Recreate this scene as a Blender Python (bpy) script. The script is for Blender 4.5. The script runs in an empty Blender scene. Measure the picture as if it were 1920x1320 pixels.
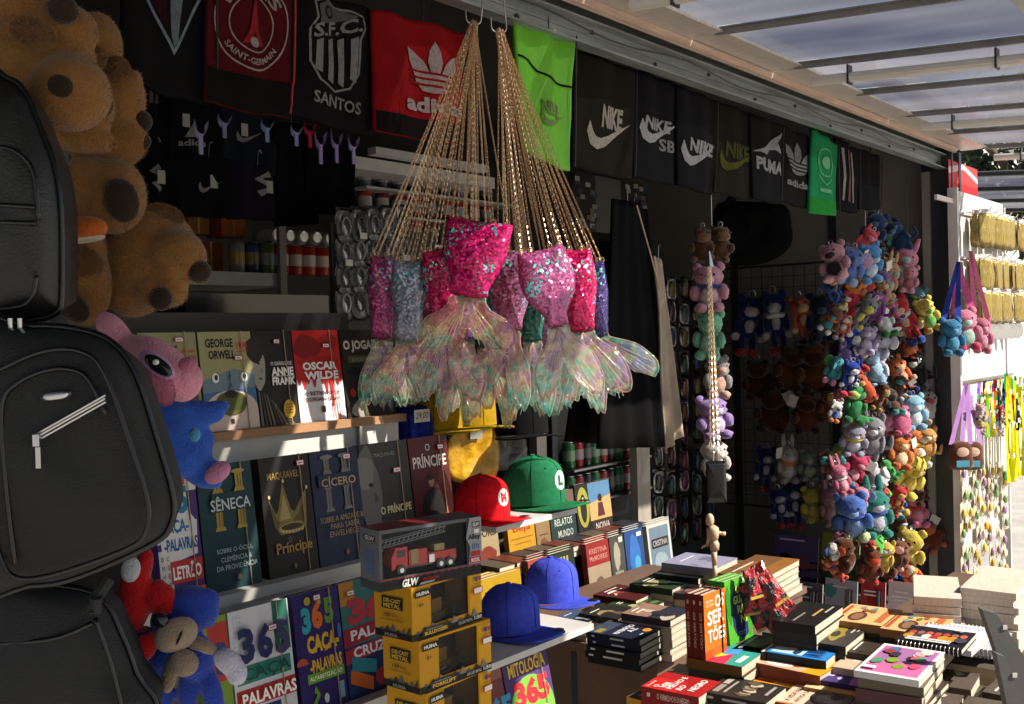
import bpy, bmesh, math, random
from mathutils import Vector, Matrix, noise
random.seed(7)
R = math.radians
S = bpy.context.scene
COL = S.collection
# ------------------------------------------------------------------ camera
F = 1950.0; W0, H0 = 1920.0, 1320.0
A = R(39.5); PITCH = 28.0 / F; ROLL = R(1.5)
CAM = Vector((0.0, 0.0, 1.6))
_h = Vector((math.cos(A), math.sin(A), 0)); _r = Vector((math.sin(A), -math.cos(A), 0)); _u = Vector((0, 0, 1))
_f = _h * math.cos(PITCH) - _u * math.sin(PITCH); _up = _u * math.cos(PITCH) + _h * math.sin(PITCH)
FWD = _f; RGT = _r * math.cos(ROLL) - _up * math.sin(ROLL); UP = _r * math.sin(ROLL) + _up * math.cos(ROLL)
cd = bpy.data.cameras.new('camera'); cam = bpy.data.objects.new('camera', cd); COL.objects.link(cam)
cam.matrix_world = Matrix(((RGT.x, UP.x, -FWD.x, CAM.x), (RGT.y, UP.y, -FWD.y, CAM.y), (RGT.z, UP.z, -FWD.z, CAM.z), (0, 0, 0, 1)))
cd.sensor_fit = 'HORIZONTAL'; cd.sensor_width = 36.0; cd.lens = 36.0 * F / W0
cd.clip_start = 0.05; cd.clip_end = 500
S.camera = cam
# ------------------------------------------------------------------ world, sun, exposure
SUN = Vector((0.34, -0.70, 0.62)).normalized()
w = bpy.data.worlds.new('World'); S.world = w; w.use_nodes = True
nt = w.node_tree; sky = nt.nodes.new('ShaderNodeTexSky'); sky.sky_type = 'NISHITA'; sky.sun_disc = False
sky.sun_elevation = math.asin(SUN.z); sky.sun_rotation = math.atan2(SUN.x, SUN.y)
bg = nt.nodes['Background']; bg.inputs['Strength'].default_value = 0.056
nt.links.new(sky.outputs[0], bg.inputs[0])
sd = bpy.data.lights.new('sun', 'SUN'); sd.energy = 5.0; sd.angle = R(0.53); sd.color = (1.0, 0.93, 0.82)
so = bpy.data.objects.new('sun', sd); COL.objects.link(so); so.rotation_euler = SUN.to_track_quat('Z', 'Y').to_euler(); so.location = (4, -4, 6)
vs = S.view_settings; vs.view_transform = 'Standard'; vs.look = 'None'; vs.gamma = 1; vs.use_curve_mapping = False
vs.exposure = 0.88
S.cycles.max_bounces = 6; S.cycles.transparent_max_bounces = 12; S.cycles.diffuse_bounces = 3; S.cycles.glossy_bounces = 3
S.cycles.transmission_bounces = 4; S.cycles.caustics_reflective = False; S.cycles.caustics_refractive = False
# ------------------------------------------------------------------ photo pixel -> place
def ray(px, py): return FWD + RGT * ((px - W0 / 2) / F) + UP * ((H0 / 2 - py) / F)
def at(px, py, d): return CAM + ray(px, py) * d
def onY(px, py, y): r = ray(px, py); return CAM + r * ((y - CAM.y) / r.y)
def onX(px, py, x): r = ray(px, py); return CAM + r * ((x - CAM.x) / r.x)
def onZ(px, py, z): r = ray(px, py); return CAM + r * ((z - CAM.z) / r.z)
FACE = A - math.pi / 2            # rotation about z that turns local -Y to the viewer's side of the street
def plane_px(pts, anchor, rz):
    """outline in photo pixels -> local (x, z) on the upright plane through anchor turned by rz"""
    n = Vector((-math.sin(rz), math.cos(rz), 0)); ex = Vector((math.cos(rz), math.sin(rz), 0)); out = []
    for p in pts:
        r = ray(*p); t = (anchor - CAM).dot(n) / r.dot(n); q = CAM + r * t - anchor
        out.append((q.dot(ex), q.z))
    return out
# ------------------------------------------------------------------ colours, materials
def lin(c): return c / 12.92 if c <= 0.04045 else ((c + 0.055) / 1.055) ** 2.4
def hx(s, k=1.0): return tuple(lin(int(s[i:i + 2], 16) / 255.0) * k for i in (0, 2, 4))
MATS = {}
def mat(name, col=(0.5, 0.5, 0.5), rough=0.6, metal=0.0, bump=0.0, bscale=200.0, var=0.12, vscale=6.0, obj=False, attr=False, sheen=0.0, coat=0.0, emit=0.0, spec=0.5, stretch=None):
    if name in MATS: return MATS[name]
    m = bpy.data.materials.new(name); m.use_nodes = True; MATS[name] = m
    n = m.node_tree.nodes; L = m.node_tree.links; b = n['Principled BSDF']
    b.inputs['Roughness'].default_value = rough; b.inputs['Metallic'].default_value = metal
    b.inputs['Sheen Weight'].default_value = sheen; b.inputs['Sheen Roughness'].default_value = 0.4; b.inputs['Coat Weight'].default_value = coat; b.inputs['Coat Roughness'].default_value = 0.056
    b.inputs['Specular IOR Level'].default_value = spec
    tc = n.new('ShaderNodeTexCoord'); mp = n.new('ShaderNodeMapping'); L.new(tc.outputs['Object'], mp.inputs[0])
    if stretch: mp.inputs['Scale'].default_value = stretch
    nz = n.new('ShaderNodeTexNoise'); nz.inputs['Scale'].default_value = vscale; nz.inputs['Detail'].default_value = 6; L.new(mp.outputs[0], nz.inputs['Vector'])
    mr = n.new('ShaderNodeMapRange'); mr.inputs[1].default_value = 0.25; mr.inputs[2].default_value = 0.75; mr.inputs[3].default_value = 1 - var; mr.inputs[4].default_value = 1 + var
    L.new(nz.outputs[0], mr.inputs[0])
    mx = n.new('ShaderNodeMix'); mx.data_type = 'RGBA'; mx.blend_type = 'MULTIPLY'; mx.inputs[0].default_value = 1.0
    if obj: s = n.new('ShaderNodeObjectInfo').outputs['Color']; L.new(s, mx.inputs[6])
    elif attr: a = n.new('ShaderNodeVertexColor'); a.layer_name = 'Col'; L.new(a.outputs[0], mx.inputs[6])
    else: mx.inputs[6].default_value = (*col, 1)
    L.new(mr.outputs[0], mx.inputs[7]); L.new(mx.outputs[2], b.inputs['Base Color'])
    r2 = n.new('ShaderNodeMapRange'); r2.inputs[3].default_value = max(0.02, rough - 0.1); r2.inputs[4].default_value = min(1, rough + 0.1)
    L.new(nz.outputs[0], r2.inputs[0]); L.new(r2.outputs[0], b.inputs['Roughness'])
    if bump:
        n2 = n.new('ShaderNodeTexNoise'); n2.inputs['Scale'].default_value = bscale; n2.inputs['Detail'].default_value = 3; L.new(mp.outputs[0], n2.inputs['Vector'])
        bp = n.new('ShaderNodeBump'); bp.inputs['Strength'].default_value = bump; bp.inputs['Distance'].default_value = 0.004
        L.new(n2.outputs[0], bp.inputs['Height']); L.new(bp.outputs[0], b.inputs['Normal'])
    return m
PRINT = mat('printed_cover', attr=True, rough=0.5, var=0.09, vscale=25, spec=0.22)
PRINTC = mat('printed_cloth', attr=True, rough=0.85, var=0.28, vscale=90, bump=0.3, bscale=500, spec=0.1)
PLUSH = mat('plush_fabric', obj=True, rough=0.95, bump=0.9, bscale=260, var=0.22, vscale=30, sheen=0.3, spec=0.15)
PLUSHS = mat('short_pile_plush', obj=True, rough=1.0, bump=1.0, bscale=38, var=0.28, vscale=9, sheen=0.35, spec=0.0)
CLOTH = mat('cloth', obj=True, rough=0.9, bump=0.45, bscale=420, var=0.2, vscale=12, spec=0.08)
PLAST = mat('glossy_plastic', obj=True, rough=0.25, var=0.06)
MATTE = mat('matte_paint', obj=True, rough=0.65, var=0.12, bump=0.1, bscale=120)
COVER = mat('book_cover', obj=True, rough=0.5, var=0.1, spec=0.22)
PAGES = mat('page_edges', (0.62, 0.55, 0.42), rough=0.9, bump=0.6, bscale=700, var=0.16, vscale=60, stretch=(0.6, 9, 0.6))
METAL = mat('steel', (0.55, 0.55, 0.55), rough=0.3, metal=1.0)
GOLD = mat('gold_chain', (0.90, 0.66, 0.42), rough=0.3, metal=1.0)
BLACKM = mat('black_metal', (0.02, 0.02, 0.022), rough=0.4)
EYE = mat('plush_eye', (0.01, 0.01, 0.012), rough=0.12, var=0)
# ------------------------------------------------------------------ mesh helpers
def link(name, me, parent=None, color=None, smooth=False):
    o = bpy.data.objects.new(name, me); COL.objects.link(o)
    if parent is not None: o.parent = parent
    if color is not None: o.color = (*color, 1)
    if smooth and me is not None:
        me.polygons.foreach_set('use_smooth', [True] * len(me.polygons))
    return o
def tag(o, label, cat, group=None, kind=None):
    o['label'] = label; o['category'] = cat
    if group: o['group'] = group
    if kind: o['kind'] = kind
    return o
def struct(o): o['kind'] = 'structure'; return o
def empty(name, loc, rz=0.0, label=None, cat=None, group=None, rx=0.0, ry=0.0):
    o = bpy.data.objects.new(name, None); COL.objects.link(o); o.location = loc; o.rotation_euler = (rx, ry, rz); o.empty_display_size = 0.05
    if label: tag(o, label, cat, group)
    return o
class MB:
    def __init__(s): s.v = []; s.f = []; s.m = []
    def add(s, v, f, mi=0):
        k = len(s.v); s.v += [tuple(p) for p in v]; s.f += [tuple(i + k for i in q) for q in f]; s.m += [mi] * len(f); return s
    def box(s, x0, x1, y0, y1, z0, z1, mi=0, M=None):
        v = [(x, y, z) for x in (x0, x1) for y in (y0, y1) for z in (z0, z1)]
        if M: v = [M @ Vector(p) for p in v]
        return s.add(v, [(0, 1, 3, 2), (4, 6, 7, 5), (0, 4, 5, 1), (2, 3, 7, 6), (0, 2, 6, 4), (1, 5, 7, 3)], mi)
    def tube(s, pts, r, n=8, mi=0, cap=True, closed=False):
        pts = [Vector(p) for p in pts]; rs = r if isinstance(r, (list, tuple)) else [r] * len(pts)
        v = []; f = []; N = len(pts); prev = None
        for i, p in enumerate(pts):
            if closed: t = pts[(i + 1) % N] - pts[i - 1]
            else: t = pts[min(i + 1, N - 1)] - pts[max(i - 1, 0)]
            t = t.normalized() if t.length > 1e-9 else Vector((0, 0, 1))
            if prev is None: a = t.orthogonal().normalized()
            else:
                a = prev - t * prev.dot(t); a = a.normalized() if a.length > 1e-6 else t.orthogonal().normalized()
            prev = a; b = t.cross(a)
            for k in range(n):
                q = 2 * math.pi * k / n; v.append(p + (a * math.cos(q) + b * math.sin(q)) * rs[i])
        for i in range(N if closed else N - 1):
            j = (i + 1) % N
            for k in range(n): f.append((i * n + k, i * n + (k + 1) % n, j * n + (k + 1) % n, j * n + k))
        if cap and not closed: f += [tuple(range(n - 1, -1, -1)), tuple((N - 1) * n + k for k in range(n))]
        return s.add(v, f, mi)
    def lathe(s, prof, n=16, mi=0, M=None, cap=True):
        v = []; f = []; m = len(prof)
        for r, z in prof:
            for k in range(n): q = 2 * math.pi * k / n; v.append(Vector((r * math.cos(q), r * math.sin(q), z)))
        for i in range(m - 1):
            for k in range(n): f.append((i * n + k, i * n + (k + 1) % n, (i + 1) * n + (k + 1) % n, (i + 1) * n + k))
        if cap: f += [tuple(range(n - 1, -1, -1)), tuple((m - 1) * n + k for k in range(n))]
        if M: v = [M @ p for p in v]
        return s.add(v, f, mi)
    def ell(s, c, r, n=14, m=9, mi=0, M=None, jit=0.0, pw=1.0):
        c = Vector(c); v = [Vector((0, 0, r[2]))]; f = []
        for i in range(1, m):
            t = math.pi * i / m
            for k in range(n):
                q = 2 * math.pi * k / n; x, y, z = math.sin(t) * math.cos(q), math.sin(t) * math.sin(q), math.cos(t)
                if pw != 1.0: x, y, z = [math.copysign(abs(e) ** pw, e) for e in (x, y, z)]
                v.append(Vector((x * r[0], y * r[1], z * r[2])))
        v.append(Vector((0, 0, -r[2])))
        for k in range(n): f.append((0, 1 + k, 1 + (k + 1) % n))
        for i in range(m - 2):
            for k in range(n): f.append((1 + i * n + k, 1 + (i + 1) * n + k, 1 + (i + 1) * n + (k + 1) % n, 1 + i * n + (k + 1) % n))
        e = len(v) - 1; b = 1 + (m - 2) * n
        for k in range(n): f.append((e, b + (k + 1) % n, b + k))
        if jit: v = [p * (1 + jit * noise.noise(p * 40 + c * 10)) for p in v]
        if M: v = [M @ p for p in v]
        return s.add([p + c for p in v], f, mi)
    def inflate(s, pts, front, back, rings=5, mi=0, pw=0.5, y0=0.0, cen=None, wob=0.0):
        """outline (x, z) -> closed cushion, bulging front (-y) and back (+y)"""
        n = len(pts); cx = sum(p[0] for p in pts) / n; cz = sum(p[1] for p in pts) / n
        if cen: cx, cz = cen
        v = []; f = []; idx = {}
        def ring(k, sgn):
            t = k / rings; sc = 1 - t; h = (1 - sc ** 2) ** pw
            d = (front if sgn < 0 else back) * h
            o = len(v)
            for x, z in pts:
                X, Z = cx + (x - cx) * sc, cz + (z - cz) * sc
                wv = wob * noise.noise(Vector((X * 14, Z * 14, 3.1 * sgn))) * t
                v.append((X, y0 + sgn * d + wv, Z))
            return o
        e0 = ring(0, 1)
        for sgn in (-1, 1):
            p = e0
            for k in range(1, rings):
                q = ring(k, sgn)
                for i in range(n):
                    j = (i + 1) % n; a = (p + i, p + j, q + j, q + i); f.append(a if sgn < 0 else a[::-1])
                p = q
            v.append((cx, y0 + sgn * (front if sgn < 0 else back), cz)); c = len(v) - 1
            for i in range(n):
                j = (i + 1) % n; a = (p + i, p + j, c); f.append(a if sgn < 0 else a[::-1])
        return s.add(v, f, mi)
    def mesh(s, name, mats, smooth=False):
        me = bpy.data.meshes.new(name); me.from_pydata(s.v, [], s.f)
        for m in (mats if isinstance(mats, (list, tuple)) else [mats]): me.materials.append(m)
        if any(s.m): me.polygons.foreach_set('material_index', s.m)
        if smooth: me.polygons.foreach_set('use_smooth', [True] * len(me.polygons))
        me.update(); return me
    def build(s, name, mats, parent=None, color=None, smooth=False):
        return link(name, s.mesh(name, mats, smooth), parent, color)
def smooth_pts(pts, k=3, closed=True):
    """Catmull-Rom through 2-D points"""
    n = len(pts); out = []
    for i in range(n if closed else n - 1):
        g = lambda j: pts[j % n] if closed else pts[max(0, min(n - 1, j))]
        p0, p1, p2, p3 = g(i - 1), g(i), g(i + 1), g(i + 2)
        for q in range(k):
            t = q / k
            out.append(tuple(0.5 * (2 * b + (c - a) * t + (2 * a - 5 * b + 4 * c - d) * t * t + (-a + 3 * b - 3 * c + d) * t ** 3) for a, b, c, d in zip(p0, p1, p2, p3)))
    if not closed: out.append(tuple(pts[-1]))
    return out
# ------------------------------------------------------------------ flat print (lettering, emblems, cover pictures)
TXT = {}
def textmesh(s, bold, shear):
    k = (s, bold, shear)
    if k not in TXT:
        c = bpy.data.curves.new('t', 'FONT'); c.body = s; c.resolution_u = 2; c.offset = bold; c.shear = shear; c.size = 1
        o = bpy.data.objects.new('t', c); me = o.to_mesh()
        v = [(p.co.x, p.co.y) for p in me.vertices]; f = [tuple(p.vertices) for p in me.polygons]
        o.to_mesh_clear(); bpy.data.objects.remove(o); bpy.data.curves.remove(c)
        x0 = min(p[0] for p in v); x1 = max(p[0] for p in v); y0 = min(p[1] for p in v); y1 = max(p[1] for p in v)
        TXT[k] = ([((x - x0) / (x1 - x0), (y - y0) / (y1 - y0)) for x, y in v], f)
    return TXT[k]
class Print:
    def __init__(s): s.v = []; s.f = []; s.c = []; s.l = 0
    def poly(s, pts, col):
        s.l += 1; k = len(s.v); s.v += [(x, y, s.l) for x, y in pts]; s.f.append(tuple(range(k, k + len(pts)))); s.c.append(hx(col)); return s
    def rect(s, x0, y0, x1, y1, col): return s.poly([(x0, y0), (x1, y0), (x1, y1), (x0, y1)], col)
    def ell(s, cx, cy, rx, ry, col, n=24, a0=0, a1=360):
        p = [(cx + rx * math.cos(R(a0 + (a1 - a0) * i / n)), cy + ry * math.sin(R(a0 + (a1 - a0) * i / n))) for i in range(n + (a1 - a0 < 360))]
        return s.poly(p, col)
    def line(s, pts, w, col, asp=1.0, closed=False):
        """stroke, w in x units; asp = height / width of the sheet"""
        s.l += 1; N = len(pts); k = len(s.v); c = hx(col)
        for i, (x, y) in enumerate(pts):
            a = pts[(i + 1) % N] if closed or i < N - 1 else pts[i]; b = pts[i - 1] if closed or i > 0 else pts[i]
            tx, ty = a[0] - b[0], (a[1] - b[1]) * asp; l = math.hypot(tx, ty) or 1; nx, ny = -ty / l * w / 2, tx / l * w / 2 / asp
            s.v += [(x + nx, y + ny, s.l), (x - nx, y - ny, s.l)]
        for i in range(N if closed else N - 1):
            j = (i + 1) % N; s.f.append((k + 2 * i, k + 2 * i + 1, k + 2 * j + 1, k + 2 * j)); s.c.append(c)
        return s
    def text(s, t, x0, y0, x1, y1, col, bold=0.02, shear=0.0, fn=None):
        s.l += 1; v, f = textmesh(t, bold, shear); k = len(s.v)
        q = [(x0 + (x1 - x0) * a, y0 + (y1 - y0) * b) for a, b in v]
        if fn: q = [fn(*p) for p in q]
        s.v += [(x, y, s.l) for x, y in q]; s.f += [tuple(i + k for i in p) for p in f]; s.c += [hx(col)] * len(f); return s
    def blot(s, cx, cy, rx, ry, col, seed=0, n=18, amp=0.3):
        p = []
        for i in range(n):
            q = 2 * math.pi * i / n; g = 1 + amp * noise.noise(Vector((math.cos(q) * 1.7 + seed * 3.3, math.sin(q) * 1.7, seed * 1.7)))
            p.append((cx + rx * g * math.cos(q), cy + ry * g * math.sin(q)))
        return s.poly(p, col)
    def refine(s, h):
        """cut long edges so that the print can follow a curved sheet"""
        b = bmesh.new(); vs_ = [b.verts.new(p) for p in s.v]; il = b.faces.layers.int.new('c')
        for i, f in enumerate(s.f):
            try: q = b.faces.new([vs_[j] for j in f]); q[il] = i
            except ValueError: pass
        bmesh.ops.triangulate(b, faces=b.faces[:])
        for _ in range(5):
            e = [q for q in b.edges if (q.verts[0].co.xy - q.verts[1].co.xy).length > h]
            if not e: break
            bmesh.ops.subdivide_edges(b, edges=e, cuts=1); bmesh.ops.triangulate(b, faces=[f for f in b.faces if len(f.verts) > 3])
        b.verts.index_update(); s.v = [tuple(v.co) for v in b.verts]; c = s.c; s.f = []; s.c = []
        for f in b.faces: s.f.append(tuple(v.index for v in f.verts)); s.c.append(c[f[il]])
        b.free(); return s
    def mesh(s, name, fn, m=None, eps=0.00022):
        me = bpy.data.meshes.new(name); me.from_pydata([tuple(fn(x, y, l * eps)) for x, y, l in s.v], [], s.f); me.materials.append(m or PRINT)
        a = me.color_attributes.new('Col', 'FLOAT_COLOR', 'CORNER'); d = []
        kf = 0.6 if m is PRINTC else 1.0                 # ink screened on mesh cloth is duller
        for f, c in zip(s.f, s.c): c = tuple(q * kf for q in c); d += [c[0], c[1], c[2], 1.0] * len(f)
        a.data.foreach_set('color', d); me.update(); return me
# ------------------------------------------------------------------ books
CACHE = {}
def book_meshes(w, h, t):
    k = ('bk', round(w, 4), round(h, 4), round(t, 4))
    if k not in CACHE:
        e = 0.0007; m = MB(); m.box(0, w, 0, e, 0, h); m.box(0, e, e, t - e, 0, h); m.box(0, w, t - e, t, 0, h)
        p = MB(); n = max(3, int(t / 0.004)); g = 0.0022
        for i in range(n):                       # leaves in slightly uneven gatherings
            a = e + (t - 2 * e) * i / n; b = e + (t - 2 * e) * (i + 0.93) / n; j = 0.0006 * random.random()
            p.box(e, w - g + j, a, b, g - j, h - g + j)
        CACHE[k] = (m.mesh('cover', COVER), p.mesh('pages', PAGES))
    return CACHE[k]
def book(name, label, cat, w, h, t, col, pr, loc, rot=(0, 0, 0), group=None, spine=None, key=None, tagpos=None):
    o = empty(name, loc, 0, label, cat, group); o.rotation_euler = rot
    c, p = book_meshes(w, h, t); link('cover', c, o, hx(col)); link('pages', p, o)
    if pr:
        k = ('pr', key or id(pr), round(w, 4), round(h, 4))
        if k not in CACHE:
            q = Print(); pr(q); CACHE[k] = q.mesh('cover_print', lambda x, y, l: (x * w, -0.0003 - l, y * h))
        link('cover_print', CACHE[k], o)
    if spine:
        k = ('sp', key or id(spine), round(t, 4), round(h, 4))
        if k not in CACHE:
            q = Print(); spine(q); CACHE[k] = q.mesh('spine_print', lambda x, y, l: (-0.0003 - l, t - x * t, y * h))
        link('spine_print', CACHE[k], o)
    if tagpos:
        g = Print(); x, y = tagpos; g.rect(x, y, x + 0.15, y + 0.05, 'b03040').rect(x + 0.012, y + 0.008, x + 0.138, y + 0.042, 'e8e4e0')
        g.rect(x + 0.03, y + 0.018, x + 0.115, y + 0.03, '8a8a90')
        link('price_sticker', g.mesh('price_sticker', lambda a, b, l: (a * w, -0.006 - l, b * h)), o)
    return o
def flat(rz): return (-math.pi / 2, 0, rz)
S.cycles.use_denoising = True; S.cycles.use_adaptive_sampling = True; S.cycles.adaptive_threshold = 0.03
# ================================================================== setting
GROUND = mat('paving', (0.42, 0.40, 0.37), rough=0.85, bump=0.5, bscale=60, var=0.2, vscale=3)
g = MB(); g.add([(-60, -60, 0), (90, -60, 0), (90, 90, 0), (-60, 90, 0)], [(0, 1, 2, 3)]); struct(g.build('ground', GROUND))
GALV = mat('galvanised_steel', (0.30, 0.33, 0.31), rough=0.45, metal=0.55, var=0.35, vscale=9, bump=0.15, bscale=40, stretch=(0.4, 3, 3))
TANM = mat('tan_painted_metal', (0.52, 0.47, 0.42), rough=0.4, metal=0.1, var=0.2, vscale=14, stretch=(6, 1, 1))
STRIP = mat('weathered_wood_strip', (0.60, 0.43, 0.33), rough=0.7, var=0.25, vscale=10, stretch=(0.6, 6, 6))
DKWALL = mat('dark_kiosk_lining', (0.05, 0.048, 0.044), rough=0.8, var=0.25, vscale=4, bump=0.2, bscale=50)
GREYW = mat('grey_wall_panel', (0.26, 0.24, 0.21), rough=0.6, var=0.14, vscale=3, bump=0.12, bscale=30)
DKPOST = mat('anodised_post', (0.045, 0.05, 0.055), rough=0.35, metal=0.3, var=0.2, vscale=8, stretch=(3, 3, 0.3))
WHITEP = mat('white_shelf_paint', (0.50, 0.48, 0.44), rough=0.55, var=0.16, vscale=9, bump=0.1, bscale=60)
BROWN = mat('brown_fibreboard', (0.12, 0.066, 0.04), rough=0.7, var=0.22, vscale=7, bump=0.25, bscale=150)
WOOD = mat('shelf_wood_edge', (0.33, 0.17, 0.08), rough=0.6, var=0.25, vscale=12, stretch=(0.5, 4, 4))
HY = 1.80                                   # the kiosk's front line
X0, X1, YB = 0.10, 6.05, 3.95
k = empty('market_kiosk', (3.1, 2.9, 0), 0, 'dark open-fronted metal market kiosk under the translucent canopy', 'kiosk')
def kp(name, m, ma, par=None, smooth=False): o = m.build(name, ma, None, None, smooth); o.parent = par or k; o.matrix_parent_inverse = Matrix.Translation((-3.1, -2.9, 0)) if par is None else Matrix(); return o
m = MB(); m.box(X0, X1, HY + 0.1, YB, 0.0, 0.14); kp('floor', m, DKWALL)
m = MB(); m.box(X0, X1, YB, YB + 0.05, 0.0, 2.72); kp('back_wall', m, DKWALL)
m = MB(); m.box(X1, X1 + 0.05, HY + 0.12, YB + 0.05, 0.0, 2.72); kp('side_wall', m, GREYW)
m = MB(); m.box(X0 - 0.05, X0, HY + 0.12, YB + 0.05, 0.0, 2.72); kp('side_wall', m, DKWALL)
m = MB(); m.box(X0 - 0.05, X1 + 0.05, HY + 0.05, YB + 0.05, 2.723, 2.78); kp('ceiling', m, DKWALL)
# wall trim strips on the grey end panel
for y in (2.45, 3.1):
    m = MB(); m.box(X1 - 0.012, X1 - 0.001, y, y + 0.045, 0.14, 2.7); kp('wall_batten', m, DKPOST)
# header: steel channel with lips, bolts, drilled holes, a wooden strip and a tan soffit plate
m = MB(); m.box(-0.6, 5.98, HY, HY + 0.012, 2.455, 2.545); m.box(-0.6, 5.98, HY - 0.035, HY, 2.455, 2.461); m.box(-0.6, 5.98, HY - 0.030, HY, 2.530, 2.537); m.box(-0.6, 5.98, HY - 0.006, HY - 0.0005, 2.498, 2.503)
ch = kp('header_channel', m, GALV)
m = MB()
for i in range(15):
    x = 0.8 + i * 0.36; m.lathe([(0.009, 0), (0.009, 0.004), (0.004, 0.006)], 10, 0, Matrix.Translation((x, HY - 0.0005, 2.48 + 0.03 * (i % 2))) @ Matrix.Rotation(R(90), 4, 'X'))
kp('bolt_row', m, BLACKM)
m = MB(); m.box(-0.6, 5.95, HY - 0.075, HY - 0.05, 2.548, 2.572); kp('wooden_strip', m, STRIP)
m = MB(); m.box(-0.6, 6.0, HY - 0.05, HY + 0.05, 2.575, 2.72); kp('header_backing', m, GALV)
m = MB()
for i in range(-6, 11):
    a = 3.08 + 0.61 * (i - 6) + 0.004; m.box(a, a + 0.602, HY - 0.19, HY - 0.052, 2.575 - 0.002 * (i % 2), 2.583)
kp('soffit_plate', m, TANM)
m = MB(); m.box(5.93, 6.10, HY - 0.03, HY + 0.11, 0.0, 2.72); m.box(5.93, 5.945, HY - 0.055, HY - 0.03, 0.0, 2.56); m.box(6.06, 6.10, HY - 0.055, HY - 0.03, 0.0, 2.56); kp('corner_post', m, DKPOST)
m = MB(); m.box(5.90, 5.925, HY + 0.06, HY + 0.10, 0.14, 2.45); kp('post_trim', m, GREYW)
# loose grey wire along the header
m = MB(); m.tube([(0.4 + i * 0.12, HY - 0.02, 2.51 + 0.012 * math.sin(i * 0.9)) for i in range(46)], 0.0028, 5)
tag(m.build('electric_wire', BLACKM), 'thin black wire slung along the steel header of the kiosk', 'wire')
# ------------------------------------------------------------------ canopy
POLY = bpy.data.materials.new('polycarbonate_sheet'); POLY.use_nodes = True; MATS['poly'] = POLY
n = POLY.node_tree.nodes; L = POLY.node_tree.links; n.remove(n['Principled BSDF']); out = n['Material Output']
tr = n.new('ShaderNodeBsdfTransparent'); tr.inputs[0].default_value = (0.62, 0.64, 0.72, 1)
tl = n.new('ShaderNodeBsdfTranslucent'); df = n.new('ShaderNodeBsdfDiffuse'); gl = n.new('ShaderNodeBsdfGlossy'); gl.inputs['Roughness'].default_value = 0.25
tc = n.new('ShaderNodeTexCoord'); mp = n.new('ShaderNodeMapping'); mp.inputs['Scale'].default_value = (1, 0.4, 1); L.new(tc.outputs['Object'], mp.inputs[0])
nz = n.new('ShaderNodeTexNoise'); nz.inputs['Scale'].default_value = 1.6; nz.inputs['Detail'].default_value = 3; L.new(mp.outputs[0], nz.inputs['Vector'])
cr = n.new('ShaderNodeValToRGB'); cr.color_ramp.elements[0].position = 0.35; cr.color_ramp.elements[0].color = (0.05, 0.055, 0.085, 1); cr.color_ramp.elements[1].position = 0.65; cr.color_ramp.elements[1].color = (0.24, 0.235, 0.265, 1); L.new(nz.outputs[0], cr.inputs[0])  # soft dark blotches are shadows put into the sheet colour
wv = n.new('ShaderNodeTexWave'); wv.bands_direction = 'X'; wv.inputs['Scale'].default_value = 26; wv.inputs['Distortion'].default_value = 0.2; L.new(tc.outputs['Object'], wv.inputs['Vector'])
m1 = n.new('ShaderNodeMixShader'); mm = n.new('ShaderNodeMapRange'); mm.inputs[3].default_value = 0.10; mm.inputs[4].default_value = 0.22; L.new(wv.outputs['Fac'], mm.inputs[0]); L.new(mm.outputs[0], m1.inputs[0])
L.new(cr.outputs[0], tl.inputs[0]); L.new(cr.outputs[0], df.inputs[0])
L.new(tl.outputs[0], m1.inputs[1]); L.new(tr.outputs[0], m1.inputs[2])
m2 = n.new('ShaderNodeMixShader'); m2.inputs[0].default_value = 0.12; L.new(m1.outputs[0], m2.inputs[1]); L.new(df.outputs[0], m2.inputs[2])
m3 = n.new('ShaderNodeMixShader'); m3.inputs[0].default_value = 0.06; L.new(m2.outputs[0], m3.inputs[1]); L.new(gl.outputs[0], m3.inputs[2]); L.new(m3.outputs[0], out.inputs[0])
CT = math.tan(R(4.3)); CY0, CY1 = HY - 0.16, -1.9
def cz(y, dz=0.0): return 2.592 + (y - CY0) * CT + dz
def slab(m, x0, x1, y0, y1, dz0, dz1):
    m.add([(x0, y0, cz(y0, dz0)), (x1, y0, cz(y0, dz0)), (x1, y1, cz(y1, dz0)), (x0, y1, cz(y1, dz0)), (x0, y0, cz(y0, dz1)), (x1, y0, cz(y0, dz1)), (x1, y1, cz(y1, dz1)), (x0, y1, cz(y1, dz1))],
          [(0, 1, 2, 3), (7, 6, 5, 4), (0, 4, 5, 1), (1, 5, 6, 2), (2, 6, 7, 3), (3, 7, 4, 0)])
RIBM = mat('rib_metal', (0.24, 0.23, 0.22), rough=0.45, metal=0.3, var=0.3, vscale=9)
RIBX = [3.08 + 0.61 * i for i in range(-9, 6)]
RIBX[-1] = 6.12
can = empty('walkway_canopy', (2, 0, 2.6), 0, 'translucent sheet canopy on slim dark ribs over the walkway', 'canopy')
def cp(name, m, ma): o = m.build(name, ma); o.parent = can; o.matrix_parent_inverse = Matrix.Translation((-2, 0, -2.6)); return o
CYR = 0.75                                   # sheets right of the added covers, cut short unseen to let sun in
for i, x in enumerate(RIBX):
    CY1 = -0.7 if i < 7 else CYR
    m = MB(); slab(m, x - 0.008, x + 0.008, CY1, CY0, -0.022, 0.0); slab(m, x - 0.02, x + 0.02, CY1, CY0, -0.004, -0.0005); cp('rib', m, RIBM)
    if i < len(RIBX) - 1:
        m = MB(); y0, y1 = CY0 + 0.02, CY1
        m.add([(x + 0.004, y0, cz(y0, 0.006)), (RIBX[i + 1] - 0.004, y0, cz(y0, 0.006)), (RIBX[i + 1] - 0.004, y1, cz(y1, 0.006)), (x + 0.004, y1, cz(y1, 0.006))], [(0, 1, 2, 3)]); cp('sheet', m, POLY)
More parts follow.
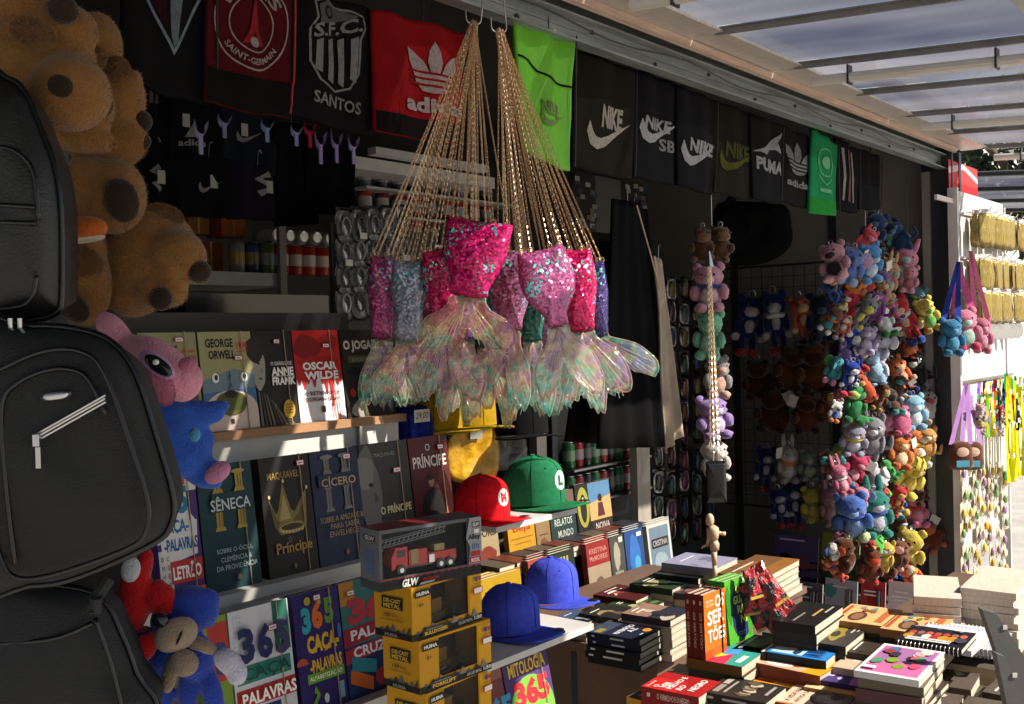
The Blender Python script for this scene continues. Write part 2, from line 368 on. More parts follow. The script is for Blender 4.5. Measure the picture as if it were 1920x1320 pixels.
m = MB(); slab(m, -2.5, 2.36, -0.76, -0.70, -0.05, 0.03); cp('edge_gutter', m, GALV)
for x_ in (2.10, 2.34):  # unseen ribs added to carry the blocking sheet
    m = MB(); slab(m, x_ - 0.008, x_ + 0.008, -0.7, 0.425, -0.022, 0.0); cp('rib', m, RIBM)
m = MB(); slab(m, 1.88, 2.34, -0.7, 0.425, 0.004, 0.010); cp('added_opaque_sheet', m, GALV)  # unseen sheet added to keep sun off lower books and boxes
m = MB(); slab(m, 1.9, 6.2, CYR - 0.04, CYR, -0.04, 0.03); cp('edge_gutter', m, GALV)
# unseen covers added above the sheets to keep sun off the left stock
BLOCKM = mat('sunblocker', (0.035, 0.04, 0.06), rough=0.7, var=0.2)
for x0, x1, y0, y1, lb in ((-1.2, 1.87, -0.65, 1.62, 'wide added unseen tarpaulin lying on the canopy above the suitcases'), (1.88, 2.02, 0.43, 1.62, 'narrow added unseen tarpaulin strip on the canopy above the book rack'),):
    m = MB(); slab(m, x0, x1, y0, y1, 0.012, 0.02); tag(m.build('added_sun_cover', BLOCKM), lb, 'sunblocker')
# neon battens clipped under every second rib
TUBE = mat('lamp_batten_white', (0.70, 0.66, 0.60), rough=0.4, var=0.06)
for j, x in enumerate((2.47, 3.70, 4.92, 6.12)):
    t = empty('fluorescent_batten', (x, 1.1, cz(1.1, -0.06)), 0, ['unlit white tube batten nearest the camera under the canopy', 'unlit white tube batten under the second canopy rib in view', 'unlit white tube batten under the third canopy rib, catching the sun', 'unlit white tube batten at the far end of the canopy by the post'][j], 'lamp', 'tube lamps under the canopy')
    def bp_(name, m, ma): o = m.build(name, ma); o.parent = t; o.matrix_parent_inverse = Matrix.Translation(-t.location); return o
    for s_ in range(1):
        a, b = 1.58, 0.80
        m = MB(); m.tube([(x + 0.015, a + (b - a) * q / 4, cz(a + (b - a) * q / 4, -0.068)) for q in range(5)], 0.019, 10); bp_('tube', m, TUBE)
        for q in (a - 0.14, b + 0.14):
            m = MB(); m.box(x - 0.006, x + 0.036, q, q + 0.006, cz(q, -0.092), cz(q, -0.024)); bp_('clip', m, BLACKM)
# ------------------------------------------------------------------ across the walkway and beyond the kiosk
WALLW = mat('sunlit_render', (0.72, 0.70, 0.66), rough=0.9, var=0.08, vscale=1.2, bump=0.2, bscale=40)
b = empty('pale_building', (16.0, 4.3, 0), 0, 'pale rendered building in full sun beyond the kiosk', 'building')
m = MB(); m.box(-4.5, 16, 0, 4.0, 0, 4.4); m.build('wall', WALLW, b)  # wall raised and turned to the sun to give burnt-out white behind
m = MB(); m.box(-4.7, 16.2, -0.2, 4.2, 4.403, 4.55); m.build('roof', GREYW, b)
m = MB(); m.box(3.0, 4.0, -0.04, -0.003, 0.02, 2.1); m.build('door', GREYW, b)
na = empty('neighbour_awning', (8.6, 1.7, 2.35), 0, 'pale awning of the next kiosk, seen past the corner post', 'awning')
m = MB(); m.add([(-1.2, 1.2, 0.35), (1.8, 1.2, 0.35), (1.8, -0.9, 0.18), (-1.2, -0.9, 0.18)], [(0, 1, 2, 3)]); m.build('sheet', POLY, na)
for x in (-1.2, -0.2, 0.8, 1.8):
    m = MB(); m.tube([(x, 1.2, 0.33), (x, -0.9, 0.16)], 0.018, 6); m.build('rib', BLACKM, na)
for x in (-1.1, 1.7):
    m = MB(); m.tube([(x, 1.15, -2.35), (x, 1.15, 0.33)], 0.022, 8); m.build('leg', DKPOST, na)
# tree beyond
BARK = mat('bark', (0.10, 0.07, 0.05), rough=0.9, bump=0.6, bscale=30)
LEAF = mat('leaf', (0.055, 0.085, 0.03), rough=0.6, var=0.5, vscale=1.5)
tr_ = empty('street_tree', (13.4, 3.0, 0), 0, 'dark leafy tree standing in the street far beyond the kiosk', 'tree')
m = MB(); m.tube([(0, 0, 0), (0.05, 0, 1.5), (0, 0.1, 3.0), (0.1, 0, 4.5)], [0.22, 0.17, 0.13, 0.05], 9)
for i in range(9):
    q = i * 0.7; z = 2.2 + 0.2 * i; m.tube([(0, 0.05, z), (0.7 * math.cos(q), 0.7 * math.sin(q), z + 0.5), (1.5 * math.cos(q), 1.5 * math.sin(q), z + 0.9)], [0.07, 0.05, 0.02], 6)
m.build('trunk', BARK, tr_, smooth=True)
m = MB(); rr = random.Random(3)
cl = [(rr.gauss(0, 0.7), rr.gauss(0, 0.55), 3.2 + rr.gauss(0, 0.5), rr.uniform(0.3, 0.55)) for _ in range(34)]
for cx, cy, c_z, r_ in cl:
    for _ in range(150):
        d = Vector((rr.gauss(0, 1), rr.gauss(0, 1), rr.gauss(0, 1))).normalized() * r_ * rr.uniform(0.5, 1.05)
        p = Vector((cx, cy, c_z)) + d; a = Vector((rr.gauss(0, 1), rr.gauss(0, 1), rr.gauss(0, 1))).normalized(); c = a.orthogonal().normalized(); s_ = rr.uniform(0.05, 0.09)
        m.add([p - a * s_, p + c * s_ * 0.5, p + a * s_, p - c * s_ * 0.5], [(0, 1, 2, 3)])
m.build('crown', LEAF, tr_)
# ================================================================== stepped book rack at the left
def gx(px, py, y): return onY(px, py, y).x
rk = empty('book_rack', (1.0, 1.8, 0), 0, 'stepped white shelf rack holding books with their covers facing out', 'shelf')
def rp(name, m, ma): o = m.build(name, ma); o.parent = rk; o.matrix_parent_inverse = Matrix.Translation((-1.0, -1.8, 0)); return o
T1, T2, T3 = (1.80, 1.425), (1.60, 1.155), (1.45, 0.94)
XE = gx(745, 770, T1[0])
m = MB(); m.box(0.45, XE, T1[0] - 0.03, T1[0] + 0.12, T1[1] - 0.018, T1[1]); rp('shelf', m, WOOD)
m = MB(); m.box(0.45, XE - 0.01, T1[0] - 0.012, T1[0] + 0.002, T1[1] - 0.115, T1[1] - 0.019); rp('riser', m, WHITEP)
m = MB(); m.box(0.45, gx(862, 1000, T2[0]), T2[0] - 0.03, T2[0] + 0.15, T2[1] - 0.02, T2[1]); rp('shelf', m, WHITEP)
m = MB(); m.box(0.45, gx(720, 1100, T2[0]), T2[0] - 0.010, T2[0] + 0.004, T2[1] - 0.30, T2[1] - 0.021); rp('riser', m, WHITEP)
m = MB(); m.box(0.45, gx(745, 1300, T3[0]), T3[0] - 0.03, T3[0] + 0.13, T3[1] - 0.02, T3[1]); rp('shelf', m, WHITEP)
m = MB(); m.box(0.45, gx(745, 1300, T3[0]), T3[0] - 0.01, T3[0] + 0.004, 0.2, T3[1] - 0.021); rp('riser', m, WHITEP)
m = MB(); m.box(0.45, 1.72, T1[0] + 0.135, T1[0] + 0.15, 0.2, 1.67); rp('back_panel', m, DKWALL)
m = MB(); xb = gx(662, 800, T1[0]); m.box(xb, xb + 0.008, T1[0] - 0.022, T1[0] - 0.0125, T1[1] - 0.075, T1[1] - 0.019); rp('bracket', m, METAL)
BAND = mat('elastic_cord', (0.35, 0.26, 0.14), rough=0.8)
def faced(tier, pxl, pxr, py, h, t, col, label, pr, lean=7, tagp=None, band=0.78, cat='book', dy=0.0, name='paperback_book', key=None):
    y, z = tier; y += dy
    x0, x1 = gx(pxl, py, y), gx(pxr, py, y); w_ = x1 - x0
    o = book(name, label, cat, w_, h, t, col, pr, (x0, y, z), (R(-lean), 0, 0), 'books facing out on the stepped rack', None, key or label, tagp)
    if band:
        m = MB(); m.box(band * w_, band * w_ + 0.0016, -0.0048, -0.0034, -0.002, h + 0.002); m.build('elastic_band', BAND, o)
    return o
def c_bichos(p):
    p.rect(0, 0, 1, 1, '8f8b62').rect(0, 0, 1, 0.35, '77804f').blot(0.5, 0.3, 0.4, 0.2, '5a6340', 2)
    p.text('GEORGE', 0.3, 0.78, 0.66, 0.87, '1c1a18', 0.03).text('ORWELL', 0.33, 0.67, 0.72, 0.76, '1c1a18', 0.03)
    p.text('A REVOLUÇÃO', 0.7, 0.79, 0.97, 0.83, 'c23a2a').text('DOS BICHOS', 0.72, 0.73, 0.97, 0.77, 'c23a2a').line([(0.7, 0.71), (0.97, 0.72)], 0.01, 'c23a2a')
    p.poly([(0.82, 0.3), (0.9, 0.62), (0.95, 0.3)], '4b4238')
def c_1984(p):
    p.rect(0, 0, 1, 1, '9a9468').poly([(0, 0.2), (1, 0.2), (1, 0.55), (0.6, 0.62), (0, 0.5)], '6a7f8c').poly([(0, 0.2), (1, 0.2), (1, 0.42), (0, 0.38)], '3f6a94')
    p.text('GEORGE', 0.12, 0.84, 0.64, 0.93, '171512', 0.03).text('ORWELL', 0.16, 0.72, 0.66, 0.81, '171512', 0.03).text('1984', 0.7, 0.82, 0.9, 0.89, 'c8342a', 0.03).line([(0.7, 0.79), (0.9, 0.80)], 0.012, 'c8342a')
    p.poly([(0, 0.0), (1, 0.0), (1, 0.25)] + [(0.5 + 0.5 * math.cos(R(a)), 0.2 + 0.2 * math.sin(R(a))) for a in range(0, 181, 15)] + [(0, 0.2)], 'cdb9ac')
    p.ell(0.5, 0.27, 0.29, 0.13, '5f6128', 24, 180, 360).ell(0.5, 0.29, 0.29, 0.10, '4c5220').ell(0.5, 0.36, 0.12, 0.04, '171a10')
    for x in (0.24, 0.78): p.ell(x, 0.53, 0.065, 0.05, 'e9e6dd').ell(x + 0.01, 0.535, 0.032, 0.028, '15140f')
    p.poly([(0.46, 0.38), (0.5, 0.48), (0.49, 0.54), (0.5, 0.60), (0.52, 0.54), (0.51, 0.48), (0.56, 0.38), (0.51, 0.45)], '22304a').rect(0.45, 0.06, 0.51, 0.11, '3a3020')
def c_anne(p):
    p.rect(0, 0, 1, 1, '1d1a18').blot(0.1, 0.62, 0.16, 0.24, '9a938a', 4, 24, 0.2).blot(0.04, 0.80, 0.22, 0.14, '26211d', 5)
    p.ell(0.1, 0.66, 0.025, 0.012, '2a2522').poly([(0.14, 0.62), (0.19, 0.57), (0.13, 0.56)], '7d766e').ell(0.11, 0.50, 0.05, 0.012, '5a4a46')
    for i in range(9): p.poly([(0.02 + i * 0.1, 0.0), (0.08 + i * 0.1, 0.0), (0.05 + i * 0.06, 0.36 - 0.012 * i * i * 0.3), (0.02 + i * 0.06, 0.36 - 0.012 * i * i * 0.3)], ['6a6254', '3e382e', '554e42'][i % 3])
    p.text('O DIÁRIO DE', 0.38, 0.63, 0.93, 0.68, 'd8d4cc', 0.015).text('ANNE', 0.38, 0.52, 0.95, 0.61, 'efece6', 0.04).text('FRANK', 0.38, 0.42, 0.98, 0.505, 'efece6', 0.04)
    p.line([(0.38, 0.515), (0.96, 0.515)], 0.006, 'd8d4cc').ell(0.74, 0.16, 0.15, 0.10, 'c39a2e')
    for i in range(4): p.rect(0.65, 0.205 - i * 0.03, 0.83, 0.215 - i * 0.03, '7a5a12')
def c_wilde(p):
    p.rect(0, 0, 1, 1, 'd9d6da').rect(0, 0.46, 1, 1, 'b3211d').blot(0.3, 0.82, 0.3, 0.13, '7d1512', 3).blot(0.75, 0.88, 0.2, 0.09, '8d1a15', 6).blot(0.5, 0.66, 0.4, 0.06, 'a01a16', 8)
    for i, x in enumerate((0.06, 0.16, 0.24, 0.37, 0.55, 0.63, 0.74, 0.88, 0.95)):
        d = [0.05, 0.10, 0.04, 0.08, 0.05, 0.16, 0.30, 0.07, 0.03][i]; p.poly([(x - 0.05, 0.465), (x - 0.015, 0.455 - d), (x + 0.012, 0.45 - d), (x + 0.05, 0.465)], 'b3211d')
    p.text('OSCAR', 0.14, 0.56, 0.88, 0.65, 'ece8e6', 0.045).text('WILDE', 0.16, 0.455, 0.9, 0.545, 'ece8e6', 0.045)
    p.text('O RETRATO DE', 0.12, 0.28, 0.9, 0.325, '5b1d1c', 0.02).text('DORIAN GRAY', 0.13, 0.215, 0.9, 0.262, '5b1d1c', 0.02).rect(0.46, 0.09, 0.54, 0.16, '3f3a3a')
    for x, d in ((0.72, 0.17), (0.84, 0.2)): p.line([(x, 0.2), (x, 0.2 - d)], 0.02, 'b3211d')
def c_jog(p):
    p.rect(0, 0, 1, 1, '211a16').text('O JOGADOR', 0.05, 0.74, 1.0, 0.88, 'c9c4b8', 0.04).rect(0.12, 0.62, 1.0, 0.70, '4a4c34').text('DOSTOIÉVSKI', 0.2, 0.635, 0.96, 0.685, '8f8d72', 0.01)
    p.ell(0.55, 0.52, 0.5, 0.06, '0f0c0b').blot(0.55, 0.40, 0.24, 0.17, '4c2c20', 5).blot(0.4, 0.1, 0.3, 0.12, '8b8478', 8).blot(0.7, 0.12, 0.3, 0.2, '15100f', 9).ell(0.14, 0.28, 0.06, 0.05, '98332c')
HB = 0.203
faced(T1, 276, 384, 806, HB, 0.018, '4f6b3a', 'olive paperback in the top row, half hidden by the pink plush', c_bichos, tagp=(0.6, 0.9))
faced(T1, 388, 487, 803, HB, 0.02, '5c6d3a', 'tan and blue paperback with a big staring eye on the cover', c_1984, tagp=(0.62, 0.7))
faced(T1, 489, 562, 796, HB, 0.022, '191614', 'black paperback showing a pale face and a gold seal', c_anne, tagp=(0.5, 0.86))
faced(T1, 564, 650, 786, HB, 0.017, '8d1a17', 'red and white paperback with dripping red paint on its cover', c_wilde, tagp=(0.6, 0.8))
faced(T1, 653, 742, 776, HB, 0.02, '191412', 'dark brown paperback at the right end of the top row, behind the tails', c_jog, band=0)
def c_letrao(p):
    p.rect(0, 0, 1, 1, '4a2a6a').poly([(0, 0.45), (0.8, 0.5), (0.75, 0.9), (0, 0.95)], 'd9d5cf').rect(0, 0.88, 0.75, 1, 'c8402a').rect(0.75, 0.83, 1, 1, 'd5d0c8')
    p.rect(0, 0.02, 0.28, 0.4, 'cfcac2').poly([(0.1, 0.28), (0.9, 0.34), (0.95, 0.6), (0.05, 0.6)], 'd9d5cf').poly([(0.8, 0.52), (0.95, 0.58), (0.8, 0.66)], 'd9d5cf')
    p.text('365', -0.02 + 0.05, 0.66, 0.78, 0.88, '1e7796', 0.05).text('CAÇA-', 0.1, 0.50, 0.74, 0.62, '1e6a9a', 0.03).text('-PALAVRAS', 0.14, 0.385, 0.92, 0.48, '1e5f92', 0.03)
    p.rect(0.24, 0.14, 0.98, 0.31, 'b8322a').text('LETRÃO', 0.28, 0.165, 0.94, 0.29, 'efece6', 0.035).rect(0.6, 0.0, 1, 0.09, 'c8502a')
    for i in range(5):
        for j in range(2): p.text('DCNOHELBTU'[i * 2 + j], 0.04 + j * 0.12, 0.32 - i * 0.065, 0.09 + j * 0.12, 0.355 - i * 0.065, '2a2a2a', 0.01)
def column(p, x, y, w, h, c1='a88a3e', c2='6a5522'):
    p.rect(x - w * 0.36, y, x + w * 0.36, y + h, c1); p.rect(x - w * 0.10, y, x + w * 0.02, y + h, c2); p.rect(x + w * 0.2, y, x + w * 0.27, y + h, c2)
    p.rect(x - w * 0.5, y + h, x + w * 0.5, y + h * 1.07, c1).poly([(x - w * 0.5, y), (x + w * 0.5, y), (x + w * 0.62, y - 0.03), (x - w * 0.62, y - 0.03)], c1)
def c_seneca(p):
    p.rect(0, 0, 1, 1, '12343a')
    for x in (0.34, 0.72): column(p, x, 0.50, 0.16, 0.12); column(p, x, 0.80, 0.16, 0.12); p.ell(x, 0.93, 0.12, 0.018, 'a88a3e')
    p.rect(0.2, 0.62, 0.86, 0.77, '12343a').text('SÊNECA', 0.17, 0.63, 0.9, 0.745, 'bfc7c4', 0.01)
    for i, s in enumerate(('SOBRE O ÓCIO,', 'CLEMÊNCIA &', 'DA PROVIDÊNCIA')): p.text(s, [0.2, 0.26, 0.17][i], 0.29 - 0.065 * i, [0.85, 0.82, 0.92][i], 0.34 - 0.065 * i, 'a9bdbd', 0.0)
    p.ell(0.56, 0.09, 0.04, 0.025, '8a7434')
def c_maq(p):
    p.rect(0, 0, 1, 1, '1a1715').text('MAQUIAVEL', 0.14, 0.80, 0.78, 0.87, '9a7c3c', 0.01)
    p.poly([(0.12, 0.66), (0.24, 0.52), (0.30, 0.56), (0.42, 0.78), (0.54, 0.55), (0.62, 0.52), (0.70, 0.58), (0.88, 0.70), (0.84, 0.42), (0.76, 0.36), (0.30, 0.34), (0.2, 0.42)], '7f6b38')
    p.poly([(0.30, 0.46), (0.42, 0.68), (0.53, 0.47)], 'a8935a').poly([(0.56, 0.45), (0.68, 0.50), (0.83, 0.60), (0.78, 0.43)], '5d4c24').poly([(0.16, 0.58), (0.24, 0.47), (0.30, 0.45), (0.24, 0.40)], '5d4c24')
    p.ell(0.53, 0.39, 0.27, 0.045, 'b39c60').ell(0.53, 0.40, 0.22, 0.028, '3a3018')
    for i in range(7): p.ell(0.34 + i * 0.063, 0.365, 0.014, 0.009, 'd9c684')
    for x, y in ((0.12, 0.67), (0.42, 0.79), (0.88, 0.71)): p.ell(x, y, 0.022, 0.016, 'cdb878')
    p.text('O', 0.42, 0.275, 0.48, 0.32, '9a7434', 0.0).text('Príncipe', 0.16, 0.16, 0.88, 0.28, 'a67f3c', 0.02).ell(0.5, 0.07, 0.025, 0.025, '8a6a30', 6)
def c_cic(p):
    p.rect(0, 0, 1, 1, '1b2440')
    for x in (0.32, 0.68): column(p, x, 0.49, 0.15, 0.17, '77716a', '4a4744'); column(p, x, 0.82, 0.15, 0.10, '77716a', '4a4744'); p.ell(x, 0.94, 0.13, 0.02, '77716a')
    p.rect(0.1, 0.68, 0.9, 0.79, '1b2440').text('CÍCERO', 0.16, 0.68, 0.88, 0.77, 'ad9a68', 0.01)
    for i, s in enumerate(('SOBRE A AMIZADE &', 'PARA SABER', 'ENVELHECER')): p.text(s, [0.06, 0.26, 0.22][i], 0.37 - 0.065 * i, [0.96, 0.86, 0.9][i], 0.42 - 0.065 * i, 'a08d58', 0.0)
    p.ell(0.55, 0.09, 0.03, 0.025, '8a6a30', 6)
def c_prin(p):
    p.rect(0, 0, 1, 1, '34332f').blot(0.12, 0.55, 0.24, 0.42, '5f5c57', 2, 24, 0.2).blot(0.05, 0.75, 0.2, 0.15, '75716b', 6).ell(0.16, 0.62, 0.05, 0.02, '23211f').poly([(0.22, 0.56), (0.30, 0.46), (0.2, 0.45)], '4a4743')
    p.text('MAQUIAVEL', 0.28, 0.86, 0.72, 0.905, '8b8780', 0.0).text('O PRÍNCIPE', 0.3, 0.33, 0.95, 0.42, 'c3b98c', 0.03)
def c_pri2(p):
    p.rect(0, 0, 1, 1, '4e1a1c').text('O', 0.42, 0.86, 0.54, 0.93, 'cfc6bc', 0.0).text('PRÍNCIPE', 0.07, 0.70, 0.93, 0.84, 'd6cdc4', 0.02)
    p.blot(0.5, 0.25, 0.32, 0.22, '1a1011', 4).poly([(0.3, 0.2), (0.36, 0.48), (0.64, 0.5), (0.74, 0.15)], '15100f').ell(0.48, 0.56, 0.075, 0.055, 'a67c60').blot(0.48, 0.60, 0.09, 0.03, '2a1a14', 3).ell(0.55, 0.2, 0.05, 0.03, 'a67c60').poly([(0.6, 0.12), (0.85, 0.3), (0.8, 0.1)], '8a2426')
HB2 = 0.228
faced(T2, 305, 386, 1108, HB2, 0.02, '4a2a6a', 'puzzle book with an orange banner beside the backpack', c_letrao)
faced(T2, 389, 492, 1095, HB2, 0.022, '0f2b30', 'dark teal paperback with gold columns on its cover', c_seneca)
faced(T2, 506, 599, 1072, HB2, 0.024, '15120f', 'black paperback with a golden crown on its cover', c_maq, tagp=(0.72, 0.9))
faced(T2, 601, 690, 1050, HB2, 0.02, '161d33', 'navy paperback with two pale stone columns', c_cic, tagp=(0.66, 0.9))
faced(T2, 694, 783, 1028, HB2, 0.02, '2a2926', 'grey paperback with a shadowy face, above the fire truck box', c_prin, tagp=(0.62, 0.7), dy=0.012)
faced(T2, 785, 857, 1010, HB2, 0.022, '431416', 'maroon paperback with a dark robed figure, beside the red cap', c_pri2, tagp=(0.7, 0.86), dy=0.012)
def c_green(p):
    p.rect(0, 0, 1, 1, '6d8a2e').rect(0.3, 0.5, 1, 0.95, 'a8362c').rect(0.1, 0.08, 0.7, 0.3, 'b03a30').text('DAS', 0.25, 0.22, 0.9, 0.3, 'e6e2da', 0.03).text('3', 0.5, 0.55, 0.95, 0.8, '2a3a6a', 0.04)
def c_365a(p):
    p.rect(0, 0, 1, 1, 'c8c8cc').rect(0.72, 0.6, 0.98, 1.0, '2f6a5a').rect(0.05, 0.42, 0.95, 0.56, '2f7a6c').rect(0.02, 0.24, 1.0, 0.38, 'a8322c').rect(0.28, 0.14, 0.72, 0.22, '2a2f66').rect(0.55, 0, 0.85, 0.1, '2f7a6c')
    for i in range(10):
        for j in range(3): p.text('AXKBRNOTSE'[(i + j * 3) % 10], 0.03 + j * 0.05, 0.60 + i * 0.038, 0.055 + j * 0.05, 0.62 + i * 0.038, '9a9aa2', 0.0)
    p.text('3', 0.08, 0.58, 0.34, 0.86, '222a52', 0.05).text('6', 0.38, 0.58, 0.64, 0.86, '222a52', 0.05).text('5', 0.70, 0.58, 0.93, 0.86, '3c3c5c', 0.05)
    p.text('CAÇA', 0.1, 0.43, 0.9, 0.545, '17423c', 0.02).text('PALAVRAS', 0.06, 0.26, 0.96, 0.36, 'f0ece8', 0.03).text('Ciências', 0.36, 0.155, 0.66, 0.21, 'd4d4e0', 0.01)
def c_365b(p):
    p.rect(0, 0, 1, 1, '2f2560').text('3', 0.16, 0.66, 0.36, 0.88, '35a0a8', 0.06).text('6', 0.38, 0.68, 0.62, 0.92, 'd0682a', 0.06).text('5', 0.66, 0.70, 0.86, 0.92, '62962e', 0.06)
    p.text('CAÇA-', 0.22, 0.46, 0.92, 0.64, 'd2a832', 0.05).text('-PALAVRAS', 0.24, 0.33, 0.94, 0.44, 'd2a832', 0.04).rect(0.16, 0.25, 0.96, 0.33, '62962e').text('ALFABETIZAÇÃO', 0.2, 0.262, 0.92, 0.315, 'e6ead0', 0.02)
    p.ell(0.52, 0.1, 0.05, 0.04, 'c8c8d8').ell(0.08, 0.42, 0.12, 0.06, 'b0502e', 16, 0, 180).line([(0.28, 0.2), (0.36, 0.15), (0.26, 0.09), (0.34, 0.03)], 0.07, '62962e').rect(0.82, 0.06, 0.92, 0.2, '6f9ab8').ell(0.93, 0.62, 0.04, 0.06, '3a6aa8').ell(0.3, 0.93, 0.07, 0.035, 'b09a2a').ell(0.55, 0.9, 0.04, 0.02, 'b09a2a')
def c_365c(p):
    p.rect(0, 0, 1, 1, '23315e').rect(0, 0.45, 1, 1, '2a6a66').rect(0, 0.8, 0.3, 1, 'b07a2a').poly([(0, 0.44), (1, 0.5), (1, 0.62), (0, 0.6)], '8a2430').poly([(0, 0.3), (1, 0.36), (1, 0.46), (0, 0.42)], '9a2a30')
    p.text('365', 0.12, 0.62, 1.3, 0.86, 'a8323c', 0.07).text('PALAVRAS', 0.14, 0.49, 1.5, 0.58, 'd8d4dc', 0.03).text('CRUZADAS', 0.16, 0.34, 1.5, 0.43, 'd8d4dc', 0.03)
    p.line([(0.05, 0.2), (0.5, 0.08)], 0.12, 'b85a28').line([(0.1, 0.3), (0.6, 0.22)], 0.12, '2a7a8a').ell(0.7, 0.12, 0.15, 0.08, '8a2a3a')
HB3 = 0.213
faced(T3, 392, 446, 1372, HB3, 0.02, '5d7a28', 'green and red puzzle book behind the blue plush arm', c_green, band=0)
faced(T3, 449, 562, 1360, HB3, 0.022, '9a9aa0', 'white word-search book with big navy numerals', c_365a, tagp=(0.6, 0.78))
faced(T3, 569, 655, 1338, HB3, 0.022, '281f52', 'purple word-search book with colourful cartoon numerals', c_365b, tagp=(0.42, 0.92))
faced(T3, 657, 745, 1322, HB3, 0.02, '1d2a52', 'teal and red crossword book half behind the toy boxes', c_365c, tagp=(0.12, 0.88))
def c_mit(p):
    p.rect(0, 0, 1, 1, '4a3566').blot(0.8, 0.93, 0.2, 0.1, 'b08a6a', 3).rect(0.05, 0.87, 0.5, 0.885, '9a92a8').text('MITOLOGIA', 0.1, 0.72, 0.92, 0.83, 'd6b23a', 0.03).ell(0.5, 0.42, 0.48, 0.28, '6aa03a').text('365', 0.14, 0.46, 0.92, 0.68, 'c22a35', 0.06).text('CAÇA', 0.16, 0.28, 0.9, 0.42, 'e6e4e0', 0.05).text('PALAVRAS', 0.14, 0.14, 0.95, 0.25, 'e6e4e0', 0.04)
def c_tan(p):
    p.rect(0, 0, 1, 1, '6a3a3a').rect(0.1, 0.87, 0.7, 0.885, 'b0908a').text('365', 0.3, 0.44, 1.15, 0.66, '3a8ab0', 0.06).text('CAÇA', 0.3, 0.28, 1.1, 0.41, 'b8322a', 0.05).rect(0.5, 0.8, 1, 1, '8a5a50')
TQ = (1.24, 0.78)
faced(TQ, 898, 972, 1400, 0.225, 0.02, '5a3030', 'brown word-search book with blue numerals under the cap shelf', c_tan, lean=12, band=0)
faced(TQ, 975, 1058, 1390, 0.235, 0.022, '3f2d58', 'purple and green word-search book leaning under the blue caps', c_mit, lean=12, band=0.8)
# ================================================================== toy cartons
FILM = bpy.data.materials.new('window_film'); FILM.use_nodes = True; n = FILM.node_tree.nodes; L = FILM.node_tree.links; n.remove(n['Principled BSDF'])
a_ = n.new('ShaderNodeBsdfTransparent'); b_ = n.new('ShaderNodeBsdfGlossy'); b_.inputs['Roughness'].default_value = 0.08; mx_ = n.new('ShaderNodeMixShader'); fr = n.new('ShaderNodeFresnel'); fr.inputs[0].default_value = 1.3
ad = n.new('ShaderNodeMath'); ad.operation = 'ADD'; ad.inputs[1].default_value = 0.0
nz_ = n.new('ShaderNodeTexNoise'); nz_.inputs['Scale'].default_value = 35; bp2 = n.new('ShaderNodeBump'); bp2.inputs['Strength'].default_value = 0.25; bp2.inputs['Distance'].default_value = 0.02
L.new(nz_.outputs[0], bp2.inputs['Height']); L.new(bp2.outputs[0], b_.inputs['Normal'])
L.new(fr.outputs[0], ad.inputs[0]); L.new(ad.outputs[0], mx_.inputs[0]); L.new(a_.outputs[0], mx_.inputs[1]); L.new(b_.outputs[0], mx_.inputs[2]); L.new(mx_.outputs[0], n['Material Output'].inputs[0])
def carton(name, label, loc, rz, w, h, d, col, colb, win, front, side, pts=None):
    o = empty(name, loc, rz, label, 'toy box', 'boxed toy vehicles stacked by the rack'); e = 0.0015; x0, z0, x1, z1 = win
    m = MB(); m.box(0, x0, 0, e, 0, h); m.box(x1, w, 0, e, 0, h); m.box(x0, x1, 0, e, 0, z0); m.box(x0, x1, 0, e, z1, h)
    m.box(0, e, e, d, 0, h); m.box(w - e, w, e, d, 0, h); m.box(e, w - e, d - e, d, 0, h); m.box(e, w - e, e, d - e, 0, e); m.box(e, w - e, e, d - e, h - e, h)
    m.build('carton', COVER, o, hx(col))
    q = MB(); q.box(e, w - e, d - e * 2, d - e - 0.0002, e, h - e); q.box(e, w - e, e, d - e * 2, e, e * 2); q.build('lining', MATTE, o, hx(colb))
    q = MB(); q.add([(x0 - 0.001, e + 0.0006, z0 - 0.001), (x1 + 0.001, e + 0.0006, z0 - 0.001), (x1 + 0.001, e + 0.0006, z1 + 0.001), (x0 - 0.001, e + 0.0006, z1 + 0.001)], [(0, 1, 2, 3)]); q.build('window', FILM, o)
    p = Print(); front(p); link('front_print', p.mesh('front_print', lambda x, y, l: (x * w, -0.0003 - l, y * h)), o)
    p = Print(); side(p); link('side_print', p.mesh('side_print', lambda x, y, l: (-0.0003 - l, d - x * d, y * h)), o)
    return o
BY = 1.20; p0 = onY(774, 1205, BY); bw = 0.170; bh = 0.088; bd = 0.088; ZB = p0.z
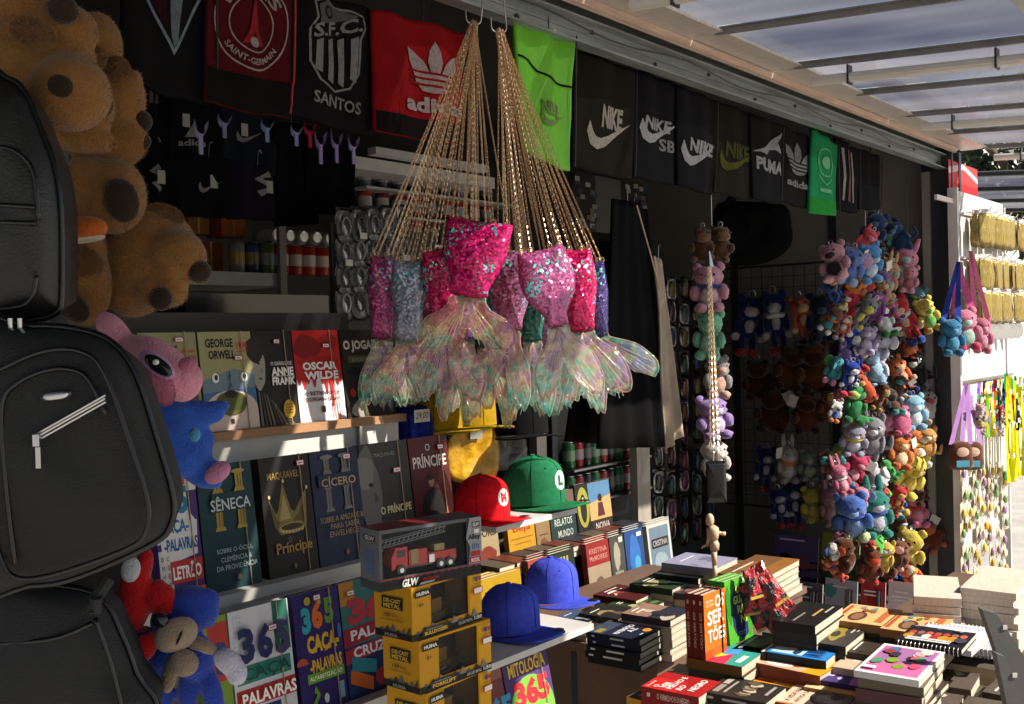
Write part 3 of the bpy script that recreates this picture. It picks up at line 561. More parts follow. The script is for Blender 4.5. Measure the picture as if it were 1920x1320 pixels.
def f_hu(title):
    def f(p):
        p.rect(0.78 + 0.04, 0.14, 1, 0.92, 'd49a1c').rect(0, 0, 1, 0.13, '1b1a19')
        for i in range(9): p.poly([(0.03 + i * 0.1, 0.12), (0.07 + i * 0.1, 0.12 + 0.05 * (i % 3 + 1)), (0.13 + i * 0.1, 0.12)], ['5a5854', '2a2927', '7a7770'][i % 3])
        p.poly([(0.10, 0.05), (0.14, 0.19), (0.52, 0.19), (0.48, 0.05)], '2b2a28').text(title, 0.15, 0.055, 0.47, 0.125, 'd8b040', 0.03).text('PROFESSIONAL', 0.17, 0.14, 0.40, 0.17, 'a8a49a', 0.0)
        p.poly([(0.02, 0.8), (0.03, 0.93), (0.26, 0.93), (0.23, 0.8)], '201f1d').text('HUINA', 0.045, 0.83, 0.22, 0.90, 'e0dcd4', 0.04).text('6+', 0.08, 0.62, 0.14, 0.70, '3a3020', 0.03).text('1:50', 0.86, 0.05, 0.97, 0.12, 'e0dcd4', 0.03).text('DIE-CAST METAL', 0.62, 0.05, 0.83, 0.11, 'b8b4aa', 0.01)
        p.rect(0.88, 0.80, 0.92, 0.88, '2a3f8a').rect(0.93, 0.80, 0.97, 0.88, 'a8322a').text('HUINA TOYS', 0.86, 0.74, 0.98, 0.77, '3a3020', 0.0).rect(0.85, 0.55, 0.99, 0.68, 'b03040').rect(0.86, 0.565, 0.98, 0.665, 'e8e4e0')
    return f
def s_hu(p):
    p.rect(0, 0, 1, 0.13, '1b1a19')
    for i in range(6): p.poly([(0.1 + i * 0.15, 0.13), (0.2 + i * 0.15, 0.18 + 0.05 * (i % 3)), (0.32 + i * 0.13, 0.13)], ['5a5854', '3a3936'][i % 2])
    p.rect(0.22, 0.55, 0.78, 0.78, '1e1d1b').text('DIE-CAST', 0.27, 0.67, 0.73, 0.75, 'c9a63a', 0.03).text('METAL', 0.27, 0.57, 0.73, 0.655, 'c9a63a', 0.03).text('1:50', 0.28, 0.40, 0.46, 0.47, '3a3020', 0.03).text('SCALE', 0.5, 0.41, 0.68, 0.455, '3a3020', 0.0).line([(0.2, 0.34), (0.8, 0.34)], 0.02, '8a6a20').text('HUINA', 0.3, 0.03, 0.65, 0.10, '8a8680', 0.03)
HWIN = (0.26 * bw, 0.21 * bh, 0.80 * bw, 0.95 * bh)
for i, ti in enumerate(('BULLDOZER', 'FORKLIFT', 'FORKLIFT')):
    z = ZB - i * bh
    carton('toy_carton', ['yellow die-cast toy carton directly under the fire truck box', 'yellow die-cast toy carton in the middle of the stack', 'lowest yellow toy carton, mostly below the photo edge'][i], (p0.x + 0.010 * i, BY - 0.004 * i, z + 0.0004), R([0, -2, 3][i]), bw, bh - 0.0006, bd, 'c08a18', '23211f', HWIN, f_hu(ti), s_hu)
    t = empty('toy_digger', (p0.x + 0.09 + 0.01 * i, BY + 0.045, z + 0.004), R(8), ['brown toy bulldozer inside the upper yellow carton', 'brown toy forklift inside the middle yellow carton', 'brown toy forklift inside the lowest yellow carton'][i], 'toy vehicle', 'toy vehicles in yellow cartons')
    q = MB(); q.box(-0.03, 0.022, -0.014, 0.014, 0.008, 0.020); q.build('chassis', PLAST, t, hx('6a4a24'))
    q = MB(); q.box(-0.012, 0.016, -0.011, 0.011, 0.021, 0.044); q.build('cabin', PLAST, t, hx('7a5a2a'))
    q = MB(); q.add([(0.034, -0.02, 0.004), (0.034, 0.02, 0.004), (0.040, 0.02, 0.018), (0.040, -0.02, 0.018), (0.036, -0.02, 0.030), (0.036, 0.02, 0.030)], [(0, 1, 2, 3), (3, 2, 5, 4)]); q.box(0.02, 0.034, -0.004, 0.004, 0.012, 0.018); q.build('blade', PLAST, t, hx('4a3a24'))
    for sy in (-0.017, 0.013):
        q = MB(); q.tube([(-0.03, sy, 0.008), (0.0, sy, 0.013), (0.02, sy, 0.008), (0.0, sy, 0.003)], 0.004, 6, closed=True); q.build('track', PLAST, t, hx('1c1a18'))
def f_gl(p):
    p.rect(0, 0, 1, 0.16, '1c1a1b')
    for i in range(14): p.poly([(0.02 + i * 0.07, 0.16), (0.05 + i * 0.07, 0.16), (0.04 + i * 0.07, 0.19), (0.01 + i * 0.07, 0.19)], 'a8282a')
    p.text('GLW', 0.2, 0.02, 0.36, 0.15, 'd8d6d2', 0.04, 0.2).text('FIRE FIGHTING', 0.4, 0.07, 0.56, 0.12, 'a8282a', 0.02).poly([(0.36, 0.01), (0.5, 0.03), (0.52, 0.06), (0.38, 0.05)], '9a9894')
    p.poly([(0.86, 0.2), (1, 0.2), (1, 1), (0.88, 1), (0.84, 0.66), (0.88, 0.5)], '8e8f92').rect(0.90, 0.83, 0.985, 0.93, '3a3a3c').text('GLW', 0.91, 0.845, 0.975, 0.915, 'd8d6d2', 0.03).text('Alloy', 0.86, 0.60, 0.985, 0.72, '2e2d2f', 0.04).rect(0.87, 0.22, 0.99, 0.32, 'b02a2e').text('MODEL', 0.885, 0.235, 0.975, 0.305, 'e0d8d4', 0.03).rect(0.88, 0.34, 0.98, 0.42, 'a83034').rect(0.92, 0.73, 0.97, 0.80, 'dcd8d4')
    for i in range(4): p.line([(0.9 + i * 0.02, 0.46), (0.9 + i * 0.02, 0.55)], 0.008, '4a5a8a')
def s_gl(p):
    p.rect(0, 0, 1, 1, '6f7074').rect(0.2, 0.80, 0.85, 0.90, '3a3a3c').text('GLW', 0.28, 0.815, 0.78, 0.885, 'd8d6d2', 0.03).rect(0.25, 0.25, 0.75, 0.65, '5a6a8a').rect(0, 0, 1, 0.14, '4a4a4e')
fz = ZB + bh + 0.0005; fl = onY(726, 1100, 1.205); fw, fh, fd = 0.196, 0.098, 0.062
fo = carton('toy_carton', 'grey and red toy carton with a fire truck in its window, topmost of the stack', (fl.x, 1.222, fz), R(-14), fw, fh, fd, '57585c', '1a1618', (0.03 * fw, 0.2 * fh, 0.86 * fw, 0.94 * fh), f_gl, s_gl)
q = Print(); q.rect(0, 0, 0.6, 1, '6a2024').rect(0.6, 0, 1, 1, '3a3a3e'); link('top_print', q.mesh('top_print', lambda x, y, l: (x * fw, y * fd, fh + 0.0003 + l)), fo)
t = empty('toy_fire_truck', fo.matrix_basis @ Vector((0.030, 0.026, 0.021)), R(-14), 'red toy fire truck with a grey ladder inside the grey carton', 'toy vehicle')
q = MB(); q.box(0, 0.125, -0.012, 0.014, 0.006, 0.012); q.build('chassis', PLAST, t, hx('3a0d0d'))
q = MB(); q.add([(0.0, -0.013, 0.008), (0.03, -0.013, 0.008), (0.03, -0.013, 0.042), (0.008, -0.013, 0.042), (0.0, -0.013, 0.026), (0.0, 0.014, 0.008), (0.03, 0.014, 0.008), (0.03, 0.014, 0.042), (0.008, 0.014, 0.042), (0.0, 0.014, 0.026)], [(0, 1, 2, 3, 4), (9, 8, 7, 6, 5), (0, 5, 6, 1), (1, 6, 7, 2), (2, 7, 8, 3), (3, 8, 9, 4), (4, 9, 5, 0)]); q.build('cab', PLAST, t, hx('d02022'))
q = MB(); q.box(0.010, 0.026, -0.0138, -0.0131, 0.026, 0.038); q.build('cab_window', PLAST, t, hx('2a2420'))
q = MB(); q.box(0.033, 0.068, -0.013, 0.014, 0.010, 0.035); q.box(0.070, 0.125, -0.013, 0.014, 0.010, 0.026); q.build('body', PLAST, t, hx('c82022'))
q = MB(); q.box(0.036, 0.050, -0.0142, -0.0131, 0.012, 0.036); q.box(0.084, 0.104, -0.010, 0.010, 0.0265, 0.038); q.build('equipment_box', PLAST, t, hx('a08a50'))
q = MB(); q.box(0.071, 0.081, -0.0145, -0.0131, 0.010, 0.023); q.build('step_plate', METAL, t)
q = MB()
for s_ in (-0.006, 0.006):
    for zz in (0.044, 0.053): q.tube([(-0.012, s_, zz), (0.11, s_, zz + 0.012)], 0.0009, 5)
    for i in range(14): q.tube([(-0.01 + i * 0.0088, s_, 0.044 + i * 0.0009), (-0.0055 + i * 0.0088, s_, 0.053 + i * 0.0012)], 0.0007, 4)
q.box(-0.020, -0.012, -0.008, 0.008, 0.040, 0.042); q.box(-0.020, -0.0185, -0.008, 0.008, 0.042, 0.053); q.build('ladder', PLAST, t, hx('8a8c90'))
for x in (0.016, 0.092, 0.110):
    for sy in (-0.0145, 0.0115):
        q = MB(); M_ = Matrix.Translation((x, sy, 0.006)) @ Matrix.Rotation(R(90), 4, 'X'); q.lathe([(0.0085, -0.003), (0.0085, 0.003)], 14, 0, M_); wq = q.build('wheel', PLAST, t, hx('151414'))
        q = MB(); q.lathe([(0.0045, 0.0031), (0.004, 0.0042)], 12, 0, M_); q.build('rim', METAL, wq)
# ================================================================== caps
def cap_meshes():
    if 'cap' in CACHE: return CACHE['cap']
    n, mr = 36, 12; v = []; f = []
    def cpt(q, t, g=1.0):                       # unit cap: width 1, brim towards -y
        z = 0.80 * t; fr_ = max(0, -math.sin(q)); r = 0.5 * (1 - t ** (3.2 + 3.5 * fr_)) ** 0.5 if t < 1 else 0.0
        r = r * (1 - 0.05 * t); y = r * math.sin(q) * 1.12; return Vector((r * math.cos(q) * g, y * g, z + 0.05 * fr_ * (1 - t)))
    m = MB()
    for i in range(mr + 1):
        t = (i / mr) ** 0.8
        for k_ in range(n): v.append(cpt(2 * math.pi * k_ / n, min(t, 0.9995)))
    for i in range(mr):
        for k_ in range(n): f.append((i * n + k_, i * n + (k_ + 1) % n, (i + 1) * n + (k_ + 1) % n, (i + 1) * n + k_))
    m.add(v, f); crown = m.mesh('crown', CLOTH, True)
    b = MB(); bv = []; bf = []; nb = 22
    for lay in (0.0, -0.02):
        for j in range(5):
            s_ = j / 4
            for i in range(nb + 1):
                q = math.pi + math.pi * i / nb; c, s2 = math.cos(q), math.sin(q)
                inner = Vector((0.49 * c, 0.545 * s2)); outer = Vector((0.56 * math.copysign(abs(c) ** 0.8, c), -0.50 + 0.56 * s2 if False else (0.545 * s2 - 0.50 * abs(s2) ** 0.55)))
                p = inner.lerp(outer, s_); bv.append((p.x, p.y, 0.055 - 0.10 * (p.x / 0.56) ** 2 + 0.02 * s_ + lay))
    W_ = nb + 1; lo = 5 * W_
    for j in range(4):
        for i in range(nb):
            a = j * W_ + i; bf += [(a, a + 1, a + W_ + 1, a + W_), (lo + a, lo + a + W_, lo + a + W_ + 1, lo + a + 1)]
    for i in range(nb): a = 4 * W_ + i; bf.append((a, a + 1, lo + a + 1, lo + a))
    b.add(bv, bf); brim = b.mesh('brim', CLOTH, True)
    s = MB()
    for i in range(6): s.tube([cpt(math.pi / 2 + math.pi / 3 * i, t_ / 14 * 0.995, 1.006) for t_ in range(15)], 0.006, 4)
    seam = s.mesh('seams', CLOTH, True)
    u = MB(); u.ell((0, 0, 0.805), (0.05, 0.05, 0.02), 12, 6); btn = u.mesh('button', CLOTH, True)
    e = MB()
    for i in (0, 1, 2, 3, 4, 5):
        q = math.pi / 2 + math.pi / 3 * (i + 0.5); p = cpt(q, 0.78, 1.01); e.ell(p, (0.016, 0.016, 0.016), 8, 5)
    eye = e.mesh('eyelets', CLOTH, True)
    st = Print(); st.ell(0.5, 0.5, 0.5, 0.5, '161616'); stk = st.mesh('brim_sticker', lambda x, y, l: (0.10 + 0.2 * x, -0.98 + 0.2 * y, 0.0825 + l))
    CACHE['cap'] = (crown, brim, seam, btn, eye, stk, cpt); return CACHE['cap']
def cap(label, px, py, y, width, col, rz=0.0, letter=None, lcol='b02020', group='caps for sale', bottom=True, sticker=True, tilt=0.0):
    c, b, s, bt, ey, stk, cpt = cap_meshes(); p = onY(px, py, y)
    o = empty('baseball_cap', p, rz, label, 'cap', group); o.scale = (width,) * 3; o.rotation_euler.x = tilt
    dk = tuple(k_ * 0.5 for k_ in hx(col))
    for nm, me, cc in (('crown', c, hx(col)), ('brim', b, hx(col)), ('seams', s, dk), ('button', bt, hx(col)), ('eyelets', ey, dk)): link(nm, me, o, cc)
    if sticker: link('brim_sticker', stk, o)
    if letter:
        q = Print(); q.ell(0.5, 0.5, 0.5, 0.5, 'e8e4e0'); q.text(letter, 0.24, 0.22, 0.76, 0.78, lcol, 0.07); q.refine(0.12)
        def fn(x, yy, l):
            a = -math.pi / 2 + 0.05 + (x - 0.5) * 0.60; t_ = 0.28 + 0.42 * yy; p_ = cpt(a, t_, 1.012 + l * 8); return p_
        # dense disc so that it follows the crown
        link('emblem', q.mesh('emblem', fn), o)
    return o
CPY = 1.52
cs = empty('cap_shelf', (1.9, 1.55, 1.1), 0, 'short white shelf carrying the red and green caps', 'shelf', 'white cap shelves')
pz = onY(1000, 972, 1.42).z
m = MB(); xa, xb = gx(930, 985, 1.42), gx(1082, 955, 1.42); m.box(xa - 1.9, xb - 1.9, -0.13, 0.12, pz - 1.1 - 0.012, pz - 1.1); m.build('board', WHITEP, cs)
m = MB(); m.box(xa - 1.9 + 0.06, xa - 1.9 + 0.066, 0.08, 0.12, -0.10, pz - 1.1 - 0.013); m.build('bracket', WHITEP, cs)
cp_ = cap('red cap with a white round emblem, on the upper white shelf', 903, 964, 1.50, 0.118, 'e01c26', R(-2), 'M'); cp_.location.z = pz + 0.007
cp_ = cap('dark green cap with a white round emblem, beside the red cap', 1000, 945, 1.52, 0.140, '24704a', R(3), 'L', '1a5a30'); cp_.location.z = pz + 0.008
cs2 = empty('cap_shelf', (1.8, 1.3, 0.9), 0, 'lower white shelf carrying two blue caps', 'shelf', 'white cap shelves')
pz2 = onY(1010, 1205, 1.20).z
m = MB(); xa, xb = gx(905, 1228, 1.20), gx(1105, 1165, 1.20); m.box(xa - 1.8, xb - 1.8, -0.11, 0.14, pz2 - 0.912, pz2 - 0.9); m.build('board', WHITEP, cs2)
m = MB(); m.box(xa - 1.8 + 0.06, xa - 1.794 + 0.06, 0.10, 0.13, -0.1, pz2 - 0.913); m.build('bracket', WHITEP, cs2)
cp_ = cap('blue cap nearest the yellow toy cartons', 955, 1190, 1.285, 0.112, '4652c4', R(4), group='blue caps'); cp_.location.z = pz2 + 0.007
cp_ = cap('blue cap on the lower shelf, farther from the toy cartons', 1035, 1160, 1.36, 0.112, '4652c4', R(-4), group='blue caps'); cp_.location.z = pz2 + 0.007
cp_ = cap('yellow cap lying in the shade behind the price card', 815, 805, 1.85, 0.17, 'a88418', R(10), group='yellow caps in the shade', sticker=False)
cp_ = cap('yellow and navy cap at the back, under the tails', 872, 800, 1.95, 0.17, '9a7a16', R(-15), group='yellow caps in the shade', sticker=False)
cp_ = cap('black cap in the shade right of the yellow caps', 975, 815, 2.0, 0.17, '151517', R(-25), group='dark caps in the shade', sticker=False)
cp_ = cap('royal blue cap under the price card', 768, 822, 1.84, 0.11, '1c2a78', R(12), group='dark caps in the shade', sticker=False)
q = Print(); q.rect(0, 0, 1, 1, 'b8b4a4'); q.text('29,00', 0.1, 0.2, 0.9, 0.8, '1a1a24', 0.005, 0.2)
pc = onY(777, 793, 1.74); tag(link('price_card', q.mesh('price_card', lambda x, y, l: (pc.x + x * 0.052, pc.y - l, pc.z + y * 0.03))), 'small handwritten price card on the yellow cap', 'price card')
# bagged yellow shirts behind the caps
for (px, py, sx, sz, c, lb) in ((885, 845, 0.08, 0.075, 'b98a14', 'yellow shirt folded in a clear bag behind the red cap'), (945, 835, 0.07, 0.06, '3a3a38', 'grey garment folded in a clear bag above the green cap')):
    p = onY(px, py, 2.05); pts = [(sx * math.cos(q_ / 16 * 2 * math.pi) * (1 + 0.1 * math.sin(q_ * 3)), sz * math.sin(q_ / 16 * 2 * math.pi)) for q_ in range(16)]
    o = empty('bagged_garment', p, R(-20), lb, 'garment'); m = MB(); m.inflate(smooth_pts([(-sx, -sz), (sx, -sz * 1.1), (sx * 0.9, sz), (-sx * 0.8, sz * 0.9)], 5), 0.014, 0.014, 8, wob=0.05); m.build('garment', mat('crinkled_film_' + c, hx(c), rough=0.35, bump=1.0, bscale=45, var=0.45, vscale=28), o, None, True)
    m = MB(); m.box(-0.02, 0.02, -0.03, -0.028, sz * 0.5, sz * 0.9); m.build('paper_label', COVER, o, hx('8a8a80'))
# ================================================================== counter, inner tiers, table
CT_X, CT_Y, CT_Z = 2.10, 1.31, 0.83
ct = empty('counter', (3.0, 1.6, 0), 0, 'brown fibreboard counter block with piles of books on it', 'counter')
m = MB(); m.box(CT_X - 3.0, -0.05, CT_Y - 1.6, 0.27, CT_Z - 0.02, CT_Z); m.build('top', BROWN, ct)
m = MB(); m.box(CT_X - 2.995, CT_X - 2.98, CT_Y - 1.595, 0.27, 0.0, CT_Z - 0.0205); m.build('end_panel', BROWN, ct)
m = MB(); m.box(CT_X - 2.979, -0.06, CT_Y - 1.59, CT_Y - 1.575, 0.0, CT_Z - 0.0205); m.build('front_panel', BROWN, ct)
m = MB(); m.box(CT_X - 3.0, 0.1, 0.275, 0.42, 0.0, 0.78); m.build('lower_step', DKWALL, ct)
m = MB(); m.box(-1.35, -0.05, 0.425, 0.80, 0.0, 0.90); m.build('upper_step', DKWALL, ct)
for x_ in (CT_X - 2.9985,):
    m = MB(); m.box(x_, x_ + 0.003, -0.05, -0.035, 0.0, CT_Z - 0.03); m.build('seam_strip', DKPOST, ct)
TB = (1.80, 3.05, 0.42, 1.20, 0.76)
tb = empty('book_table', (2.4, 0.8, 0), 0, 'table in front of the kiosk, covered with piles of books', 'table')
m = MB(); m.box(TB[0] - 2.4, TB[1] - 2.4, TB[2] - 0.8, TB[3] - 0.8, TB[4] - 0.03, TB[4]); m.build('top', BROWN, tb)
for x in (TB[0] + 0.05, TB[1] - 0.09):
    for y in (TB[2] + 0.04, TB[3] - 0.08): m = MB(); m.box(x - 2.4, x - 2.36, y - 0.8, y - 0.76, 0, TB[4] - 0.0305); m.build('leg', DKPOST, tb)
def gen(seed, pal, bars='d8d4cc'):
    r = random.Random(seed)
    def f(p):
        p.rect(0, 0, 1, 1, pal[0])
        if r.random() < 0.5: p.rect(0, r.uniform(0.3, 0.6), 1, 1, pal[1 % len(pal)])
        for i in range(r.randint(3, 6)): p.blot(r.uniform(0.15, 0.85), r.uniform(0.1, 0.75), r.uniform(0.06, 0.28), r.uniform(0.05, 0.2), r.choice(pal), r.random() * 50, 14, 0.5)
        for i in range(r.randint(1, 3)):
            y = r.uniform(0.72, 0.9) - i * 0.09; a = r.uniform(0.1, 0.25); p.rect(a, y, a + r.uniform(0.35, 0.6), y + 0.035, bars)
    return f
def spn(col='c8c4bc', seed=0, t=None):
    r = random.Random(seed)
    def f(p):
        if t: p.text(t, 0.28, 0.16, 0.72, 0.72, col, 0.01, 0, lambda x, y: (0.28 + (y - 0.16) / 0.56 * 0.44, 0.72 - (x - 0.28) / 0.44 * 0.56))
        else: p.rect(0.35, 0.3, 0.65, 0.3 + r.uniform(0.2, 0.4), col)
        p.rect(0.35, 0.84, 0.65, 0.84 + r.uniform(0.05, 0.1), col)
    return f
def tstack(A, B, wd, Z, specs, labels, group, jx=0.004, jr=1.2, rz0=None):
    """pile of lying books: A = spine/top corner, B = spine/bottom corner of the top cover in the photo; specs from the top down"""
    a, b = onZ(A[0], A[1], Z), onZ(B[0], B[1], Z); h = (a - b).length; rz = math.atan2(a.y - b.y, a.x - b.x) - math.pi / 2
    rz = R(4.0) if rz0 is None else rz0; wd *= 1.12
    b = a + Vector((math.sin(rz), -math.cos(rz), 0)) * h
    if isinstance(labels, (list, tuple)):
        cnt = {}; labels = list(labels)
        for i, q in enumerate(labels):
            if labels.count(q) > 1: pass
        base = list(labels)
        for i, q in enumerate(base):
            if base.count(q) > 1: labels[i] = q + ', ' + ['topmost', 'second', 'third', 'fourth', 'fifth', 'sixth', 'seventh', 'eighth', 'ninth', 'tenth'][i] + ' from the top'
    r = random.Random(int(A[0] * 7 + A[1])); z = Z
    for i, (t, col, pr, sp) in enumerate(specs):
        j = 0 if i == 0 else 1
        book('paperback_book', labels[i] if isinstance(labels, (list, tuple)) else labels, 'book', wd, h, t, col, pr, (b.x + j * r.uniform(-jx, jx), b.y + j * r.uniform(-jx, jx), z), flat(rz + j * R(r.uniform(-jr, jr))), group, sp, key=('ts', A, i if (pr or sp) else 0))
        z -= t + 0.0002
    return z
def c_verm(p):
    p.rect(0, 0, 1, 1, '9c1c1e').rect(0, 0.42, 0.62, 1, 'c42224').text('Stendhal', 0.06, 0.90, 0.42, 0.95, 'e8d8d0', 0.0).text('O', 0.1, 0.76, 0.24, 0.84, 'f0e8e0', 0.01).text('VER', 0.12, 0.63, 0.46, 0.74, 'f0e8e0', 0.02).text('MELHO E', 0.12, 0.52, 0.86, 0.62, 'f0e8e0', 0.02).text('EO', 0.14, 0.36, 0.42, 0.46, 'f0e8e0', 0.02).text('NEGRO', 0.2, 0.16, 0.88, 0.28, 'f0e8e0', 0.02)
def c_snip(p):
    p.rect(0, 0, 1, 1, '2a2522').rect(0.12, 0.81, 0.55, 0.91, '8a837a').rect(0.6, 0.81, 0.88, 0.91, 'a8a094').rect(0.15, 0.70, 0.8, 0.74, '9a938a')
    for i in range(9): p.blot(0.2 + 0.075 * i, 0.45 - 0.02 * (i % 4), 0.1, 0.1, ['5a4a3c', '8a7a66', '3a302a', 'b8a890'][i % 4], i, 12, 0.6)
    p.rect(0.3, 0.08, 0.8, 0.13, '9a938a')
GT = 'books piled on the front table'
tstack((1202, 1287), (1318, 1301), 0.096, 0.88, [(0.027, '7c1618', c_verm, spn('d0b8b0', 1, 'O VERMELHO E O NEGRO')), (0.027, '7c1618', c_verm, spn('d0b8b0', 1, 'O VERMELHO E O NEGRO')), (0.027, '7c1618', None, None), (0.027, '7c1618', None, None)], ['red paperback with white title, topmost of the pile nearest the corner'] + ['red paperback lying under its twin at the table corner'] * 3, GT)
tstack((1319, 1297), (1443, 1311), 0.100, 0.878, [(0.016, '1a1715', c_snip, spn('a8a49c', 2)), (0.016, '1a1715', None, spn('a8a49c', 2)), (0.02, '151312', None, None), (0.03, '4a3a30', None, None), (0.03, '2a2522', None, None)], ['dark paperback with a rubble-grey picture, beside the red pile'] + ['dark paperback under the rubble-grey cover'] * 4, GT)
def c_grn(p): p.rect(0, 0, 1, 1, 'd8861c').poly([(0, 0.5), (1, 0.62), (1, 1), (0, 1)], '2c3a22').blot(0.5, 0.7, 0.3, 0.14, '1b1a22', 3).poly([(0.3, 0.5), (1, 0.6), (1, 0.68), (0.35, 0.6)], '4aa02a').rect(0.2, 0.2, 0.8, 0.26, 'b04a18')
tstack((1262, 1259), (1395, 1277), 0.10, 0.845, [(0.022, '3a4a2a', c_grn, None), (0.03, '6a4a2a', None, None)], ['green and orange book pushed behind the red pile', 'brown-edged book at the bottom behind the red pile'], GT)
def c_pill(p): p.rect(0, 0, 1, 1, '2f8f84').poly([(0, 0.3), (0.7, 0.4), (0.62, 1), (0, 1)], 'c8284a').blot(0.45, 0.65, 0.22, 0.2, 'e8c83a', 5, 16, 0.5).poly([(0.5, 0.3), (0.8, 0.35), (0.7, 0.6), (0.42, 0.55)], '4a8ac8').rect(0.15, 0.1, 0.5, 0.2, 'e8e0d0')
z5 = tstack((1287, 1233), (1398, 1244), 0.125, 0.905, [(0.021, '6a4a1c', c_pill, None), (0.02, '3a3428', None, None), (0.02, '584a3a', None, None), (0.02, '3a3428', None, None)], ['multicoloured teal and pink book under the upright orange books'] + ['dull book supporting the multicoloured one'] * 3, GT)
def c_tony(p): p.rect(0, 0, 1, 1, 'd8981a').rect(0, 0.0, 0.22, 1, 'c87a14').text('MANGÁ', 0.06, 0.3, 0.2, 0.92, '8a3a10', 0.02, 0, lambda x, y: (0.06 + (y - 0.3) / 0.62 * 0.14, 0.92 - (x - 0.06) / 0.14 * 0.62)) if False else p.rect(0, 0, 1, 1, 'd8981a').rect(0.05, 0.3, 0.17, 0.9, '9a4212').blot(0.6, 0.5, 0.3, 0.28, '4a4038', 3, 20, 0.5).blot(0.62, 0.52, 0.18, 0.15, 'b8b0a4', 7).line([(0.3, 0.2), (0.9, 0.85)], 0.03, '8a8478').line([(0.4, 0.8), (0.9, 0.3)], 0.03, 'c8c0b0')
tstack((1362, 1268), (1490, 1283), 0.11, 0.862, [(0.018, '9a6a14', c_tony, None), (0.018, 'b0a088', None, None), (0.03, '5a4a3a', None, None)], ['yellow comic with a dark figure, behind the rubble-grey cover', 'pale book under the yellow comic', 'dull book at the bottom under the yellow comic'], GT)
def c_mz(p): p.rect(0, 0, 1, 1, 'caa488').poly([(0, 0), (1, 0), (1, 0.18), (0, 0.3)], 'd89a1c').blot(0.25, 0.7, 0.2, 0.2, 'e8d8cc', 4).blot(0.55, 0.45, 0.36, 0.16, '7a4a34', 9, 22, 0.6).poly([(0.42, 0.30), (0.5, 0.52), (0.82, 0.48), (0.78, 0.28)], 'a8402c').text('MZ', 0.5, 0.32, 0.76, 0.46, 'f0e8e0', 0.04)
tstack((1415, 1242), (1549, 1243), 0.11, 0.892, [(0.03, '7a3a28', c_mz, None), (0.026, 'b0a48c', None, None), (0.03, '6a5a48', None, None)], ['tan comic with a red-white emblem, in front of the blue book', 'thick pale book under the tan comic', 'dull book low in the tan comic pile'], GT, rz0=R(-3))
def c_blue(p):
    p.rect(0, 0, 1, 1, '2a78c0').poly([(0.08, 0.42), (0.9, 0.42), (0.9, 0.95), (0.08, 0.95)], 'a8c8d8').blot(0.6, 0.66, 0.26, 0.2, 'd8c8b0', 6, 18, 0.5).blot(0.3, 0.55, 0.2, 0.06, '24364a', 3).rect(0.1, 0.12, 0.9, 0.42, '2060a8').text('A', 0.12, 0.14, 0.26, 0.4, '0f2038', 0.04)
    for i in range(6): p.rect(0.32 + 0.095 * i, 0.15, 0.38 + 0.095 * i, 0.40, '0f2a48')
tstack((1436, 1222), (1553, 1236), 0.105, 0.91, [(0.030, '14222c', c_blue, None), (0.02, '3a3a38', None, None), (0.02, '4a4038', None, None), (0.02, '3a3a38', None, None)], ['thick bright blue book with a pale picture and navy capitals'] + ['dull book under the thick blue one'] * 3, GT)
def c_per(p): p.rect(0, 0, 1, 1, '26231f').blot(0.6, 0.5, 0.35, 0.25, '5a5650', 2).rect(0.1, 0.8, 0.9, 0.9, '8a8680').rect(0.1, 0.12, 0.7, 0.2, 'c8c4bc')
tstack((1372, 1217), (1440, 1222), 0.115, 0.905, [(0.02, '1a1816', c_per, None), (0.02, '4a463e', None, None), (0.03, '3a3630', None, None)], ['black paperback with grey picture in front of the green upright book', 'book under the black paperback by the upright books', 'lowest book by the upright books'], GT)
def c_grey(p): p.rect(0, 0, 1, 1, '3a3632').blot(0.4, 0.75, 0.25, 0.06, 'b0a89c', 3, 18, 0.6).blot(0.5, 0.38, 0.26, 0.14, '8a7a30', 8, 20, 0.8).blot(0.5, 0.38, 0.14, 0.07, '2a2622', 4).rect(0.62, 0.15, 0.9, 0.19, 'a8a49c').rect(0.7, 0.08, 0.86, 0.11, 'a8a49c')
tstack((1478, 1197), (1588, 1211), 0.15, 0.925, [(0.02, '26241f', c_grey, None), (0.022, '34302a', None, None), (0.03, '4a443a', None, None), (0.03, '34302a', None, None)], ['charcoal book with a pale sun-like picture in mid table'] + ['book under the charcoal one in mid table'] * 3, GT)
def c_coin(p): p.rect(0, 0, 1, 1, 'd8b8a0').rect(0, 0, 0.06, 1, 'b0683a').text('A VIDA NA', 0.14, 0.84, 0.75, 0.92, '5a4a40', 0.0).text('ANTIGA GRÉCIA', 0.14, 0.72, 0.95, 0.80, '5a4a40', 0.0).ell(0.54, 0.36, 0.38, 0.29, '2c2a2a').ell(0.54, 0.36, 0.35, 0.265, '77716c').blot(0.5, 0.38, 0.2, 0.18, 'a09a92', 4, 22, 0.5).blot(0.6, 0.3, 0.12, 0.1, '55504c', 7)
tstack((1452, 1316), (1590, 1338), 0.12, 0.865, [(0.02, '8a4a2a', c_coin, None), (0.03, '8a7a68', None, None), (0.03, '5a4a40', None, None)], ['cream paperback showing a large grey coin, at the photo bottom', 'tan book under the coin cover', 'dark book low under the coin cover'], GT)
def c_ergo(p): p.rect(0, 0, 1, 1, 'd8a860').rect(0, 0.62, 1, 1, 'd8c090').text('ERGO', 0.16, 0.80, 0.6, 0.90, '4a3a24', 0.0).text('ALIA', 0.3, 0.68, 0.7, 0.77, '4a3a24', 0.0).ell(0.6, 0.28, 0.36, 0.26, 'a0481c').ell(0.6, 0.28, 0.28, 0.2, '6a3a1a').ell(0.6, 0.28, 0.18, 0.12, 'b88a3a')
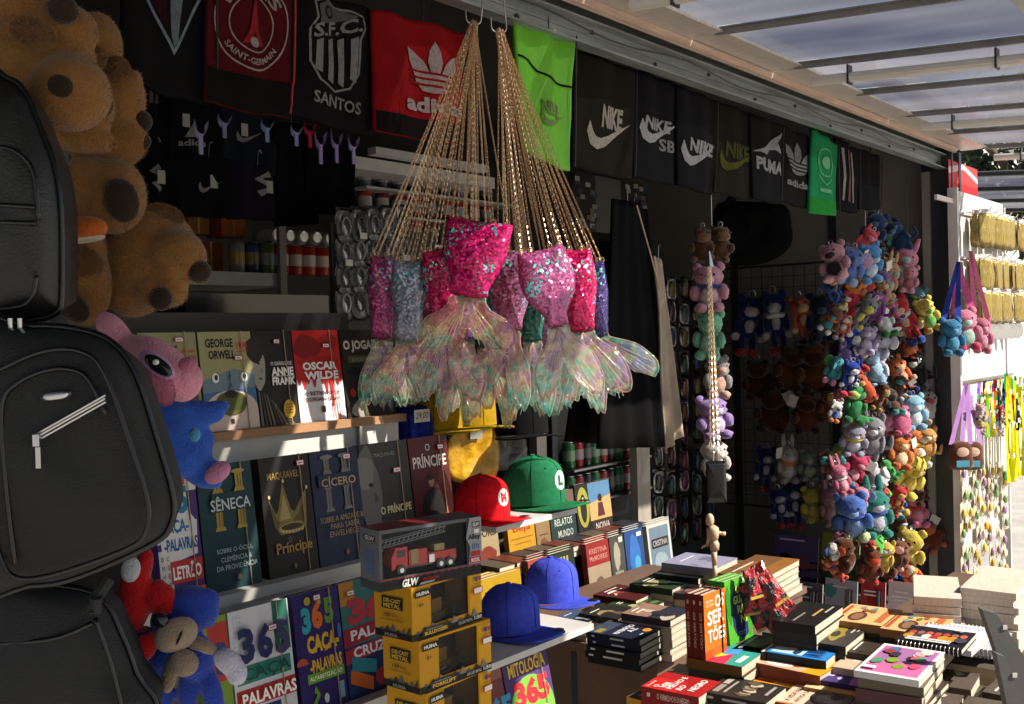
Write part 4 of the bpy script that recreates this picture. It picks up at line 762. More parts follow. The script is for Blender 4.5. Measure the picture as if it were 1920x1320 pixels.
tstack((1507, 1288), (1620, 1302), 0.10, 0.872, [(0.018, '9a7a48', c_ergo, None), (0.03, '7a6a50', None, None), (0.03, '5a4a40', None, None)], ['ochre paperback with a painted vase, behind the coin cover', 'tan book under the ochre vase cover', 'dark book low under the vase cover'], GT)
def c_purp(p):
    p.rect(0, 0, 1, 1, '4a3a72').poly([(0, 0), (1, 0), (1, 0.4), (0, 0.25)], 'a86ab8').ell(0.4, 0.7, 0.1, 0.08, 'c8b0d8', 5).ell(0.25, 0.5, 0.08, 0.06, 'c8b0d8', 5).blot(0.75, 0.3, 0.12, 0.1, '3a2a62', 2)
    for i in range(3): p.rect(0.3 + 0.12 * i, 0.12 + 0.2 * i, 0.5 + 0.14 * i, 0.17 + 0.2 * i, 'd8c040')
tstack((1518, 1272), (1620, 1285), 0.10, 0.882, [(0.012, '35285a', c_purp, None), (0.03, '6a6058', None, None), (0.03, '5a5048', None, None)], ['thin purple picture book with yellow dashes', 'grey book under the purple picture book', 'lowest book of the purple picture book pile'], GT)
tstack((1560, 1250), (1660, 1262), 0.11, 0.897, [(0.02, 'b8a48c', lambda p: p.rect(0, 0, 1, 1, 'c0aa90').blot(0.5, 0.7, 0.1, 0.06, 'd8ccc0', 2), None), (0.03, '8a7a68', None, None), (0.03, '6a5a4c', None, None)], ['plain beige book between the blue book and the pink album', 'book under the plain beige one', 'lowest book under the plain beige one'], GT)
tstack((1585, 1222), (1690, 1237), 0.10, 0.91, [(0.02, '3a302a', gen(5, ['3a302a', '6a584a', '8a7a68']), None), (0.03, '4a4038', None, None), (0.03, '5a5048', None, None)], ['dark brown book with a sepia scene, left of the spiral notebook', 'book under the sepia scene', 'lowest book under the sepia scene'], GT)
def c_game(s):
    def f(p):
        p.rect(0, 0, 1, 1, 'd8a872'); r = random.Random(s)
        p.ell(0.35, 0.62, 0.26, 0.16, '5a3826').ell(0.35, 0.62, 0.18, 0.1, '8a6448').rect(0.1, 0.88, 0.9, 0.95, 'a8482c').rect(0.15, 0.1, 0.9, 0.24, 'b06038')
        for i in range(5): p.blot(r.uniform(0.5, 0.9), r.uniform(0.3, 0.8), 0.08, 0.05, ['6a8a8a', 'a84a30', '5a7a3a'][i % 3], i)
    return f
for i, (A_, B_) in enumerate((((1556, 1161), (1652, 1178)), ((1650, 1178), (1760, 1190)))):
    tstack(A_, B_, 0.14, 0.94, [(0.018, '9a6a40', c_game(i), None), (0.03, '3a3630', None, None), (0.04, '4a443a', None, None)], [['orange-cream game book behind the charcoal one', 'orange-cream game book behind the spiral notebook'][i], ['book under the left game book', 'book under the right game book'][i], ['lowest book under the left game book', 'lowest book under the right game book'][i]], GT)
def c_blk(p): p.rect(0, 0, 1, 1, '191716').rect(0.1, 0.55, 0.5, 0.6, '8a8070').rect(0.4, 0.3, 0.75, 0.36, 'b88a48').rect(0.6, 0.15, 0.9, 0.2, 'a8a49c')
tstack((1447, 1163), (1533, 1166), 0.17, 0.965, [(0.02, '171514', c_blk, None), (0.022, '2a2622', None, None), (0.022, '3a342c', None, None), (0.04, '2a2622', None, None), (0.05, '3a342c', None, None)], ['black hardback with gold strip near the red packets'] + ['book under the black hardback near the red packets'] * 4, GT)
rr0 = random.Random(12)
LOWP = [['5a5048', '8a7a6a', 'c8b8a0'], ['2a4a6a', '7aa0b8', 'd8d0c0'], ['3a302a', '8a7a5a', 'c8b890'], ['c8b090', '8a5a3a', 'e0d4c0'], ['2c4a34', '7a9a4a', 'd8c84a'], ['5a3a6a', 'b888b0', 'd8c8d0'], ['b8862a', '6a3a1c', 'e8d0a0']]
for ix in range(7):
    for iy in range(5):
        x_, y_ = 1.80 + ix * 0.155 + rr0.uniform(-0.01, 0.01), 0.50 + iy * 0.142 + rr0.uniform(-0.008, 0.008); pl_ = LOWP[(ix * 3 + iy * 5) % 7]
        if x_ > 2.45: continue
        zt_ = 0.828 + rr0.uniform(0, 0.02)
        for j in range(2): book('paperback_book', '%s book low on the table, %s row from street, %s along%s' % (['grey-brown', 'blue-toned', 'brown-toned', 'cream', 'green-toned', 'violet-toned', 'ochre'][(ix * 3 + iy * 5) % 7], ['first', 'second', 'third', 'fourth', 'fifth'][iy], ['first', 'second', 'third', 'fourth', 'fifth', 'sixth', 'seventh'][ix], ['', ', underneath'][j]), 'book', 0.118, 0.136, 0.024, pl_[0], gen(300 + ix * 9 + iy, pl_) if j == 0 else None, (x_, y_, zt_ - 0.0245 * j), flat(R(rr0.uniform(-3, 7))), 'books lying low on the front table', None)
# upright books
def c_ser(p):
    p.rect(0, 0, 1, 1, 'e0661c').rect(0, 0, 1, 0.12, 'b8481a').blot(0.55, 0.06, 0.3, 0.05, 'd8581a', 3).text('Euclides', 0.1, 0.86, 0.42, 0.90, 'f0d8b8', 0.0).text('da Cunha', 0.1, 0.80, 0.44, 0.84, 'f0d8b8', 0.0).text('OS', 0.5, 0.74, 0.92, 0.94, 'f4e8d0', 0.02).text('SER', 0.12, 0.50, 0.90, 0.72, 'f4e8d0', 0.02).text('TÕES', 0.12, 0.24, 0.92, 0.48, 'f4e8d0', 0.02)
def c_gua(p):
    p.rect(0, 0, 1, 1, '4a9a2c').blot(0.58, 0.5, 0.42, 0.42, '252b58', 6, 22, 0.25).blot(0.1, 0.6, 0.12, 0.3, '2f7a24', 2).blot(0.9, 0.25, 0.1, 0.2, '3a8a28', 4)
    for s, x0, x1, y in (('O', 0.42, 0.58, 0.76), ('GUA', 0.28, 0.74, 0.60), ('RA', 0.42, 0.76, 0.44), ('NI', 0.52, 0.78, 0.28)): p.text(s, x0, y, x1, y + 0.13, 'c8e040', 0.03)
    p.rect(0.36, 0.14, 0.7, 0.16, '8a92b0').rect(0.36, 0.11, 0.6, 0.125, '8a92b0').rect(0.72, 0.92, 0.86, 0.97, 'e0dcd8')
sb = onZ(1323, 1238, 0.906); ser_w = 0.088
for i in range(3):
    o = book('paperback_book', ['orange upright paperback with cream lettering, front of three', 'middle of the three upright orange paperbacks', 'rearmost of the three upright orange paperbacks'][i], 'book', ser_w, 0.137, 0.0146, '5e1c18', c_ser if i == 0 else None, (sb.x, sb.y + i * 0.0152, 0.906), (R(-1), 0, R(-2)), 'upright books on the front table', spn('c8a898', 3, 'OS SERTÕES'), key='ser%d' % i)
    if i == 0: m = MB(); m.box(0.068, 0.0695, -0.004, 0.045, -0.001, 0.139); m.build('elastic_band', BLACKM, o)
gb = onZ(1369, 1211, 0.906)
for i in range(3): book('paperback_book', ['green and navy upright paperback with lime lettering, front of its set', 'green paperback behind the lime-lettered one', 'rearmost of the three upright green paperbacks'][i], 'book', 0.098, 0.140, 0.0135, '3f8a26', c_gua if i == 0 else None, (gb.x, gb.y + i * 0.0142, 0.906), (R(-5), 0, R(-4)), 'upright books on the front table', None, key='gua%d' % i)
# red and black foil packets in a heap against the upright books
FOIL = mat('foil_wrap', obj=True, rough=0.12, var=0.3, vscale=30, bump=1.0, bscale=60, coat=1.0)
PAT = bpy.data.materials.new('red_black_patterned_foil'); PAT.use_nodes = True; n = PAT.node_tree.nodes; L = PAT.node_tree.links; b = n['Principled BSDF']
tc = n.new('ShaderNodeTexCoord'); vo = n.new('ShaderNodeTexVoronoi'); vo.inputs['Scale'].default_value = 75; L.new(tc.outputs['Object'], vo.inputs['Vector'])
cr = n.new('ShaderNodeValToRGB'); cr.color_ramp.interpolation = 'CONSTANT'; e_ = cr.color_ramp.elements; e_[0].color = (0.012, 0.010, 0.011, 1); e_[1].position = 0.45; e_[1].color = (0.45, 0.02, 0.025, 1)
for ps, c_ in ((0.66, (0.02, 0.015, 0.015, 1)), (0.80, (0.60, 0.42, 0.34, 1)), (0.87, (0.5, 0.03, 0.03, 1)), (0.95, (0.55, 0.35, 0.05, 1))): q_ = e_.new(ps); q_.color = c_
L.new(vo.outputs['Color'], cr.inputs[0]); L.new(cr.outputs[0], b.inputs['Base Color']); b.inputs['Roughness'].default_value = 0.35; b.inputs['Coat Weight'].default_value = 0.4; b.inputs['Coat Roughness'].default_value = 0.15
nz = n.new('ShaderNodeTexNoise'); nz.inputs['Scale'].default_value = 55; nz.inputs['Detail'].default_value = 4; L.new(tc.outputs['Object'], nz.inputs['Vector']); bp = n.new('ShaderNodeBump'); bp.inputs['Strength'].default_value = 1.0; bp.inputs['Distance'].default_value = 0.02; L.new(nz.outputs[0], bp.inputs['Height']); L.new(bp.outputs[0], b.inputs['Normal'])
for i, (px, py, ang, s_) in enumerate(((1404, 1120, 14, 1.0), (1423, 1104, 24, 1.0), (1446, 1100, 32, 1.05), (1418, 1150, 28, 1.0), (1438, 1152, 38, 1.1), (1460, 1152, 20, 1.0), (1430, 1080, 30, 0.9), (1464, 1120, 36, 0.9), (1410, 1092, 12, 0.9))):
    p = at(px, py, 2.33 - 0.010 * (i % 3)); o = empty('foil_packet', p, FACE + R(12 * (i % 3) - 14), 'red and black foil packet, ' + ['leaning on the green book', 'second from the green book', 'upper right of the heap', 'lowest left of the heap', 'lowest in the middle of the heap', 'lowest right of the heap', 'topmost of the heap', 'far right of the heap', 'tucked at upper left of the heap'][i], 'packet', 'red and black foil packets in a heap'); o.rotation_euler = (R(-18), R(-ang), FACE + R(12 * (i % 3) - 14))
    m = MB(); N = 6; v = []; f = []; w_, h_ = 0.017 * s_, 0.034 * s_
    for sg in (-1, 1):
        for a_ in range(N + 1):
            for b__ in range(N + 1):
                u_, v_ = a_ / N * 2 - 1, b__ / N * 2 - 1; bul = 0.007 * (1 - u_ ** 4) * (1 - v_ ** 6) + 0.003 * noise.noise(Vector((u_ * 2 + i * 7, v_ * 3, sg))); v.append((u_ * w_, sg * max(0.0004, bul), v_ * h_))
    K = (N + 1) ** 2
    for a_ in range(N):
        for b__ in range(N): k_ = a_ * (N + 1) + b__; f += [(k_, k_ + N + 1, k_ + N + 2, k_ + 1), (K + k_, K + k_ + 1, K + k_ + N + 2, K + k_ + N + 1)]
    m.add(v, f); m.build('wrapper', PAT, o)
    m = MB(); m.box(-w_, w_, -0.0012, 0.0012, -h_ - 0.006, -h_); m.build('sealed_edge', FOIL, o, hx(['b88a2a', '8a1a1c', 'c8a030'][i % 3]))
# pink album pile, spiral notebooks, paper stacks
def c_alb(p):
    p.rect(0, 0, 1, 1, 'e0dcd8').rect(0.06, 0.06, 0.94, 0.94, 'c8689a'); r = random.Random(4)
    p.rect(0.45, 0.08, 0.92, 0.92, '9a6a9a')
    for i in range(16): p.blot(r.uniform(0.25, 0.9), r.uniform(0.15, 0.88), 0.08, 0.09, ['3a6a9a', 'd8a0a8', '7a9a2a', '8a3a3a', 'e0c8b8', '3a2a3a', 'c84a6a', '4a8a5a'][i % 8], i, 12, 0.4)
    p.text('ÁLBUM', 0.1, 0.72, 0.3, 0.80, 'f0e4e8', 0.03) if False else p.rect(0.1, 0.72, 0.17, 0.92, 'f0e4e8')
A_, B_ = (1601, 1257), (1727, 1268)
cols = ['d0ccc8', '6a5a48', '5a3a3a', '3a302c', '2a4a6a', '2c4a38', '4a4640', 'a8a09a', '3a5a44', '4a3a34']
tstack(A_, B_, 0.175, 0.965, [(0.012 + 0.006 * (i % 3), cols[i], c_alb if i == 0 else None, None) for i in range(10)], ['white-framed pink album with cartoonish blobs, topmost of the album pile'] + ['%s edged album in the pile under the pink one' % n_ for n_ in ('tan', 'maroon', 'dark brown', 'blue', 'dark green', 'grey', 'light grey', 'green', 'brown')], 'albums piled at the table edge', 0.008, 3)
COIL = mat('wire_coil', (0.75, 0.75, 0.75), rough=0.25, metal=1.0)
CLEAR = mat('clear_cover', (0.55, 0.55, 0.58), rough=0.2, var=0.2, vscale=40, coat=0.8)
def spiral(label, A_, B_, wd, Z, col, pr, group, off=(0, 0), t=0.012, rzo=0.0, key=None, coil_right=False):
    a, b = onZ(A_[0], A_[1], Z), onZ(B_[0], B_[1], Z); h = (a - b).length; rz = R(4) + rzo; b = a + Vector((math.sin(rz), -math.cos(rz), 0)) * h
    o = book('spiral_notebook', label, 'notebook', wd, h, t, col, pr, (b.x + off[0], b.y + off[1], Z), flat(rz), group, None, key=key)
    m = MB(); n_ = int(h / 0.008)
    x_ = wd + 0.001 if coil_right else 0.0
    for i in range(n_): z = 0.006 + i * 0.008; m.tube([(x_ + 0.006 * math.cos(q_ * 0.785), t / 2 + (t / 2 + 0.002) * math.sin(q_ * 0.785), z) for q_ in range(8)], 0.0006, 4, closed=True)
    m.build('wire_coil', COIL, o); return o
def c_oj(p):
    p.rect(0, 0, 1, 1, '1c1a20'); r = random.Random(9)
    for i in range(7): x = 0.12 + i * 0.13; p.ell(x, 0.62, 0.055, 0.10, ['a8402a', '8a5a4a', 'b85a3a', 'a84a38'][i % 4]).blot(x, 0.40, 0.09, 0.14, ['c87a1c', '3a3a4a', 'd8d0c8', 'a82a2a', 'b88a2a'][i % 5], i, 12, 0.3)
    for i in range(4): p.ell(r.uniform(0.1, 0.9), r.uniform(0.82, 0.93), 0.03, 0.02, '5a8ab0')
    for i, y in enumerate((0.17, 0.06)): p.rect(0.12, y, 0.82, y + 0.085, '1a1418').rect(0.13, y + 0.01, 0.8, y + 0.075, 'd8d4d0')
    p.rect(0.7, 0.85, 0.85, 0.93, 'e8e0dc')
zz = 0.972
rr = random.Random(8)
# that notebook's picture reads across the wide side, so its sheet is turned
def c_ojr(p):
    q = Print(); c_oj(q); n0 = len(q.v); p.l += 40
    p.v += [(1 - y, x, l + 1) for x, y, l in q.v]; p.f += q.f; p.c += q.c
    p.v = [(1 - x, 1 - y, l) if False else (x, y, l) for x, y, l in p.v]
def c_ojr2(p):
    q = Print(); c_oj(q); k0 = len(p.v); p.v += [(y, 1 - x, l) for x, y, l in q.v]; p.f += [tuple(i + k0 for i in f_) for f_ in q.f]; p.c += q.c; p.l = q.l
spiral('black spiral notebook with a row of figures, on top of the notebook pile', (1678, 1201), (1803, 1219), 0.13, zz, '1a181c', c_ojr2, 'spiral notebooks in a pile', key='oj')
for i in range(13):
    zz -= 0.0135; spiral(['%s spiral notebook in the pile behind the pink album' % n_ for n_ in ('clear-covered', 'white', 'silver', 'grey', 'pale blue', 'smoke-grey', 'dark', 'pearl', 'lilac', 'ash', 'slate', 'dusty', 'lowest')][i], (1678, 1201), (1803, 1219), 0.15, zz, ['c8c8d0', 'b0b0b8', 'd0c8d0', '9a98a0', 'b8b4c0', '8a8890'][i % 6], None, 'spiral notebooks in a pile', (rr.uniform(0.0, 0.05), rr.uniform(-0.06, -0.015)), 0.012, R(rr.uniform(-4, 4)), coil_right=i % 2 == 0)
PAPER = mat('newsprint', (0.62, 0.54, 0.44), rough=0.9, var=0.15, vscale=30, bump=0.4, bscale=400, stretch=(1, 1, 8))
for si, (A_, B_, wd, Z, n_) in enumerate((((1716, 1118), (1806, 1124), 0.22, 0.985, 6), ((1800, 1100), (1905, 1112), 0.26, 1.0, 9))):
    a, b = onZ(A_[0], A_[1], Z), onZ(B_[0], B_[1], Z); h = (a - b).length; rz = math.atan2(a.y - b.y, a.x - b.x) - math.pi / 2; z = Z
    for i in range(n_):
        t = 0.017 + rr.uniform(-0.002, 0.004); o = empty('magazine', (b.x + rr.uniform(-0.008, 0.008), b.y + rr.uniform(-0.008, 0.008), z), 0, ['buff magazine in the left stack behind the notebooks', 'buff magazine in the right stack beside the dark board'][si] + ', ' + ['topmost', 'second down', 'third down', 'fourth down', 'fifth down', 'sixth down', 'seventh down', 'eighth down', 'ninth down'][i], 'magazine', ['left magazine stack', 'right magazine stack'][si]); o.rotation_euler = flat(rz + R(rr.uniform(-2, 2)))
        m = MB(); sg = 6; v = []; f = []
        for j in range(sg + 1):
            x = wd * j / sg; up = -0.004 * math.sin(math.pi * j / sg) if i == 0 else 0
            v += [(x, up, 0), (x, up, h), (x, t * 0.92, h), (x, t * 0.92, 0)]
        for j in range(sg):
            for q_ in range(4): f.append((4 * j + q_, 4 * j + (q_ + 1) % 4, 4 * j + 4 + (q_ + 1) % 4, 4 * j + 4 + q_))
        f += [(3, 2, 1, 0), (4 * sg, 4 * sg + 1, 4 * sg + 2, 4 * sg + 3)]; m.add(v, f); m.build('pages', PAPER, o)
        m = MB(); m.box(0, wd, t * 0.925, t * 0.96, -0.001, h + 0.001); m.build('back_cover', COVER, o, hx(['b8a890', '8a7a68', 'a89880'][i % 3]))
        z -= t
# second table carrying the paper stacks
t2 = empty('paper_table', (2.75, 0.75, 0), 0, 'low stand under the magazine stacks', 'table'); 
m = MB(); m.box(-0.25, 0.75, -0.45, 0.30, 0.77, 0.80); m.build('top', BROWN, t2)
for x in (0.32, 0.66):
    for y in (-0.42, 0.24): m = MB(); m.box(x, x + 0.04, y, y + 0.04, 0, 0.7695); m.build('leg', DKPOST, t2)
# dark boards leaning at the table end
for i, (pts, d, lb) in enumerate((([(1842, 1143), (1868, 1150), (1930, 1245), (1930, 1330), (1905, 1330)], 1.92, 'dark grey folded board leaning beside the magazine stacks'), ([(1868, 1225), (1885, 1232), (1925, 1330), (1890, 1330)], 1.84, 'lower dark board leaning at the photo edge'))):
    anc = at(pts[0][0], pts[0][1], d); lp = plane_px(pts, anc, FACE); o = empty('leaning_board', anc, FACE, lb, 'board'); m = MB()
    n_ = len(lp); m.add([(x, 0, z) for x, z in lp] + [(x, 0.02, z) for x, z in lp], [tuple(range(n_)), tuple(range(2 * n_ - 1, n_ - 1, -1))] + [(j, j + n_, (j + 1) % n_ + n_, (j + 1) % n_) for j in range(n_)])
    m.build('panel', mat('slate_board', (0.09, 0.085, 0.08), rough=0.7, var=0.25, vscale=8), o)
    c_ = plane_px([(1880, 1180)] if i == 0 else [(1898, 1270)], anc, FACE)[0]; m = MB(); m.box(c_[0], c_[0] + 0.008, -0.002, -0.0005, c_[1], c_[1] + 0.008); m.build('label_dot', MATTE, o, hx('c8c4bc'))
# ------------------------------------------------------------------ counter piles
GC = 'books piled on the brown counter'
def c_mat(p): p.rect(0, 0, 1, 1, '1e2236').rect(0, 0.7, 1, 1, '3a4252').rect(0.05, 0.76, 0.35, 0.88, '8a7a3a').poly([(0.3, 0.3), (0.45, 0.3), (0.75, 0.7), (0.6, 0.7)], '1e2236').text('MATEMÁTICA', 0.12, 0.46, 0.94, 0.58, 'd8d8dc', 0.03).text('A-Z', 0.4, 0.32, 0.7, 0.43, 'd8d8dc', 0.03).ell(0.7, 0.16, 0.13, 0.07, 'd8802a').rect(0.3, 0.12, 0.45, 0.14, 'c8ccd4')
tstack((1099, 1184), (1207, 1196), 0.10, 0.903, [(0.0145, '171a28', c_mat, spn('b0b0b0', 4)), (0.0145, '171a28', None, spn('b0b0b0', 4)), (0.0145, '151414', None, spn('c8c4bc', 5)), (0.0145, '151414', None, spn('c8c4bc', 6)), (0.0145, '151414', None, None)], ['navy mathematics book with a white title, on the counter corner'] + ['dark book under the navy mathematics book'] * 4, GC)
tstack((1165, 1150), (1262, 1161), 0.10, 0.925, [(0.016, '3a3038', gen(11, ['2a2a38', '8a6a5a', '6a5a5a', 'b0a090']), None)] + [(0.016, 'a89a88', None, None)] * 5, ['grey photo-covered book behind the mathematics pile'] + ['pale-edged book in the pile behind the mathematics one'] * 5, GC)
pal = [['23211f', '5a4a3a', '8a7a5a'], ['1b2230', '3a4a6a', '8a8a92'], ['4a1c1c', '8a3a30', 'c8b8a0'], ['2c3a2a', '5a6a3a', 'a09a70'], ['3a3036', '7a5a5a', 'b8a8a0'], ['17181c', '34343a', '6a6a70']]
lst = [((1085, 1150), (1165, 1158), 0.10, 0.89, 3), ((1040, 1158), (1105, 1165), 0.08, 0.88, 2), ((1112, 1115), (1200, 1122), 0.12, 0.895, 3), ((1180, 1095), (1262, 1105), 0.16, 0.915, 3), ((1215, 1105), (1300, 1120), 0.12, 0.905, 3), ((1225, 1075), (1310, 1085), 0.18, 0.93, 4), ((1240, 1055), (1345, 1064), 0.14, 0.955, 4), ((1290, 1080), (1365, 1090), 0.16, 0.925, 4), ((1345, 1075), (1432, 1085), 0.24, 0.95, 4), ((1135, 1135), (1215, 1142), 0.10, 0.885, 3)]
for i, (A_, B_, wd, Z, n_) in enumerate(lst):
    w_ = ['olive', 'slate', 'rust', 'moss', 'mauve', 'coal', 'pale violet', 'sand', 'orange-topped', 'smoky'][i]
    if i == 6: pal_ = ['8a88a0', 'a8a4b4', '6a6a80']
    elif i == 8: pal_ = ['8a5a2a', '6a4a2c', 'a8742f']
    else: pal_ = pal[i % 6]
    tstack(A_, B_, wd, Z, [(0.017, pal_[0], gen(20 + i, pal_), None)] + [(0.017, ['a89c88', '7a7064', '8a8070'][j % 3], None, None) for j in range(n_)], ['%s covered book topping a pile on the dim counter' % w_] + ['pale-edged book under the %s cover on the counter' % w_] * n_, GC)
# upright books on the two inner steps
S1, S2 = (1.885, 0.781), (2.035, 0.901)
GI = 'upright books on the inner steps of the counter'
def inner(tier, pxl, pxr, py, h, t, col, label, pr, lean=6): o = faced(tier, pxl, pxr, py, h, t, col, label, pr, lean, None, 0); o['group'] = GI; return o
def c_henry(p): p.rect(0, 0, 1, 1, '8a7a5a').text('HENRY', 0.08, 0.72, 0.95, 0.84, '2a241c', 0.02).text('FORD', 0.16, 0.56, 0.95, 0.68, '2a241c', 0.02).blot(0.5, 0.25, 0.35, 0.16, '6a2a20', 4)
def c_beja(p): p.rect(0, 0, 1, 1, 'a87a1c').text('Dona', 0.15, 0.66, 0.8, 0.80, '8a3018', 0.02).text('Beja', 0.18, 0.46, 0.85, 0.62, '8a3018', 0.02).rect(0.1, 0.38, 0.9, 0.40, '7a5a18').rect(0.2, 0.30, 0.8, 0.315, '7a5a18')
def c_duro(p): p.rect(0, 0, 1, 1, '7a6244').text('DURO', 0.1, 0.74, 0.95, 0.86, '3a2a1c', 0.02).rect(0.2, 0.35, 0.8, 0.37, '4a3828').blot(0.5, 0.2, 0.3, 0.1, '5a4430', 2)
def c_rel(p): p.rect(0, 0, 1, 1, '20302e').poly([(0.5, 1), (1, 1), (1, 0.6)], '5a4a40').text('RELATOS', 0.15, 0.42, 0.85, 0.54, 'a8aca4', 0.01).text('MUNDO', 0.25, 0.22, 0.85, 0.34, 'a8aca4', 0.01)
def c_oval(p): p.rect(0, 0, 1, 1, '1c1a16').ell(0.5, 0.6, 0.42, 0.34, '8a8432').ell(0.5, 0.58, 0.22, 0.24, '1e1c18').ell(0.5, 0.72, 0.08, 0.05, 'b8a890')
def c_noiva(p): p.rect(0, 0, 1, 1, '2a2220').rect(0, 0.62, 1, 1, '4a7090').poly([(0, 0.35), (1, 0.35), (1, 0.75), (0, 0.65)], 'b08a5a').ell(0.5, 0.72, 0.1, 0.07, '2a1a14').poly([(0.34, 0.4), (0.4, 0.64), (0.6, 0.64), (0.68, 0.4)], '4a2024').text('NOIVA', 0.2, 0.18, 0.85, 0.3, 'a89c90', 0.02).rect(0.25, 0.1, 0.75, 0.12, '8a8078')
for (l_, r_, py, h, c, lb, f_) in ((898, 940, 1060, 0.185, '7a6a4a', 'tan book with dark serif capitals, beside the fire truck box', c_henry), (958, 1008, 1052, 0.19, '8a6414', 'mustard book with red lettering under the cap shelf', c_beja), (1010, 1036, 1040, 0.185, '6a5438', 'narrow tan book right of the mustard one', c_duro), (1038, 1085, 1030, 0.19, '1a2826', 'dark teal book with grey capitals under the cap shelf', c_rel), (1088, 1114, 1018, 0.20, '161410', 'black book with a yellow oval portrait frame', c_oval), (1112, 1152, 1008, 0.195, '221c1a', 'sunset-covered novel at the right end of the upper step', c_noiva)):
    inner(S2, l_, r_, py, h, 0.02, c, lb, f_)
def c_kri(p): p.rect(0, 0, 1, 1, '8a7a66').rect(0, 0.55, 1, 1, '7a1c1c').text('KRISTINA', 0.12, 0.78, 0.9, 0.88, 'a87870', 0.01).text('McMORRIS', 0.12, 0.64, 0.9, 0.74, 'a87870', 0.01).blot(0.5, 0.2, 0.2, 0.12, '5a4a3c', 2)
def c_girl(p): p.rect(0, 0, 1, 1, '3a3a36').blot(0.45, 0.6, 0.22, 0.28, '8a8474', 4).rect(0.2, 0.25, 0.8, 0.3, '7a7668').rect(0.2, 0.16, 0.7, 0.2, '7a7668').rect(0.65, 0.85, 0.9, 0.95, 'c8c4bc')
def c_bl(p): p.rect(0, 0, 1, 1, '1c3a6a').blot(0.5, 0.5, 0.3, 0.4, '2a5a9a', 3).blot(0.6, 0.3, 0.15, 0.2, '3a8aa8', 7).rect(0.65, 0.85, 0.9, 0.93, 'c8c4bc')
def c_cri(p): p.rect(0, 0, 1, 1, 'a8a8a4').rect(0.08, 0.06, 0.92, 0.94, '5a6a78').rect(0.15, 0.5, 0.88, 0.7, '1c1a18').text('CRISTINA', 0.2, 0.54, 0.84, 0.66, '8a8a86', 0.02).blot(0.5, 0.25, 0.3, 0.15, '7a8a90', 3)
def c_bamb(p):
    p.rect(0, 0, 1, 1, '1c2418')
    for i in range(4): p.rect(0.3 + 0.12 * i, 0.6 + 0.03 * (i % 2), 0.38 + 0.12 * i, 0.9, '8a8a5a')
for i, (l_, r_, py, h, c, lb, f_) in enumerate(((905, 985, 1165, 0.15, '8a6a14', 'yellow book in the shade behind the blue caps', lambda p: p.rect(0, 0, 1, 1, '9a7a14')), (1000, 1036, 1150, 0.165, '4a2020', 'dark red book behind the blue caps', gen(50, pal[2])), (1040, 1086, 1140, 0.165, '161c14', 'black book with pale bamboo strips behind the blue caps', c_bamb), (1108, 1150, 1122, 0.165, '6a1818', 'red and tan book on the lower step', c_kri), (1152, 1178, 1115, 0.165, '2a2a28', 'grey book with a faint figure, right of the red and tan one', c_girl), (1180, 1214, 1106, 0.168, '14284a', 'deep blue book on the lower step', c_bl), (1222, 1264, 1094, 0.165, '8a8a88', 'white-framed grey book at the right end of the lower step', c_cri))):
    for j in range(3):
        o = inner((S1[0] + j * 0.021, S1[1]), l_, r_, py, h, 0.02, c, lb if j == 0 else ['', 'nearer copy of ', 'rear copy of '][j] + lb, f_ if j == 0 else None)
for i in range(9):
    px = 905 + i * 33; py = 1072 - i * 8.2; p = onY(px, py, 1.99); a = onY(px + 30, py - 7, 1.99)
    for j in range(2): book('paperback_book', 'dim pale-edged book lying %s on the inner step, %s from the fire truck box' % (['on top', 'underneath'][j], ['first', 'second', 'third', 'fourth', 'fifth', 'sixth', 'seventh', 'eighth', 'ninth'][i]), 'book', a.x - p.x - 0.004, 0.13, 0.017, ['4a443a', '5a2a22', '2a2a30'][(i + j) % 3], None, (p.x, 1.925, 0.9405 - 0.0175 * j), flat(R(rr.uniform(-2, 2))), 'books lying flat on the inner step', None)
# ------------------------------------------------------------------ jointed wooden figure
LW = mat('pale_wood', (0.60, 0.40, 0.25), rough=0.5, var=0.12, vscale=40, stretch=(4, 4, 0.6), bump=0.1)
mp_ = onZ(1342, 1092, 0.925); md = (mp_ - CAM).dot(FWD)
def mj(px, py): q = at(px, py, md); return q - mp_
fg = empty('wooden_mannequin', mp_, 0, 'small jointed wooden artist figure standing on the counter books', 'figurine')
def limb(name, pts, rs): m = MB(); m.tube(pts, rs, 10); m.build(name, LW, fg, None, True)
h_ = mj(1331, 975); m = MB(); m.ell(h_, (0.0115, 0.0115, 0.018), 14, 10); m.build('head', LW, fg, None, True)
limb('neck', [mj(1332, 985), mj(1333, 990)], 0.004)
limb('chest', [mj(1334, 987), mj(1336, 992), mj(1338, 1003), mj(1339, 1014)], [0.010, 0.0165, 0.0150, 0.009])
limb('pelvis', [mj(1339, 1013), mj(1340, 1020), mj(1340, 1031)], [0.009, 0.0125, 0.0115])
limb('thigh', [mj(1338, 1031), mj(1340, 1060)], [0.0085, 0.0065]); limb('shin', [mj(1340, 1060), mj(1341, 1090)], [0.0065, 0.0045]); limb('thigh', [mj(1342, 1032) + Vector((0.008, 0.01, 0)), mj(1343, 1060) + Vector((0.008, 0.01, 0))], [0.0085, 0.0065]); limb('shin', [mj(1343, 1060) + Vector((0.008, 0.01, 0)), mj(1345, 1090) + Vector((0.008, 0.01, 0))], [0.0065, 0.0045])
limb('upper_arm', [mj(1330, 991), mj(1329, 1010)], [0.006, 0.0048]); limb('forearm', [mj(1329, 1010), mj(1326, 1021)], [0.0048, 0.0038]); limb('upper_arm', [mj(1345, 998), mj(1352, 1000)], [0.005, 0.0045]); limb('forearm', [mj(1350, 1000), mj(1360, 1001)], [0.0045, 0.006])
m = MB()
